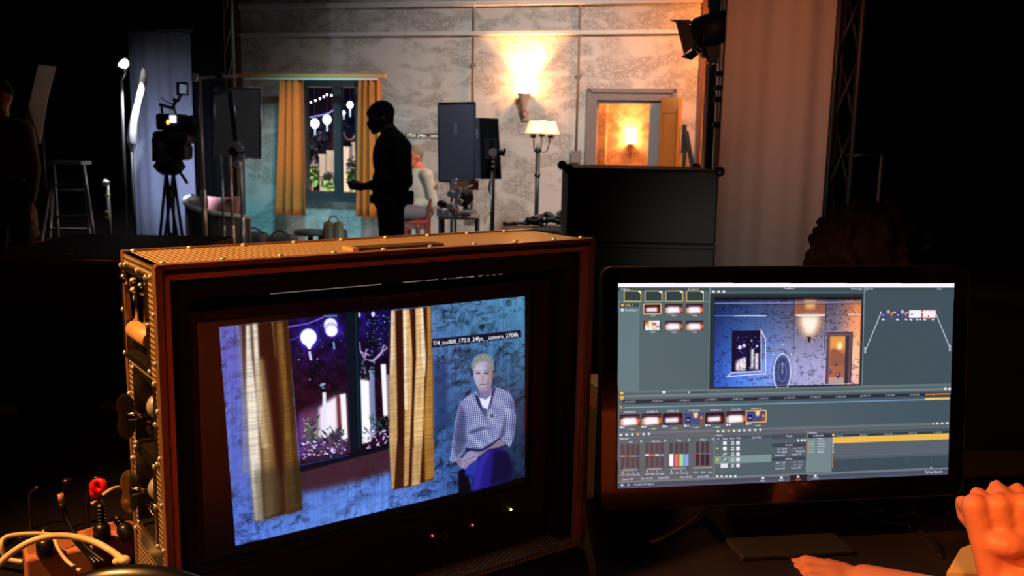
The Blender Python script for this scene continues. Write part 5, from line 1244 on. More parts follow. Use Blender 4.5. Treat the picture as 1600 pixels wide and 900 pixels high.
# ---- picture on the computer display (grading software), painted flat in the display's own frame
def homog(src, dst):
    A = []; 
    for (x, y), (u, v) in zip(src, dst): A.append([x, y, 1, 0, 0, 0, -u * x, -u * y, u]); A.append([0, 0, 0, x, y, 1, -v * x, -v * y, v])
    A = np.array(A, float); hh = np.linalg.solve(A[:, :8], A[:, 8]); return np.append(hh, 1).reshape(3, 3)
UW, UH = 525.0, 298.0
HM = homog([(966, 442), (1491, 443), (1481, 741), (965, 764)], [(0, 0), (UW, 0), (UW, UH), (0, UH)])
def q_(x, y): d = HM[2, 0] * x + HM[2, 1] * y + 1; return ((HM[0, 0] * x + HM[0, 1] * y + HM[0, 2]) / d, (HM[1, 0] * x + HM[1, 1] * y + HM[1, 2]) / d)
ui = Canvas(0, 0, UW, UH, 2.2)
G = lambda *c: c
def R4(x0, y0, x1, y1, col, al=1, bl=0):     # corners given where they are seen, squared up in the display's frame
    a, b = q_(x0, y0), q_(x1, y1); ui.poly([(a[0], a[1]), (b[0], a[1]), (b[0], b[1]), (a[0], b[1])], col, al, bl)
def BX(x0, y0, x1, y1, w, col): a, b = q_(x0, y0), q_(x1, y1); ui.line([(a[0], a[1]), (b[0], a[1]), (b[0], b[1]), (a[0], b[1]), (a[0], a[1])], w, col)
def TX(s_, x, y, h, col=(235, 230, 250), w=None): a = q_(x, y); ui.text(s_, a[0], a[1], h, col, wfit=w, bold=.12)
def L(pts, w, col, al=1): ui.line([q_(*p) for p in pts], w, col, al)
def E_(x, y, rx, ry, col, al=1, bl=0): a = q_(x, y); ui.ellip(a[0], a[1], rx, ry, col, al, bl)
Xu, Yu = ui.grid((0, 0, ui.W, ui.H)); tt = (Yu / UH)[..., None]; ss = (Xu / UW)[..., None]
ui.a[:] = (np.array([86, 104, 108]) * (1 - ss) + np.array([66, 84, 96]) * ss).astype(np.float32) / 255
warm_refl = np.clip((Yu - 200) / 60, 0, 1)[..., None] * np.clip(1 - Xu / 180, 0, 1)[..., None]; ui.a[:] = ui.a * (1 - warm_refl * .6) + np.array([112, 98, 102], np.float32) / 255 * warm_refl * .6  # warm reflection at the lower left painted into the picture
R4(966, 449, 1491, 455, (60, 78, 84)); R4(966, 441.5, 1491, 449.3, (250, 246, 255), 1, .3)
TX('Gallery', 970, 453.5, 3.2); TX('Q Search', 1075, 453, 3.0, (210, 215, 225)); TX('Timeline 1', 1224, 452, 3.0); TX('Unmanaged', 1330, 452.5, 2.8); TX('Nodes', 1353, 452.5, 3.0); TX('Clip', 1464, 452.5, 3.0)
for i, x in enumerate((975.5, 1008, 1040.5, 1073)):
    R4(x, 455, x + 26, 470.5, (46, 64, 68)); BX(x, 454.6, x + 26, 470.6, 1.1, (238, 196, 92)); a = q_(x + 26, 455); ui.poly([(a[0] - 5, a[1]), (a[0], a[1]), (a[0], a[1] + 4)], (250, 240, 220))
R4(966, 471, 1109, 471.6, (130, 148, 146)); R4(966, 472, 999, 610, (100, 122, 126)); R4(968, 473.5, 998.5, 480, (54, 74, 78))
E_(972.5, 476.8, 2, 1.8, (250, 200, 80)); TX('Stills 1', 976.5, 478.6, 3.2, (250, 200, 80)); R4(970, 482.5, 974.5, 486.5, (235, 230, 255)); TX('PowerGrade 1', 976.5, 486, 3.0, w=18)
def thumb(x0, y0, x1, y1, kind, brd=None):
    a, b = q_(x0, y0), q_(x1, y1); w, h = b[0] - a[0], b[1] - a[1]
    f_ = lambda u, v: (a[0] + u * w, a[1] + v * h)
    ui.poly([f_(0, 0), f_(1, 0), f_(1, 1), f_(0, 1)], (44, 16, 34))
    if kind == 'set':
        ui.poly([f_(0, .3), f_(1, .3), f_(1, 1), f_(0, 1)], (150, 70, 50), .8, 1.5); ui.poly([f_(.02, .42), f_(.12, .4), f_(.14, .95), f_(.02, .95)], (220, 205, 180), .8, .6)
        ui.poly([f_(.12, .36), f_(.3, .28), f_(.82, .3), f_(.9, .9), f_(.15, .98)], (255, 250, 255), 1, 1.2); ui.poly([f_(.85, .35), f_(1, .4), f_(1, .8), f_(.86, .75)], (250, 130, 60), .8, .8); ui.line([f_(0, .14), f_(1, .18)], 1, (90, 60, 80))
    elif kind == 'dark': ui.poly([f_(.12, .4), f_(.8, .36), f_(.82, .8), f_(.14, .82)], (255, 245, 250), 1, 1.4); ui.poly([f_(.8, .4), f_(.95, .42), f_(.95, .85), f_(.8, .8)], (140, 30, 30), .7, 1)
    elif kind == 'chart':
        pal = [(220, 70, 40), (240, 230, 150), (230, 240, 255), (255, 250, 255), (240, 160, 70), (250, 250, 230), (240, 90, 60), (235, 245, 250), (245, 250, 255), (255, 255, 255), (250, 250, 250), (240, 170, 190), (255, 250, 240), (250, 250, 255), (240, 230, 140), (220, 250, 235)]
        for i in range(16): u_, v_ = (i % 4) / 4, (i // 4) / 4; ui.poly([f_(.06 + .88 * u_, v_), f_(.06 + .88 * (u_ + .25), v_), f_(.06 + .88 * (u_ + .25), v_ + .25), f_(.06 + .88 * u_, v_ + .25)], pal[i], 1, .4)
    elif kind == 'blue':
        ui.poly([f_(0, 0), f_(1, 0), f_(1, 1), f_(0, 1)], (62, 74, 130)); ui.poly([f_(.45, 0), f_(.7, 0), f_(.66, .45), f_(.5, .45)], (255, 214, 150), 1, .9); ui.poly([f_(.12, .35), f_(.3, .35), f_(.3, .8), f_(.12, .8)], (16, 14, 40), 1, .4)
        ui.poly([f_(.78, .3), f_(1, .2), f_(1, 1), f_(.8, 1)], (150, 84, 60), .9, .8); ui.ellip(*f_(.86, .45), 1.4, 2, (255, 170, 70), 1, .4); ui.ellip(*f_(.2, .62), 1.5, 1.5, (230, 230, 255), 1, .5)
    elif kind == 'white': ui.poly([f_(0, 0), f_(1, 0), f_(1, 1), f_(0, 1)], (248, 244, 255))
    if brd: ui.line([f_(0, 0), f_(1, 0), f_(1, 1), f_(0, 1), f_(0, 0)], 1.4, brd)
for r_, (y0, y1) in enumerate(((475, 490), (501, 516))):
    for c_, x in enumerate((1006, 1039, 1072)):
        k = 'chart' if (r_, c_) == (1, 0) else ('dark' if (r_, c_) == (0, 0) else 'set'); thumb(x, y0, x + 26.5, y1, k, (250, 190, 110) if (r_, c_) == (0, 0) else None)
        TX('1.%d.1' % (r_ * 3 + c_ + 1), x + 10, y1 + 4.2, 2.6, w=7)
# viewer
R4(1108.5, 449, 1109.3, 612, (120, 138, 140)); R4(1109.5, 459, 1350, 605, (36, 50, 58)); R4(1350, 449, 1350.8, 612, (120, 138, 140))
for x in (1113, 1121, 1129): R4(x, 453.8, x + 4, 457.5, (225, 225, 245))
va, vb = q_(1117, 464.5), q_(1342.5, 600)
VX, VY = va[0], va[1]; VW, VH = vb[0] - va[0], vb[1] - va[1]
vf = lambda u, v: (VX + u * VW, VY + v * VH)
def vz(x, y): return vf((x - 80) / 1066, (y - 165) / 630)
def scene_(x, y):
    u = (x - VX) / VW; v = (y - VY) / VH; u3 = u[..., None]
    stops = [(0, (34, 62, 140)), (.18, (62, 104, 184)), (.42, (106, 124, 184)), (.55, (130, 128, 166)), (.8, (140, 132, 168)), (1, (176, 140, 132))]
    c = np.zeros(u.shape + (3,), np.float32)
    for (s0, c0), (s1, c1) in zip(stops[:-1], stops[1:]):
        k = np.clip((u - s0) / (s1 - s0), 0, 1)[..., None]; c = np.where(u3 >= s0, np.array(c0) * (1 - k) + np.array(c1) * k, c)
    c = c / 255 * (.55 + .75 * np.clip(v * 1.3, 0, 1))[..., None]
    br = np.exp(-((u - .98) / .1) ** 2) * np.clip(1 - (v - .5) * 1.6, 0, 1) * 1.3; c = c + br[..., None] * np.array([.35, .14, .0])
    n = fbm((x + .3 * y) / 4.5, (y - .2 * x) / 2.4, 60, 4); c = c * (1 - .34 * np.clip((n - .52) * 6, 0, 1) * np.clip((fbm(x / 16, y / 9, 66, 2) - .35) * 5, 0, 1))[..., None] * (.94 + .12 * fbm(x / 1.5, y / 40, 61, 2))[..., None]
    return np.clip(c, 0, 1).astype(np.float32)
ui.poly([vf(0, 0), vf(1, 0), vf(1, 1), vf(0, 1)], scene_)
ui.poly([vf(0, 0), vf(1, 0), vf(1, .03), vf(0, .03)], (12, 18, 26))
ui.poly([vz(650, 185), vz(880, 185), vz(880, 290), vz(650, 290)], (170, 92, 60), .75, 1.5); ui.poly([vz(720, 185), vz(810, 185), vz(800, 250), vz(735, 250)], (255, 190, 110), .8, 2)
ui.poly([vz(660, 295), vz(870, 295), vz(845, 400), vz(790, 455), vz(735, 455), vz(690, 400)], (235, 160, 90), .75, 5)
ui.poly([vz(700, 300), vz(830, 300), vz(826, 360), vz(795, 430), vz(735, 430), vz(704, 360)], (255, 248, 230), 1, 3.2)
ui.line([vz(80, 207), vz(1146, 203)], 2.2, (140, 140, 190), .8); ui.line([vz(80, 215), vz(1146, 213)], .9, (20, 24, 50), .8)
ui.line([vz(80, 292), vz(200, 294)], .9, (120, 140, 200)); ui.poly([vz(190, 297), vz(240, 290), vz(460, 290), vz(440, 300)], (190, 200, 250), 1, .3); ui.line([vz(450, 292), vz(650, 293)], 1, (70, 64, 100)); ui.poly([vz(655, 288), vz(885, 288), vz(870, 300), vz(670, 300)], (255, 252, 255), 1, .4); ui.line([vz(885, 293), vz(1060, 291)], .9, (70, 56, 76)); ui.line([vz(1050, 290), vz(1146, 290)], 1.4, (255, 220, 190))
ui.line([vz(645, 185), vz(650, 560), vz(640, 580)], 1, (40, 40, 66)); ui.line([vz(884, 220), vz(878, 570), vz(868, 578)], 1, (40, 34, 56))
ui.poly([vz(750, 447), vz(778, 447), vz(768, 490), vz(760, 490)], (36, 30, 50))
ui.poly([vz(204, 400), vz(412, 398), vz(414, 690), vz(204, 690)], (14, 14, 44)); ui.poly([vz(232, 440), vz(310, 440), vz(310, 686), vz(232, 686)], (18, 12, 60)); ui.poly([vz(328, 430), vz(402, 430), vz(402, 686), vz(328, 686)], (16, 16, 52))
for x, y, r_ in ((262, 517, 3), (292, 505, 2.8), (345, 470, 1.2), (385, 510, 1.8)): a = vz(x, y); ui.ellip(a[0], a[1], r_, r_ * 1.1, (225, 225, 255), 1, .5)
ui.poly([vz(236, 610), vz(306, 590), vz(306, 684), vz(236, 684)], (250, 215, 225), .8, 1.6)
for x0, x1, y0, y1 in ((264, 282, 596, 675), (286, 305, 590, 680), (238, 256, 625, 680), (342, 362, 530, 670), (372, 396, 560, 675)): ui.poly([vz(x0, y0), vz(x1, y0), vz(x1, y1), vz(x0, y1)], (255, 248, 250), .9, .9)
rs = np.random.RandomState(9)
for _ in range(150): a = vz(rs.uniform(234, 402), rs.uniform(440, 640)); ui.ellip(a[0], a[1], rs.uniform(.3, 1.1), .5, [(90, 100, 220), (12, 10, 40), (200, 205, 250), (14, 12, 50)][rs.randint(4)], .8, 0, 6, rs.uniform(0, 3))
for _ in range(60): a = vz(rs.uniform(234, 402), rs.uniform(655, 688)); ui.ellip(a[0], a[1], rs.uniform(.4, 1.1), .5, [(20, 20, 60), (230, 220, 255), (30, 90, 60)][rs.randint(3)], .8, 0, 6)
ui.poly([vz(312, 432), vz(328, 432), vz(328, 688), vz(312, 688)], (12, 12, 40))
ui.line([vz(412, 398), vz(445, 460), vz(450, 706), vz(176, 722), vz(206, 694), vz(418, 688), vz(412, 398)], 1.3, (250, 235, 255)); 
for x, y in ((412, 398), (445, 460), (450, 706), (176, 722), (206, 694), (418, 688)): a = vz(x, y); ui.ellip(a[0], a[1], 1.3, 1.3, (230, 180, 255))
ui.line([vz(450, 545), vz(585, 541)], 2.2, (34, 30, 60)); ui.line([vz(455, 544), vz(580, 541)], .9, (220, 215, 240), .8)
ca = vz(571, 700); clip_b = vz(571, 792)[1]
def ring(rx, ry, w, col, al): ui.line([p for p in [(ca[0] + rx * math.cos(k * PI / 20), ca[1] + ry * math.sin(k * PI / 20)) for k in range(41)] if p[1] < clip_b + 4], w, col, al)
ui.ellip(ca[0], ca[1], 13, 26, (30, 40, 86), .75, 2.5); ring(20, 42, .5, (190, 180, 230), .7); ring(13.5, 28, 1.2, (245, 240, 255), 1); ring(6.5, 14, .6, (180, 190, 230), .8)
ui.line([ca, (ca[0], ca[1] - 12)], .6, (230, 230, 255)); 
for dx, dy in ((0, 0), (0, -12.5), (-13.5, 0), (13.5, 0), (20, 0), (-20, 0), (0, -28), (0, -41), (14, -27), (-14, -27)): ui.ellip(ca[0] + dx, ca[1] + dy, .9, .9, (255, 250, 255))
ui.poly([vz(896, 420), vz(1088, 416), vz(1084, 785), vz(890, 790)], (104, 78, 84)); ui.line([vz(893, 790), vz(898, 420), vz(1088, 417), vz(1080, 785)], 1.1, (60, 42, 50))
ui.poly([vz(920, 446), vz(1036, 446), vz(1034, 787), vz(914, 789)], (196, 120, 76)); ui.poly([vz(922, 448), vz(1034, 448), vz(1034, 540), vz(922, 540)], (240, 170, 80), .8, 1.5); a = vz(992, 515); ui.ellip(a[0], a[1], 4, 6, (255, 240, 190), 1, 1.2)
ui.poly([vz(922, 560), vz(945, 530), vz(1034, 580), vz(1034, 660), vz(920, 660)], (140, 84, 70), .8, .8); ui.poly([vz(918, 665), vz(1034, 660), vz(1034, 740), vz(918, 740)], (170, 96, 74), .9, .6); ui.poly([vz(915, 740), vz(1034, 750), vz(1033, 788), vz(914, 789)], (186, 160, 164), .9, .5)
ui.poly([vz(1034, 444), vz(1062, 444), vz(1060, 786), vz(1032, 788)], (56, 52, 66))
for x, y, r_ in ((986, 728, 3.2), (925, 698, 2.2), (966, 648, 2.2)): a = vz(x, y); ui.ellip(a[0], a[1], r_, r_ * 1.4, (66, 56, 92), 1, .3); ui.ellip(a[0] - .6, a[1] - 1, r_ * .3, r_ * .7, (190, 180, 220), .8, .3)
ui.line([vz(1146, 200), vz(1140, 790)], 1.2, (200, 90, 90), .5)
# transport row
for x, c in ((1112, (245, 170, 70)), (1122, (225, 225, 245)), (1130, (225, 225, 245)), (1210, (225, 225, 245)), (1218, (225, 225, 245)), (1226, (225, 225, 245)), (1234, (225, 225, 245)), (1241.5, (225, 225, 245)), (1249, (250, 190, 80))): 
    y = 612 - (x - 1112) * .022; R4(x - 2.2, y - 1.8, x + 2.2, y + 1.6, c, 1, .3)
R4(1325, 602.5, 1345, 609, (24, 30, 48)); TX('01:00:44:04', 1326, 607.5, 3.0, w=17); R4(1350, 603, 1354, 606, (230, 230, 245))
# node tree
R4(1351.5, 455, 1490.5, 604, (66, 82, 92))
for x0, x1, k in ((1377, 1395.5, 'blue'), (1399.3, 1417.5, 'blue'), (1420.5, 1439.3, 'white'), (1442, 1461.8, 'white')): thumb(x0, 484.7, x1, 496.6, k, (240, 120, 110) if x0 > 1440 else None); R4(x0 + 1, 498, x0 + 5, 500.5, (235, 225, 250)); 
for x in (1414, 1431, 1436, 1456): R4(x, 498, x + 3.5, 500.3, (220, 215, 245))
E_(1425, 491, 1.5, 1.5, (90, 110, 140)); E_(1450.5, 494, .7, 1.3, (20, 20, 30))
for x in (1376.5, 1396.5, 1399, 1418, 1441): E_(x, 488, 1.1, 1.1, (255, 230, 190))
L([(1353, 546), (1376.5, 489)], 1.1, (235, 232, 245)); L([(1461.7, 488.5), (1484, 543)], 1.1, (235, 232, 245)); R4(1350.5, 542, 1353, 552, (170, 185, 190)); R4(1483, 539, 1485.5, 549, (170, 185, 190))
# bars between panels, ruler, timeline
def bar(y0, y1, c0, c1, x0=966, x1=1491, n=6):
    a, b = q_(x0, y0), q_(x1, y0); dy = q_(x0, y1)[1] - a[1]
    for i in range(n): k = i / (n - 1); ui.poly([(a[0], a[1] + dy * i / n), (b[0], a[1] + dy * i / n), (b[0], a[1] + dy * (i + 1) / n), (a[0], a[1] + dy * (i + 1) / n)], tuple(c0[j] * (1 - k) + c1[j] * k for j in range(3)))
bar(611, 618, (104, 122, 126), (76, 92, 98)); bar(618, 623.5, (124, 140, 142), (88, 102, 108))
R4(1486, 603, 1489, 606, (235, 235, 250)); R4(1475.5, 606, 1479, 609, (235, 235, 250)); R4(1482, 606, 1487, 609, (235, 235, 250))
R4(969, 612.5, 974, 616.5, (250, 190, 90)); R4(969, 619.5, 974.5, 624, (250, 180, 70)); R4(1035, 611, 1040, 614.5, (240, 238, 255)); R4(1076, 612.5, 1106, 613.2, (40, 50, 56)); E_(1077, 613, 1.2, 1.2, (250, 250, 255))
yy0 = q_(974, 625.5)[1]; yy1 = q_(974, 631)[1]
ui.poly([(7, yy0), (UW - 1, yy0), (UW - 1, yy1), (7, yy1)], (40, 46, 62))
for i in range(13):
    x = 9 + i * 40.6
    if i < 12: ui.text('01:00:%02d:%02d' % (3 * i, (7 * i) % 24), x + 1.5, yy1 - 1.5, 2.6, (200, 200, 215), wfit=15, bold=.1)
    ui.line([(x, yy1 - 3), (x, yy1)], .5, (150, 160, 170))
ui.line([(9, yy1 + 5.4), (UW - 42, yy1 + 5.4)], 1.4, (120, 172, 204)); ui.poly([(UW - 43, yy0 + 1.4), (UW - 1, yy0 + 1.4), (UW - 1, yy0 + 3.6), (UW - 43, yy0 + 3.6)], (228, 132, 40)); ui.poly([(UW - 43, yy1 + 3), (UW - 1, yy1 + 3), (UW - 1, yy1 + 6), (UW - 43, yy1 + 6)], (255, 206, 110)); R4(968.5, 634, 971.5, 638.5, (230, 150, 80))
# clip row
for i, (x0, x1, y0, k) in enumerate(((968.5, 999.5, 648, 'set'), (1002.5, 1033, 647, 'set'), (1035.5, 1066.5, 646.2, 'dark'), (1069, 1100, 645.4, 'blue'), (1102, 1131.5, 644.6, 'dark'), (1134.3, 1164.5, 643.8, 'set'), (1166, 1196.8, 642.3, 'blue'))):
    thumb(x0, y0, x1, y0 + 17, k, (252, 190, 110) if i == 6 else None)
    R4(x0, y0 + 18.5, x0 + 3.5, y0 + 21.5, (230, 222, 250)); R4(x0 + 4.5, y0 + 19, x0 + 7.5, y0 + 21, (230, 222, 250)); TX('01:00:%02d:10' % (i * 6), x0 + 7.5, y0 - 2.3, 2.8, w=16)
    if i != 5:
        for k_ in range(7): c = [(170, 90, 230), (90, 110, 255), (80, 200, 240), (90, 230, 130), (230, 230, 80), (250, 160, 60), (240, 90, 80)][k_]; R4(x0 + 10.5 + k_ * 2, y0 + 22 - k_ * .03, x0 + 12.6 + k_ * 2, y0 + 23.6 - k_ * .03, c, .9)
bar(676, 681, (112, 122, 126), (94, 104, 110)); bar(681, 685, (84, 90, 98), (104, 108, 112))
for x, c in ((970, 0), (979, 0), (988, 0), (997, 1), (1005.5, 0), (1014, 0), (1122, 0), (1130, 0), (1138.5, 1), (1147, 0), (1155, 0), (1163, 0), (1171.5, 0), (1180, 0), (1188, 0), (1458, 1), (1464.5, 0), (1472, 0), (1480, 0)):
    y = 679.5 - (x - 970) * .036; E_(x, y, 1.9, 1.7, (248, 180, 70) if c else (238, 236, 250), 1, .25)
# lower panels
def TXl(s_, x, y, h=2.8, w=None, c=(228, 222, 250)): TX(s_, x, y, h, c, w)
TXl('Primaries', 968, 687, 3.2, 13)
for x, y, s_ in ((983, 692, 'Lift'), (1018, 691, 'Gamma'), (1057, 689.5, 'Gain'), (1093.5, 688.5, 'Offset')): TXl(s_, x, y)
for x in (1002, 1039.5, 1076.5, 1113.5): E_(x, 689.6 - (x - 1002) * .03, 1.5, 1.5, (235, 232, 250)); E_(x, 689.6 - (x - 1002) * .03, .8, .8, (90, 90, 98))
wb = [(205, 150, 215), (232, 70, 70), (150, 200, 110), (110, 110, 230)]
for gx, y0, y1, mode in ((970, 694, 731, 0), (1008, 692.8, 729.6, 1), (1046, 691.6, 728.4, 2)):
    for i in range(4):
        x = gx + i * 7.8; R4(x - .5, y0, x + 6.6, y1, (112, 106, 110)); R4(x, y0, x + 6.1, y1, (82, 72, 78) if mode < 2 else (70, 68, 76)); ym = (y0 + y1) / 2
        if mode == 0: R4(x, ym - .4, x + 6.1, ym + 1.2, wb[i])
        elif mode == 1: R4(x, ym - 1.6, x + 6.1, ym + 1.4, [(240, 215, 250), (240, 80, 76), (190, 230, 150), (130, 140, 240)][i], 1, .2)
        else: R4(x, ym - .5, x + 6.1, y1, [(252, 248, 255), (244, 104, 90), (150, 226, 150), (130, 165, 240)][i], 1, .2)
    bar(y1 + .6, y1 + 5, (90, 90, 92), (170, 166, 164), gx - 2, gx + 31, 4); R4(gx - 2, y1 + .8, gx + 3, y1 + 4.6, (50, 40, 46), .6, 1); R4(gx + 26, y1 + .8, gx + 31, y1 + 4.6, (40, 38, 48), .6, 1)
    for i in range(4): E_(gx + 3 + i * 7.8, y1 + 7, .9, 1, [(240, 235, 250), (250, 90, 80), (150, 210, 150), (150, 140, 250)][i]); TXl('0.00' if mode < 2 else '1.00', gx + .2 + i * 7.8, y1 + 12.4, 2.6, 5.6)
for i in range(3):
    x = 1087 + i * 7.7; R4(x - .5, 690.5, x + 6.4, 727, (112, 106, 110)); R4(x, 690.5, x + 5.9, 708.5, (64, 58, 68)); R4(x, 708.5, x + 5.9, 727, (60, 38, 54)); R4(x, 708.2, x + 5.9, 709.2, [(230, 60, 60), (60, 170, 80), (120, 110, 230)][i]); TXl('25.00', 1083 + i * 11.5, 739.6, 2.6, 7)
bar(728.3, 732.4, (90, 90, 92), (170, 166, 164), 1083, 1113, 4)
for x, y, s_ in ((971.5, 750.5, 'Contrast 1.000'), (1002, 749.5, 'Pivot 0.435'), (1028, 748, 'Saturation 50.00'), (1063, 747, 'Hue 50.00'), (1090, 746.3, 'Lum Mix 100.00')): TXl(s_, x, y, 2.8, 17)
R4(1115.5, 680, 1116.3, 745, (120, 134, 138)); TXl('Window', 1119.5, 681.8, 2.8, 9)
bar(683.6, 686.6, (66, 76, 88), (66, 76, 88), 1118, 1205, 2); TXl('On', 1120, 686.8, 2.6); TXl('Shape', 1128.5, 686.6, 2.6, 8); TXl('Invert', 1140.5, 686, 2.6, 7); TXl('Mask', 1150.5, 685.6, 2.6, 7); TXl('Linear Shape', 1175, 684.8, 2.8, 15)
R4(1117, 713.2, 1205, 721.6, (122, 146, 148)); R4(1117, 714, 1125, 723, (132, 150, 110))
for i, y in enumerate((692.2, 700.8, 709.5, 718.3, 727.5)):
    R4(1127, y - 3, 1137.5, y + 3.2, (100, 122, 124)); R4(1142.2, y - 2.6, 1146.8, y + 2.6, (215, 222, 222)); E_(1144.5, y, 1.4, 1.4, (90, 110, 116)); R4(1150.5, y - 3, 1155.8, y + 2.4, (240, 236, 252), 1, .2)
    if i == 0: R4(1130, y - 2.4, 1135, y + 2.6, (245, 242, 252))
    elif i == 1: E_(1132.5, y, 2.9, 2.9, (245, 242, 252))
    elif i in (2, 3): L([(1130, y + 2.2), (1132, y + .2), (1135, y - 2)], 1.3, (245, 242, 252))
    else: R4(1126, y - 3, 1137, y + 3.4, (225, 230, 235))
    E_(1121, y, 1.4, 1.4, (250, 210, 110)) if i in (1, 3) else E_(1121, y, .6, .6, (200, 205, 210))
R4(1206, 679.5, 1260, 684.3, (66, 76, 86)); TXl('Presets', 1229, 682.7, 2.8, 9); R4(1206.5, 693.5, 1259, 697.4, (54, 66, 76)); TXl('Transform', 1227, 696.8, 2.8, 12); R4(1206.5, 715, 1259, 718.4, (54, 66, 76)); TXl('Softness', 1227, 718.2, 2.8, 11)
for x, y, s_, c in ((1214.5, 703.2, 'Size 50.00', 0), (1214.5, 707.8, 'Pan 50.00', 0), (1211.5, 712.6, 'Rotate 0.00', 0), (1238.5, 702, 'Aspect 50.00', 1), (1242.5, 706.6, 'Tilt 50.00', 0), (1237, 711.4, 'Opacity 100', 0), (1212, 724.2, 'Soft 1 1.00', 0), (1212, 728.8, 'Soft 3 50.00', 1), (1211.5, 733.6, 'Inside 0.00', 0), (1239, 723, 'Soft 2 50.00', 1), (1239, 727.6, 'Soft 4 50.00', 1), (1236, 732.6, 'Outside 0.00', 0)): TXl(s_, x, y, 2.7, 15, (150, 165, 172) if c else (228, 222, 250))
R4(1246, 686.5, 1249, 689.5, (240, 238, 250)); R4(1251, 686.3, 1254, 689.3, (240, 238, 250)); R4(1256, 686, 1259, 689, (240, 238, 250))
R4(1260.3, 673, 1261, 740, (120, 134, 138)); R4(1262, 685, 1299, 737, (112, 134, 138)); R4(1262, 678.5, 1299, 683.3, (44, 54, 70)); TXl('Keyframes', 1263.5, 677.6, 2.9, 13); TXl('01:00:44:04', 1270.5, 682.5, 2.9, 16)
for i, s_ in enumerate(('Master', 'Corrector 1', 'Corrector 2', 'Corrector 3', 'Corrector 4', 'Sizing')):
    y = 685.7 + i * 4.1; TXl(s_, 1277.5, y + .8, 2.5, 9 if i in (0, 5) else 12)
    if i: E_(1264, y, 1, 1, (245, 160, 60)); E_(1267.5, y, .7, .9, (190, 215, 210)); E_(1271, y, .8, 1, (190, 215, 210))
R4(1301, 686, 1482.5, 730.8, (60, 76, 88)); bar(679.5, 683, (44, 52, 66), (44, 52, 66), 1299, 1490, 2)
for i in range(6): R4(1302, 689.5 + i * 4.2, 1482, 690 + i * 4.2, (96, 106, 116), .6)
for x in (1340, 1379, 1418, 1456): a = q_(x, 690); b = q_(x, 727); ui.line([a, (a[0], q_(1301, 730)[1])], .5, (84, 104, 114), .8)
R4(1302, 683.2, 1482.5, 686.4, (238, 186, 84)); L([(1301.5, 682), (1300.5, 731)], .9, (236, 150, 100))
for i in range(6): E_(1301.6, 685 + i * 4.2, 1, 1, (255, 250, 255))
E_(1302, 679.5, 1.8, 1.8, (250, 200, 90))
for i, x in enumerate((1304, 1343, 1382, 1420, 1459)): TXl('01:00:%02d:00' % (44 + i), x, 682.2 - (x - 1304) * .036 + .2, 2.4, 13, (190, 195, 205))
R4(1455, 671.5, 1458, 674.5, (0, 0, 0), 0)
bar(752, 756, (128, 136, 140), (96, 106, 114)); bar(756, 765, (66, 72, 92), (84, 90, 116))
for x in (1119, 1126, 1133, 1140, 1147): R4(x, 743, x + 3.4, 745.8, (238, 236, 250), 1, .2)
R4(1234.5, 742, 1261, 751.8, (26, 32, 48))
for x, y, s_, c in ((1188, 752.6, 'MEDIA', (200, 205, 220)), (1217, 751.5, 'EDIT', (200, 205, 220)), (1243, 750.5, 'COLOR', (248, 140, 50)), (1270, 748.8, 'DELIVER', (200, 205, 220))): TXl(s_, x, y, 2.6, 8 if len(s_) < 6 else 9.5, c); R4(x + 2, y - 7, x + 6, y - 4, (235, 235, 250), 1, .3)
E_(972, 758, 1.8, 1.8, (235, 232, 250)); E_(982, 757.6, 1.5, 1.5, (235, 232, 250)); E_(982, 757.6, .8, .8, (80, 84, 100)); TXl('Untitled Project', 990, 758.8, 2.8, 30)
R4(1455, 729.4, 1482, 730, (44, 54, 64)); E_(1455, 730.6, 1.2, 1.2, (240, 240, 255)); TX('DaVinci Resolve', 1445, 739.8, 4.0, (245, 242, 255), 30)

# ================================================================== flight case with the broadcast monitor
CO0 = Vector((-.420, 1.083, 1.270)); CY = .628; CW, CD, CH = .677, .163, .518
cR = Vector((math.cos(CY), math.sin(CY), 0)); cB = Vector((-math.sin(CY), math.cos(CY), 0))
def cc(u, b, z): return CO0 + cR * u + cB * b + Z * z
def cbx(mb, u0, u1, b0, b1, z0, z1): return mb.box(cc(u0, b0, z0), cR * (u1 - u0), cB * (b1 - b0), Z * (z1 - z0))
case = thing('flight_case', 'tall open-fronted flight case with dimpled metal shell and side hardware, housing the big monitor', 'flight case', cc(CW / 2, CD / 2, -CH))
dim = dimpled('dimpled_shell', S(206, 178, 140), CY, 7.0); TS = .009
m_ = cbx(MB(), 0, CW, .003, CD, -TS, 0).build('top_panel', dim, case)
# side panel on the left made of bands around three recesses; b runs to the back
H1, H2, H3 = (.047, .157, -.132, -.022), (.030, .118, -.246, -.152), (.045, .125, -.36, -.262)
m_ = MB()
def sb_(b0, b1, z0, z1): cbx(m_, 0, TS, b0, b1, z0, z1)
sb_(0, CD, -.022, 0); sb_(0, H1[0], -.132, -.022); sb_(H1[1], CD, -.132, -.022); sb_(0, CD, -.152, -.132)
sb_(0, H2[0], -.246, -.152); sb_(H2[1], CD, -.246, -.152); sb_(0, CD, -.262, -.246); sb_(0, H3[0], -.36, -.262); sb_(H3[1], CD, -.36, -.262); sb_(0, CD, -CH, -.36)
m_.build('side_panel', dim, case)
cbx(MB(), CW - TS, CW, 0, CD, -CH, 0).build('side_panel', dim, case); cbx(MB(), 0, CW, 0, CD, -CH, -CH + TS).build('bottom_panel', dim, case)
m_ = MB(); cbx(m_, TS, CW - TS, CD - .008, CD, -.0685, -TS); cbx(m_, TS, .199, CD - .008, CD, -CH + TS, -.0685); cbx(m_, .620, CW - TS, CD - .008, CD, -CH + TS, -.0685); cbx(m_, .199, .62, CD - .008, CD, -CH + TS, -.084); m_.build('back_panel', black, case)
edge = mat('edge_extrusion', S(140, 104, 78), .35, .4)
m_ = MB()
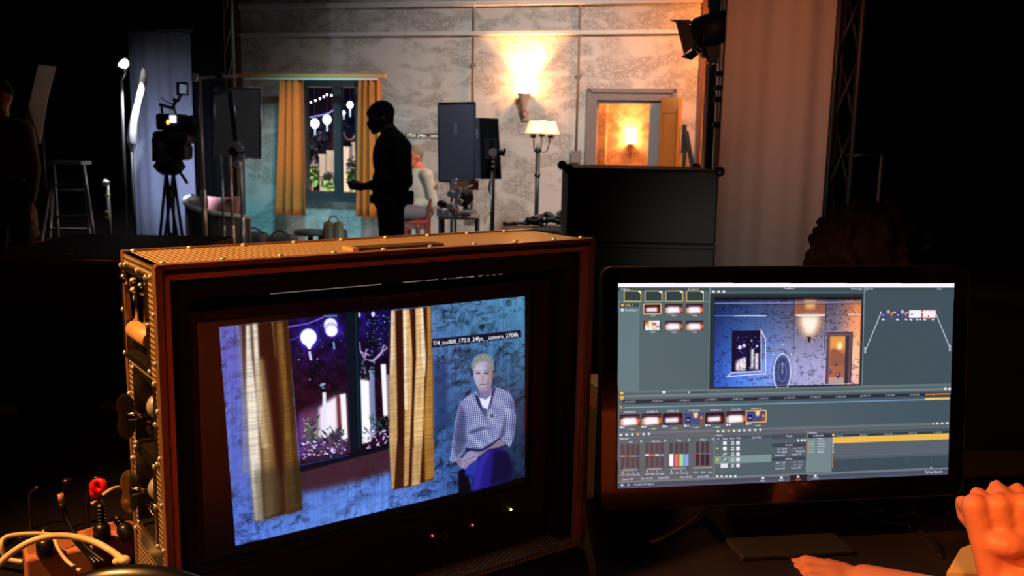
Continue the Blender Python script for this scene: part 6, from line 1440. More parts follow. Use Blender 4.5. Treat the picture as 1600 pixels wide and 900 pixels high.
for a in ((0, CW, -.004, .010, -.004, .002),): cbx(m_, *a)
m_.build('front_top_edge', edge, case)
cbx(MB(), .006, CW - .006, -.001, .012, -.010, -.004).build('front_lip', black, case)
for u0, u1 in ((-.002, .006), (CW - .006, CW + .002)):
    m_ = MB(); cbx(m_, u0, u1, -.004, .012, -CH, 0); m_.build('front_side_edge', edge, case)
m_ = MB()
for u in (.009, CW - .016): cbx(m_, u, u + .007, .002, .012, -CH + .01, -.011)
cbx(m_, .009, CW - .009, .002, .012, -.018, -.011); m_.build('inner_rim', mat('rim_groove', S(215, 130, 92), .4, .3), case)
cbx(MB(), -.001, .011, CD - .012, CD + .001, -CH, .001).build('back_side_edge', edge, case)
cbx(MB(), 0, CW, CD - .008, CD + .002, -.003, .002).build('back_top_edge', edge, case)
foam = mat('dark_foam', S(30, 18, 16), .95)
m_ = MB(); cbx(m_, .012, CW - .012, .016, .052, -.046, -.022); cbx(m_, .012, .042, .016, .05, -CH + .012, -.046); cbx(m_, CW - .04, CW - .012, .016, .05, -CH + .012, -.046); m_.build('foam_lining', foam, case)
# rivets on the top
rv = None
for u, b in [(u_, .016) for u_ in (.012, .085, .16, .235, .31, .385, .46, .535, .61, .665)] + [(u_, .150) for u_ in (.012, .085, .16, .235, .31, .385, .46, .535, .61)]:
    if rv is None: rv0 = (u, b); rv = MB().ell(cc(u, b, .0018), .0042, .0042, .0028, 10, 6).build('rivet', chrome, case)
    else: rep(rv, cR * (u - rv0[0]) + cB * (b - rv0[1]))
srv = None
sp_ = [(b, -.015) for b in (.02, .08, .14)] + [(b, z) for (b0, b1, z0, z1) in (H1, H2, H3) for b in (b0 - .006, b1 + .004) for z in (z1 + .004, (z0 + z1) / 2, z0 - .004)] + [(.012, z) for z in (-.06, -.12, -.18, -.24, -.30, -.36, -.42)] + [(.15, z) for z in (-.19, -.28, -.38)]
for b, z in sp_:
    if srv is None: s0_ = (b, z); srv = MB().ell(cc(-.0015, b, z), .003, .0038, .0038, 10, 6).build('rivet', chrome, case)
    else: rep(srv, cB * (b - s0_[0]) + Z * (z - s0_[1]))
pol = mat('polished_steel', S(190, 180, 170), .16, 1.0, bump=.02, bs=30); gun = mat('gun_metal', S(92, 84, 76), .28, .9)
for (b0, b1, z0, z1), nm in ((H1, 'handle_dish'), (H2, 'latch_dish'), (H3, 'latch_dish')):
    m_ = MB(); cbx(m_, .030, .033, b0, b1, z0, z1); cbx(m_, 0, .033, b0, b0 + .002, z0, z1); cbx(m_, 0, .033, b1 - .002, b1, z0, z1); cbx(m_, 0, .033, b0, b1, z1 - .002, z1); cbx(m_, 0, .033, b0, b1, z0, z0 + .002)
    dish = m_.build(nm, gun, case)
    m_ = MB(); w_ = .0075
    for a in ((b0 - w_, b1 + w_ * .6, z1, z1 + w_), (b0 - w_, b1 + w_ * .6, z0 - w_, z0), (b0 - w_, b0, z0, z1), (b1, b1 + w_ * .6, z0, z1)): cbx(m_, -.0025, 0, *a)
    m_.build('dish_flange', gun, dish)
    if nm == 'handle_dish':
        for k in range(3): b = b0 + .02 + k * .028; cbx(MB(), .016, .030, b, b + .010, z0 + .035, z1 - .022).build('spring_strap', pol, dish)
        MB().cyl(cc(.008, b0 + .012, z0 + .030), cc(.008, b1 - .012, z0 + .030), .012, n=18).build('grip_sleeve', mat('tan_grip', S(200, 150, 100), .5), dish, label='tan rubber grip bar')
        MB().cyl(cc(.012, b0 + .003, z0 + .012), cc(.012, b1 - .003, z0 + .012), .006).build('bail_bar', pol, dish)
        for b in (b0 + .012, b1 - .012): MB().cyl(cc(.008, b, z1 - .010), cc(.012, b, z0 + .018), .0055).ell(cc(-.001, b, z1 - .012), .009, .009, .009, 12, 8).build('bail_arm', pol, dish)
        for z in (z1 - .008, z1 - .020): MB().ell(cc(-.001, (b0 + b1) / 2, z), .005, .007, .004, 10, 6).build('hinge_bead', chrome, dish)
    else:
        dd = (z0 + z1) / 2; bc = (b0 + b1) / 2
        MB().lathe(cc(.030, bc - .012, dd + .008), [(.022, 0), (.022, .006), (.014, .010), (.012, .020), (.006, .024)], axis=-cR).build('turn_boss', pol, dish)
        MB().ell(cc(.010, bc - .02, dd + .014), .014, .016, .016, 16, 10).build('domed_cap', chrome, dish)
        cbx(MB(), .014, .020, b0 + .012, b0 + .034, z0 + .004, z1 - .012).build('latch_hook', pol, dish)
        m2 = MB(); m2.tube([cc(.016, b0 + .014, z0 + .01), cc(.004, b0 + .02, dd - .01), cc(.006, b1 - .02, dd - .02), cc(.016, b1 - .012, z0 + .008)], .004, sub=4); m2.build('latch_wire', pol, dish)
def wing(b, z, hgt, m, lb=None):       # butterfly wing standing out from the latch
    pts = []
    for k in range(40):
        a = 2 * PI * k / 40; r = .62 + .38 * math.cos(2 * a) ** 2 if False else 1
        x = .0135 * math.sin(a) * (1 - .38 * math.exp(-(math.cos(a) / .35) ** 2)); y = hgt / 2 * math.cos(a)
        pts.append((x, y))
    q = [cc(-.017 + x, b, z + y) for x, y in pts]; q2 = []
    t_ = MB().prism(q, cB * .004).build('butterfly_wing', m, case, label=lb)
    MB().cyl(cc(.01, b, z), cc(-.016, b, z), .006).build('wing_pivot', pol, t_)
wing(.105, -.208, .060, gun, 'dark butterfly latch wing'); wing(.105, -.310, .058, mat('clear_lacquered', S(170, 160, 120), .12, .85), 'shiny butterfly latch wing')
m_ = MB(); m_.add([cc(-.0022, .122, -.366), cc(-.0022, .022, -.366), cc(-.0022, .022, -.392), cc(-.0022, .122, -.392), cc(0, .122, -.366), cc(0, .022, -.366), cc(0, .022, -.392), cc(0, .122, -.392)], [(0, 1, 2, 3), (7, 6, 5, 4), (0, 4, 5, 1), (1, 5, 6, 2), (2, 6, 7, 3), (3, 7, 4, 0)]); m_.build('name_plate', mat('brushed_plate', S(150, 160, 170), .25, .9), case)
cbx(MB(), .275, .415, .028, .058, 0, .0035).build('label_plate', mat('label_metal', S(86, 66, 46), .4, .3, bump=.3, bs=120), case)
cbx(MB(), .268, .277, .026, .060, 0, .0045).build('label_holder', mat('light_metal', S(235, 200, 150), .3, .5), case)
cbx(MB(), .660, .675, .03, .14, -.40, -.385).build('handle_boss', dsteel, case)

mon = thing('broadcast_monitor', 'large broadcast monitor inside the flight case, showing the seated man beside a gold curtain', 'monitor', cc(CW / 2, .07, -CH + TS))
bz = mat('monitor_black', S(15, 12, 12), .5)
cbx(MB(), .048, .635, .0480, .100, -CH + TS, -.063).build('chassis', bz, mon)
m_ = MB()
for a in ((.048, .058, .040, .048, -.468, -.066), (.594, .606, .040, .048, -.468, -.066), (.058, .594, .040, .048, -.081, -.066), (.058, .594, .040, .048, -.418, -.407)): cbx(m_, *a)
m_.build('bezel', bz, mon)
cbx(MB(), .048, .606, .038, .048, -.505, -.418).build('control_panel', mat('panel_black', S(18, 13, 12), .45), mon)
cbx(MB(), .606, .624, .040, .048, -.50, -.066).build('side_grip', mat('brown_black', S(34, 20, 17), .6), mon)
screen_mesh('screen', cc(.0585, .0470, -.0815), cR * .535, Z * -.3253, 620, 376, mon, lambda x, y: cv.sample(x, y), base=(.02, .014, .012, 1), rough=.22)
for u, z, c, nm in ((.404, -.4495, (1, .03, .02, 1), 'red_indicator'), (.478, -.450, (1, .03, .02, 1), 'red_indicator'), (.553, -.441, (.75, 1, .12, 1), 'green_indicator')):
    MB().ell(cc(u, .0372, z), .0016, .0016, .0016, 8, 6).build(nm, mat(nm + '_glow', c, .4, emit=c, es=6 if 'red' in nm else 12), mon, label=nm.replace('_', ' ') + ' light')
cbx(MB(), .288, .384, .0385, .0400, -.0700, -.0685).build('top_reflection', mat('orange_reflection', S(140, 66, 40), .4, .4), mon)  # orange reflection on the bezel, built as a thin coloured strip
for k in range(9): u = .10 + k * .045; MB().lathe(cc(u, .038, -.478), [(.008, 0), (.008, .004), (.006, .006)], axis=-cB, n=16).build('push_button' if k < 6 else 'knob', mat('button_black', S(30, 24, 22), .4), mon)
for z in (-.372, -.385, -.397): cbx(MB(), .0435, .0475, .034, .044, z - .010, z).build('side_catch', mat('brass_catch', S(235, 150, 70), .3, .7), mon)
# maker's lettering on the bezel
def lettering(name, st, O, A, B_, h, m, parent, width=None, lift=None):
    T, w = glyphs(st); k = h / .7; kx = k if width is None else width / w; mb = MB()
    for tr_ in T:
        q = [O + A * (p[0] * kx) + B_ * (p[1] * k) for p in tr_]; mb.prism(q, lift)
    return mb.build(name, m, parent)
lettering('lettering', 'TRIMASTER EL', cc(.066, .0396, -.0765), cR, Z, .0036, mat('dim_lettering', S(112, 50, 30), .6), mon, .044, -cB * -.0006)

# ================================================================== computer display
DY, DT = .163, .107
dR = Vector((math.cos(DY), math.sin(DY), 0)); dn = Vector((math.sin(DY), -math.cos(DY), 0)); dD = Z * -math.cos(DT) + dn * math.sin(DT); dN = dn * math.cos(DT) + Z * math.sin(DT)
DO = Vector((.173, 1.489, 1.196))
def dc(u, v, w=0): return DO + dR * u + dD * v + dN * w       # u right, v down, w towards the viewer
dsp = thing('computer_display', 'wide glass-fronted computer display showing the colour grading software', 'display', Vector((.48, 1.60, DZ)))
def rr(u0, v0, u1, v1, r, n=8):
    q = []
    for cx_, cy_, a0 in ((u1 - r, v1 - r, 0), (u0 + r, v1 - r, 90), (u0 + r, v0 + r, 180), (u1 - r, v0 + r, 270)):
        for k in range(n + 1): a = math.radians(a0 + 90 * k / n); q.append((cx_ + r * math.cos(a), cy_ + r * math.sin(a)))
    return q
bu0, bv0, bu1, bv1 = -.026, -.027, .625, .371
m_ = MB(); o_ = rr(bu0, bv0, bu1, bv1, .018); m_.loft([[dc(u, v, -.006) for u, v in o_], [dc(u, v, -.0012) for u, v in o_]]); m_.build('front_glass', mat('glossy_black', S(8, 6, 6), .12, coat=.5), dsp)
m_ = MB(); o2 = rr(bu0 - .002, bv0 - .002, bu1 + .002, bv1 + .002, .020); o3 = rr(bu0 + .03, bv0 + .03, bu1 - .03, bv1 - .03, .03)
m_.loft([[dc(u, v, -.0045) for u, v in o2], [dc(u, v, -.022) for u, v in o2], [dc(u, v, -.034) for u, v in o3]]); m_.build('housing', mat('display_back', S(44, 38, 36), .5, .3), dsp)
m_ = MB(); oi = rr(bu0, bv0, bu1, bv1, .018); n_ = len(o2)
for i in range(n_):
    j = (i + 1) % n_; a, b, c, d = dc(*o2[i], -.0002), dc(*o2[j], -.0002), dc(*oi[j], -.0002), dc(*oi[i], -.0002); m_.add([a, b, c, d, a - dN * .004, b - dN * .004, c - dN * .004, d - dN * .004], [(0, 1, 2, 3), (7, 6, 5, 4), (0, 4, 5, 1), (2, 6, 7, 3)])
m_.build('edge_band', mat('edge_dark', S(26, 20, 18), .5, .2), dsp)
screen_mesh('screen', dc(-.002, -.002, -.0005), dR * .601, dD * .3398, 800, 452, dsp, None or (lambda x, y: (lambda d_: np.where((((HM[0, 0] * x + HM[0, 1] * y + HM[0, 2]) / d_ >= 0) & ((HM[0, 0] * x + HM[0, 1] * y + HM[0, 2]) / d_ <= UW) & ((HM[1, 0] * x + HM[1, 1] * y + HM[1, 2]) / d_ >= 0) & ((HM[1, 0] * x + HM[1, 1] * y + HM[1, 2]) / d_ <= UH))[:, None], ui.sample((HM[0, 0] * x + HM[0, 1] * y + HM[0, 2]) / d_, (HM[1, 0] * x + HM[1, 1] * y + HM[1, 2]) / d_), 0.006))(HM[2, 0] * x + HM[2, 1] * y + 1)), base=(.01, .008, .008, 1), rough=.25)
# logo on the chin: bitten fruit
lg = []; 
for k in range(48):
    a = 2 * PI * k / 48; r = .0052 * (1 + .10 * math.cos(2 * a)) - .0011 * math.exp(-((a - PI / 2) / .22) ** 2) - .0007 * math.exp(-((a - 3 * PI / 2) / .2) ** 2); x, y = r * math.cos(a), r * math.sin(a) * 1.02
    bx_, by_ = x - .0064, y - .0006
    if math.hypot(bx_, by_) < .0028: s_ = .0028 / math.hypot(bx_, by_); x, y = .0064 + bx_ * s_, .0006 + by_ * s_
    lg.append((x, y))
lc = (.304, .353)
lgm = mat('logo_brown', S(120, 62, 38), .5, .3)
m_ = MB(); m_.prism([dc(lc[0] + x, lc[1] - y, -.0011) for x, y in lg], dN * .0004)
m_.prism([dc(lc[0] + x, lc[1] - y, -.0011) for x, y in ((.0002, .0062), (.0006, .0085), (.0024, .0098), (.0028, .0094), (.0022, .0074))], dN * .0004); m_.build('logo', lgm, dsp)
sc_ = .5 * (bu0 + bu1)
m_ = MB(); a0 = dc(sc_ - .03, .30, -.034); m_.hexa([dc(sc_ - .045, .24, -.036), dc(sc_ + .045, .24, -.036), dc(sc_ + .045, .24, -.044), dc(sc_ - .045, .24, -.044)],
    [Vector((p.x, p.y, DZ + .008)) for p in (dc(sc_ - .06, .30, -.10), dc(sc_ + .06, .30, -.10), dc(sc_ + .06, .30, -.11), dc(sc_ - .06, .30, -.11))]); m_.build('stand_neck', mat('display_aluminium', S(74, 62, 56), .55, .2), dsp)
m_ = MB(); bcn = dc(sc_, .3, -.03); MB().cbox((bcn.x, bcn.y, DZ + .0045), .20, .18, .009, DY, .003).build('stand_foot', mat('foot_aluminium', S(34, 28, 26), .6, .1), dsp)

# ---- power strips, plugs and cables on the left of the desk
beige = mat('warm_beige_box', S(190, 120, 84), .7); rub = mat('glossy_black_cable', S(18, 16, 16), .35); wht = mat('cream_cable', S(222, 196, 160), .45)
def dk(px, py, z=0.0): d = ray(px, py); tt_ = (DZ + z - CAM_H) / d.z; return EYE + d * tt_
def strip_box(label, a, b, w, h, plugs):
    a, b = Vector(a), Vector(b); d = (b - a).normalized(); nrm = Vector((-d.y, d.x, 0)); t = thing('power_strip', label, 'power strip', (a + b) / 2)
    MB().rbox((a + b) / 2 + nrm * w / 2, d, nrm, Z, (b - a).length, w, h, .004).build('strip_body', beige, t)
    m_ = MB(); k = 0
    for s_ in plugs:
        c = a + (b - a) * s_ + nrm * w / 2 + Z * h; MB().lathe(c, [(.019, 0), (.019, .0015), (.015, .0015)], n=18).build('socket', mat('socket_face', S(150, 96, 66), .5), t)
    return t, d, nrm
pa, pb = dk(150, 884, 0), dk(216, 866, 0)
pa.z = pb.z = DZ + .001
s1, d1, n1 = strip_box('beige power strip with black plugs beside the flight case', dk(140, 895), dk(226, 868), .06, .048, (.3, .75))
s2, d2, n2 = strip_box('beige power strip lying nearer the left frame edge under the cables', dk(44, 935), dk(150, 912), .06, .06, (.25, .6))
def plug(label, p, ribs, m=rub, tilt=(0, 0, 1), cable=None):
    t = thing('power_plug', label, 'plug', p, None); ax = Vector(tilt).normalized()
    MB().lathe(p, [(.011, 0), (.013, .004), (.0125, .020), (.008, .027)], axis=ax, n=16).build('plug_body', m, t)
    m2 = MB()
    for k in range(ribs): m2.lathe(p + ax * (.026 + k * .0055), [(.0070, 0), (.0070, .003), (.0048, .003), (.0048, .0055)], axis=ax, n=12)
    m2.build('strain_relief', m, t)
    if cable: MB().tube([p + ax * (.026 + ribs * .0055)] + cable, .0035, sub=6).build('cord', m, t)
    return t
def up(px, py, y): return P(px, py, y)
plug('black plug with ribbed strain relief standing in the power strip below the red connector', dk(160, 843, .05) , 6, cable=[up(158, 782, 1.46), up(150, 768, 1.46), up(137, 790, 1.46), up(136, 830, 1.44)])
plug('fat black plug leaning on the power strip, next to the shell of the flight case', dk(205, 842, .05), 3, tilt=(-.5, .1, .7), cable=[up(190, 815, 1.44), up(176, 812, 1.45), up(170, 830, 1.46)])
plug('black plug at the left end of the nearer power strip', dk(72, 868, .06), 3, cable=[up(70, 842, 1.35), up(60, 836, 1.36), up(40, 850, 1.37), up(-10, 870, 1.38)])
# red connector ring
c = up(158.5, 757, 1.42); t = thing('red_connector', 'round red rubber connector cap on a black cable above the power strips', 'connector', c)
ang = [2 * PI * k / 22 for k in range(22)]
fr_ = (FW.cross(Z)).normalized()
rings = []
for a in ang + [ang[0]]:
    ce = c + (fr_ * math.cos(a) + Z * math.sin(a)) * .0088 - FW * .01; o_ = (fr_ * math.cos(a) + Z * math.sin(a)); rr_ = .0052 + .0012 * math.sin(a * 2 + 1)
    rings.append([ce + (o_ * math.cos(k) + FW * math.sin(k)) * rr_ for k in [2 * PI * j / 10 for j in range(10)]])
MB().loft(rings, False, True, True).build('cap_ring', mat('red_rubber', S(235, 20, 40), .4), t)
MB().cyl(c + Vector((-.012, 0, -.004)), c + Vector((-.010, 0, -.020)), .007, .009).build('cap_tail', MATS['red_rubber'], t)
def cable(label, pts, r, m, name='cable', parts=None):
    t = thing(name, label, 'cable', pts[0]); MB().tube(pts, r, sub=8, n=8).build('cord', m, t); return t
cable('black cable curving down from the red connector to the power strips', [up(157, 750, 1.42), up(148, 748, 1.42), up(139, 765, 1.42), up(134, 790, 1.42), up(136, 820, 1.42), up(146, 850, 1.41), up(156, 868, 1.40)], .0042, rub)
cable('tan cable arching from behind the cap ring towards the lower latch', [up(143, 788, 1.46), up(158, 776, 1.47), up(172, 766, 1.48), up(186, 762, 1.5), up(205, 770, 1.52)], .0034, wht)
cable('thick cream cable arching over the power strips at the lower left', [up(-12, 893, 1.16), up(8, 872, 1.17), up(40, 850, 1.18), up(75, 838.5, 1.19), up(110, 838, 1.2), up(145, 846, 1.2), up(172, 860, 1.19), up(192, 875, 1.18)], .0046, wht)
c = up(194, 875, 1.18); t = thing('cable_end', 'round cream plug end on the thick cable beside the black chair top', 'connector', c); MB().ell(c, .008, .008, .006).ell(c + Vector((-.010, 0, -.002)), .006, .006, .005).build('plug_tip', wht, t)
cable('thin cream cable looping at the left frame edge', [up(36, 878, 1.22), up(10, 872, 1.22), up(2, 852, 1.22), up(8, 840, 1.23), up(30, 835, 1.24), up(60, 834, 1.25), up(84, 836, 1.26)], .0034, wht)
cable('thin dark cable crossing under the thick cream one, centre of the bundle', [up(84, 838, 1.24), up(90, 855, 1.23), up(104, 876, 1.22), up(126, 892, 1.2)], .0026, wht)
for i, (dx, dy, lb) in enumerate(((0, 0, 'uppermost'), (7, 6, 'middle'), (14, 13, 'lowest'))):
    cable('black glossy cable in the bundle running right under the cream arch, %s of three' % lb, [up(98 + dx * .2, 786 + dy, 1.30), up(103 + dx * .3, 805 + dy, 1.30), up(116, 832 + dy * .8, 1.29), up(138, 858 + dy * .7, 1.28), up(164 - dx, 878 + dy * .2, 1.27)], .0034, rub)
c = up(97, 786, 1.30); t = thing('audio_plug', 'slim metal jack plug sticking up at the top of the black cable bundle', 'plug', c)
MB().cyl(c, c + Vector((-.002, 0, .014)), .0045).build('sleeve', mat('worn_tan_metal', S(190, 140, 100), .4, .4), t); MB().cyl(c + Vector((0, 0, -.012)), c, .005).build('boot', rub, t)
c = up(50, 768, 1.5); t = thing('desk_hook', 'thin curved metal hook catching the light at the far left of the desk', 'hook', Vector((c.x, c.y, DZ)))
MB().tube([Vector((c.x - .006, c.y, DZ)), c + Vector((-.006, 0, -.01)), c + Vector((0, 0, .002)), c + Vector((.009, 0, .008))], .0028, sub=5).build('hook_wire', pol, t)
c = up(104, 752, 1.5); t = thing('gooseneck', 'thin black gooseneck with a small round head behind the cable bundle', 'gooseneck', Vector((c.x, c.y, DZ)))
MB().tube([Vector((c.x, c.y, DZ)), Vector((c.x - .01, c.y, (DZ + c.z) / 2)), c], .003, sub=5).build('neck', rub, t); MB().ell(c, .008, .008, .006).build('head', gun, t)
cable('dark cable lying on the desk behind the power strips', [dk(20, 850, .005), dk(60, 835, .02), dk(110, 830, .005), dk(150, 826, .03), dk(190, 832, .005)], .004, rub)
cable('coiled black cable lying left of the nearer power strip', [dk(-20, 880, .005), dk(10, 868, .03), dk(50, 862, .05), dk(66, 850, .03), dk(40, 842, .005), dk(0, 846, .01)], .0045, rub)
# chair back top, glossy black, right under the case
cx0 = up(215, 905, .92)
t = thing('office_chair', 'glossy black rounded chair top peeking in at the bottom left', 'chair', Vector((cx0.x, cx0.y, 0)))
prof = []; 
m_ = MB(); m_.ell(cx0 + Vector((.002, 0, -.062)), .118, .03, .078, 28, 16).build('backrest', mat('black_leather', S(14, 13, 13), .28), t)
MB().cyl((cx0.x, cx0.y - .03, .12), (cx0.x, cx0.y - .02, cx0.z - .08), .02).build('back_stem', black, t)
MB().cbox((cx0.x, cx0.y - .25, .45), .46, .42, .08, 0, .03).build('seat', MATS['black_leather'], t); MB().cyl((cx0.x, cx0.y - .25, .08), (cx0.x, cx0.y - .25, .42), .025).build('gas_column', dsteel, t)
for k in range(5): a = k * 2 * PI / 5; MB().cyl((cx0.x, cx0.y - .25, .1), (cx0.x + .26 * math.cos(a), cx0.y - .25 + .26 * math.sin(a), .055), .02, .014).ell((cx0.x + .26 * math.cos(a), cx0.y - .25 + .26 * math.sin(a), .028), .02, .02, .028).build('base_spoke', black, t)

# drawer cabinet added right of the camera to put a warm reflection in the monitor glass
cq = Vector((1.06, -.02, 0)); cyaw = math.atan2(.575, -.82) + PI / 2; cX = Vector((math.cos(cyaw), math.sin(cyaw), 0)); cY = Vector((-math.sin(cyaw), math.cos(cyaw), 0))
t = thing('reflection_cabinet', 'added orange-lit drawer cabinet beside the camera, there only for its glow in the monitor glass', 'cabinet', cq)
ow = mat('orange_wood', S(236, 140, 80), .6, var=.15, vs=5)
MB().cbox(cq + Z * .43, .50, .36, .82, cyaw, .006).build('carcass', ow, t)
for k in range(3):
    c = cq - cY * -.185 + Z * (.17 + .26 * k); dr_ = MB().cbox(c, .46, .02, .24, cyaw, .004).build('drawer', ow, t); MB().ell(c + cY * .02, .014, .014, .014).build('knob', steel, dr_)
# ---- things around the display
cable('pale cable running on the desk under the left of the display', [dk(1018, 847, .004), dk(1040, 838, .004), dk(1075, 818, .004), dk(1100, 800, .006), dk(1118, 790, .01), dk(1190, 786, .004)], .0032, mat('white_cable', S(190, 150, 130), .5))
cable('black cable curling on the desk right of the display stand', [dk(1320, 780, .004), dk(1345, 800, .004), dk(1380, 815, .02), dk(1420, 822, .004), dk(1460, 845, .004), dk(1470, 870, .004)], .004, rub)
cable('tangled black cable in front of the display stand at the right', [dk(1335, 782, .01), dk(1370, 796, .03), dk(1400, 806, .01), dk(1430, 800, .03), dk(1400, 790, .01), dk(1350, 800, .004)], .0045, rub)
t = thing('white_papers', 'stack of pale papers on the desk at the lower right corner, under the bright hand', 'papers', dk(1560, 885))
q = [dk(1478, 906), dk(1500, 868), dk(1545, 850), dk(1640, 846), dk(1700, 920)]
MB().prism([Vector((p.x, p.y, DZ + .001)) for p in q], Z * .012).build('paper_stack', mat('warm_paper', S(226, 190, 140), .7), t)
q2 = [dk(1505, 906), dk(1535, 872), dk(1640, 868), dk(1690, 925)]; MB().prism([Vector((p.x, p.y, DZ + .0132)) for p in q2], Z * .002).build('top_sheet', MATS['warm_paper'], t)
p = dk(912, 985); t = thing('glass_tumbler', 'small grey tumbler at the bottom edge between the flight case and the display', 'glass', p)
MB().lathe(p, [(.03, 0), (.034, .01), (.036, .06), (.034, .06), (.03, .012)], n=24).build('glass_body', mat('grey_glass', S(50, 60, 66), .3), t)

# gap things seen between case and display
t = thing('device_stack', 'small stack of grey and beige boxes on the desk between the case and the display', 'boxes', Vector((.235, 1.74, DZ)))
for z0, hh_, c_, nm in ((0, .17, S(30, 24, 22), 'dark_box'), (.17, .03, S(60, 34, 26), 'reddish_box'), (.20, .008, S(46, 46, 44), 'grey_box'), (.212, .010, S(80, 78, 74), 'pale_box')):
    MB().cbox((.235, 1.74, DZ + z0 + hh_ / 2), .16, .12, hh_ - .001, .3, .003).build(nm, mat(nm + '_paint', c_, .6), t)

# ================================================================== operator at the right: arms and hands reach into view
skw = mat('warm_skin', S(214, 128, 96), .5, bump=.04, bs=90)
per = thing('person', 'person just outside the right edge, only the bright forearm, fist and dim working hand showing', 'person', Vector((1.45, 1.0, 0)))
def hand(mb, wrist, d, back, side, curl, s=1.0, spread=.0, thumbdir=1):
    # wrist point, finger direction, back-of-hand normal, side = towards the thumb
    d, back, side = d.normalized(), back.normalized(), side.normalized()
    pc = wrist + d * .045 * s
    for k in (-1, 0, 1): mb.capsule(wrist + side * k * .014 * s, wrist + d * .085 * s + side * k * .026 * s, .017 * s, .0145 * s, 12)
    mb.ell(pc, .03 * s, .03 * s, .018 * s)
    for i, (ln_, of) in enumerate(((.072, .032), (.080, .011), (.074, -.011), (.058, -.031))):
        b0 = wrist + d * (.088 - .004 * abs(i - 1)) * s + side * of * s; r = (.0095 - .0007 * (i == 3) * 1) * s; a = 0; p_ = b0; dir_ = d
        for j, (fr2, w_) in enumerate(((.45, 1), (.30, 1.15), (.25, .9))):
            a += curl * w_ * (1 + .06 * i); dir_ = (d * math.cos(a) - back * math.sin(a) + side * spread * (1.5 - i) * .12).normalized(); n_ = p_ + dir_ * ln_ * fr2 * s
            mb.capsule(p_, n_, r, r * .93, 10); p_ = n_; r *= .93
    t0 = wrist + d * .025 * s + side * .026 * s; t1 = t0 + (side * .8 + d * .55 - back * .35).normalized() * .042 * s; t2 = t1 + (d * .9 + side * .05 - back * .45).normalized() * .032 * s; t3 = t2 + (d * .85 - side * .35 - back * .4).normalized() * .024 * s
    mb.capsule(t0, t1, .0145 * s, .012 * s, 10); mb.capsule(t1, t2, .012 * s, .0105 * s, 10); mb.capsule(t2, t3, .0105 * s, .009 * s, 10)
m_ = MB()
# bright left fist: forearm comes in from the lower right
hw_ = P(1575, 905, 1.26)
sh_l = Vector((1.25, 1.02, 1.08)); el_l = Vector((.95, 1.18, .80))
m_.capsule(el_l, hw_, .045, .030, 18)
hand(m_, hw_, Vector((-.16, .12, 1)), Vector((-.12, -1, .12)), Vector((1, -.15, .1)), 1.25, 1.28)
m_.capsule(sh_l, el_l, .055, .046, 18)
# dim right hand on the desk further left
hw2 = P(1352, 912, 1.36); sh_r = Vector((1.18, .66, 1.08)); el_r = Vector((.88, .98, .84))
m_.capsule(sh_r, el_r, .055, .046, 18); m_.capsule(el_r, hw2, .044, .030, 18)
hand(m_, hw2, Vector((-.70, .35, -.02)), Vector((0, -.25, 1)), Vector((.1, .9, .1)), .45, 1.0, .5)
bd = Vector((1.42, .92, 0))
m_.ell(bd + Z * .62, .17, .15, .16).ell(bd + Z * .88, .16, .14, .26).ell(bd + Z * 1.06, .13, .2, .09); m_.capsule(bd + Z * 1.1, bd + Z * 1.24, .06, .058); m_.ell(bd + Vector((-.02, 0, 1.34)), .10, .08, .12).ell(bd + Vector((-.06, 0, 1.29)), .06, .055, .07).ell(bd + Vector((-.125, 0, 1.32)), .018, .018, .026)
for s_ in (1, -1): m_.ell(bd + Vector((.0, .082 * s_, 1.33)), .018, .014, .032)
m_.capsule(bd + Z * 1.08, sh_l, .07, .06); m_.capsule(bd + Z * 1.08, sh_r, .07, .06)
for s_ in (1, -1):
    hp = bd + Vector((0, .1 * s_, .56)); kn = hp + Vector((-.0, .0, 0)) + Vector((.42, 0, .0)) * 0 + Vector((-.12, .12 * s_, -.02)) ; kn = bd + Vector((-.18, .16 * s_, .56)); ft = Vector((kn.x - .02, kn.y, .09))
    m_.capsule(hp, kn, .085, .06); m_.capsule(kn, ft, .058, .04); m_.capsule(ft - Z * .04, ft + Vector((-.15, 0, -.045)), .042, .034)
blob('body', m_, .0045, skw, per, 3)
sb = MB(); sb.ell(bd + Z * .66, .185, .17, .16).ell(bd + Z * .88, .175, .16, .27).ell(bd + Z * 1.06, .14, .22, .1); sb.capsule(sh_l, el_l, .07, .058); sb.capsule(sh_r, el_r, .07, .058); sb.capsule(bd + Z * 1.06, sh_l, .085, .075); sb.capsule(bd + Z * 1.06, sh_r, .085, .075)
blob('shirt', sb, .012, mat('dark_red_shirt', S(60, 10, 8), .9), per, 3)
tr = MB(); tr.ell(bd + Z * .56, .18, .17, .1)
for s_ in (1, -1): hp = bd + Vector((0, .1 * s_, .56)); kn = bd + Vector((-.18, .16 * s_, .56)); ft = Vector((kn.x - .02, kn.y, .1)); tr.capsule(hp, kn, .1, .075); tr.capsule(kn, ft, .07, .055)
blob('trousers', tr, .013, MATS['navy_trousers'], per, 3)
hb = MB(); hb.ell(bd + Vector((.01, 0, 1.375)), .105, .09, .10); blob('hair', hb, .01, MATS['dark_hair'], per, 2)
t = thing('office_chair', 'dark chair of the person at the desk, outside the right edge', 'chair', Vector((1.5, .92, 0)))
MB().cbox((1.46, .92, .42), .44, .44, .07, 0, .03).build('seat', blackcloth, t); MB().cbox((1.70, .92, .75), .06, .42, .5, 0, .03).build('backrest', blackcloth, t); MB().cyl((1.46, .92, .05), (1.46, .92, .39), .03).build('gas_column', dsteel, t); MB().cyl((1.70, .92, .4), (1.68, .92, .55), .025).build('back_stem', dsteel, t)
for k in range(5): a = k * 2 * PI / 5; MB().cyl((1.46, .92, .08), (1.46 + .28 * math.cos(a), .92 + .28 * math.sin(a), .03), .022, .016).build('base_spoke', dsteel, t)

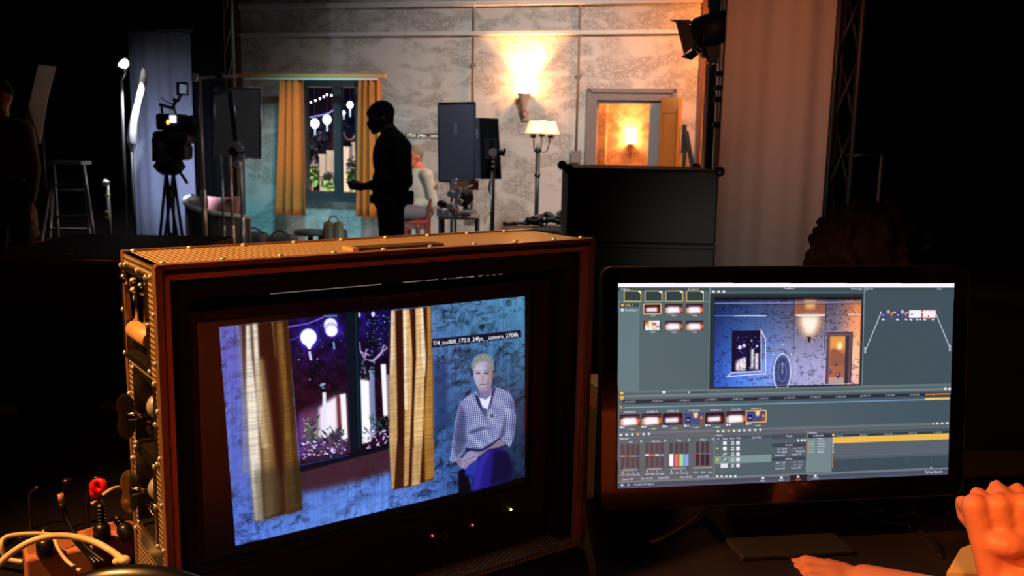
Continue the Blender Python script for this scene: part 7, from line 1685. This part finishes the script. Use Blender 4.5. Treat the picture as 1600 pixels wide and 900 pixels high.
# ---- person sitting beyond the display, only the dark back of the head shows
D = 2.05
hc = P(1352, 425, D)
per = thing('person', 'person with bushy dark hair sitting beyond the display, a black shape before the pale drape', 'person', Vector((hc.x, D, 0)))
m_ = MB(); m_.ell(hc, .085, .10, .12).ell(hc + Vector((0, .05, -.06)), .06, .06, .07).ell(hc + Vector((0, .11, -.02)), .014, .02, .025); m_.capsule(hc - Z * .08, hc - Z * .22, .06, .065)
for s_ in (1, -1): m_.ell(hc + Vector((.088 * s_, .01, -.01)), .014, .02, .032)
bd = Vector((hc.x, D + .02, hc.z)); m_.ell(bd - Z * .45, .17, .12, .27)
sb = MB(); sb.ell(bd - Z * .46, .19, .14, .27).ell(bd - Z * .27, .21, .11, .09)
tr = MB(); tr.ell(bd - Z * .70, .18, .15, .1)
for s_ in (1, -1):
    sh = bd + Vector((.19 * s_, 0, -.28)); el = sh + Vector((.05 * s_, .08, -.26)); wr = el + Vector((-.05 * s_, .2, .0))
    m_.capsule(sh, el, .055, .045); m_.capsule(el, wr, .042, .028); sb.capsule(sh, el, .07, .058); sb.capsule(el, wr, .055, .045); hand(m_, wr, Vector((-.1 * s_, 1, 0)), Z, Vector((-s_, 0, 0)), .4)
    hp = bd + Vector((.1 * s_, .0, -.72)); kn = hp + Vector((.03 * s_, .42, .02)); ft = Vector((kn.x, kn.y, .09)); m_.capsule(hp, kn, .085, .06); m_.capsule(kn, ft, .056, .04); m_.capsule(ft - Z * .04, ft + Vector((0, .15, -.045)), .042, .034); tr.capsule(hp, kn, .1, .075); tr.capsule(kn, ft, .07, .055)
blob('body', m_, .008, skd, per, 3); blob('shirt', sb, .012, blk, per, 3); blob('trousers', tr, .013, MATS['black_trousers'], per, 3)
hb = MB(); hb.ell(hc + Vector((0, -.01, .03)), .125, .125, .125); rnd = random.Random(5)
for k in range(190):
    d_ = Vector((rnd.gauss(0, 1), rnd.gauss(0, 1), rnd.gauss(.3, 1))).normalized(); c_ = hc + Vector((d_.x * .122, -.01 + d_.y * .122, .03 + d_.z * .122)); hb.capsule(c_ - d_ * .02, c_ + d_ * .002 + Vector((rnd.uniform(-.008, .008), 0, rnd.uniform(-.008, .008))), .020, .013, 8)
blob('hair', hb, .006, mat('reddish_dark_hair', S(26, 12, 9), .8, spec=.2), per, 1)
t = thing('stool', 'plain dark stool under the person beyond the display', 'stool', Vector((hc.x, D, 0)))
zs = bd.z - .81; MB().cyl((hc.x, D, zs - .04), (hc.x, D, zs), .17, n=24).build('seat', black, t); MB().cyl((hc.x, D, .02), (hc.x, D, zs - .04), .03).build('column', dsteel, t); MB().lathe((hc.x, D, 0), [(.2, 0), (.2, .015), (.04, .04)]).build('base', dsteel, t)

# ---- dark equipment rack at the left, its top edge catching the light
D = 2.5
zt_ = P(90, 403, D).z; xa, xb = P(-40, 403, D).x, P(262, 403, D).x
t = thing('equipment_rack', 'wide dark equipment rack left of the flight case, orange light along its top edge', 'equipment rack', Vector(((xa + xb) / 2, D + .3, 0)))
rk = mat('rack_brown', S(44, 26, 22), .6); zm = P(90, 490, D).z
MB().cbox(((xa + xb) / 2, D + .3, (zt_ + zm) / 2), xb - xa, .6, zt_ - zm, 0, .004).build('top_section', rk, t)
MB().cbox(((xa + xb) / 2, D + .31, (zm - .002) / 2), xb - xa - .01, .58, zm - .004, 0, .004).build('cabinet', mat('rack_black', S(12, 11, 12), .6), t)
MB().cyl((xa, D - .004, zt_ - .004), (xb, D - .004, zt_ - .004), .0085, n=12).build('edge_rail', mat('orange_lit_rail', S(190, 110, 70), .35, .7), t)  # aluminium edge with its orange light put into the colour
lp_ = mat('faded_label', S(96, 72, 58), .7)
for px0, py0, px1, py1 in ((151, 631, 182, 643), (-6, 633, 20, 652)): a, b_ = P(px0, py1, D), P(px1, py0, D); MB().box((a.x, D + .0195 - .002, a.z), (b_.x - a.x, 0, 0), (0, .0025, 0), (0, 0, b_.z - a.z)).build('label_strip', lp_, t)
for px in (92, 98): q = P(px, 395, D); MB().ell((q.x, D + .05, zt_ + .003), .006, .006, .004).build('bolt_head', chrome, t)
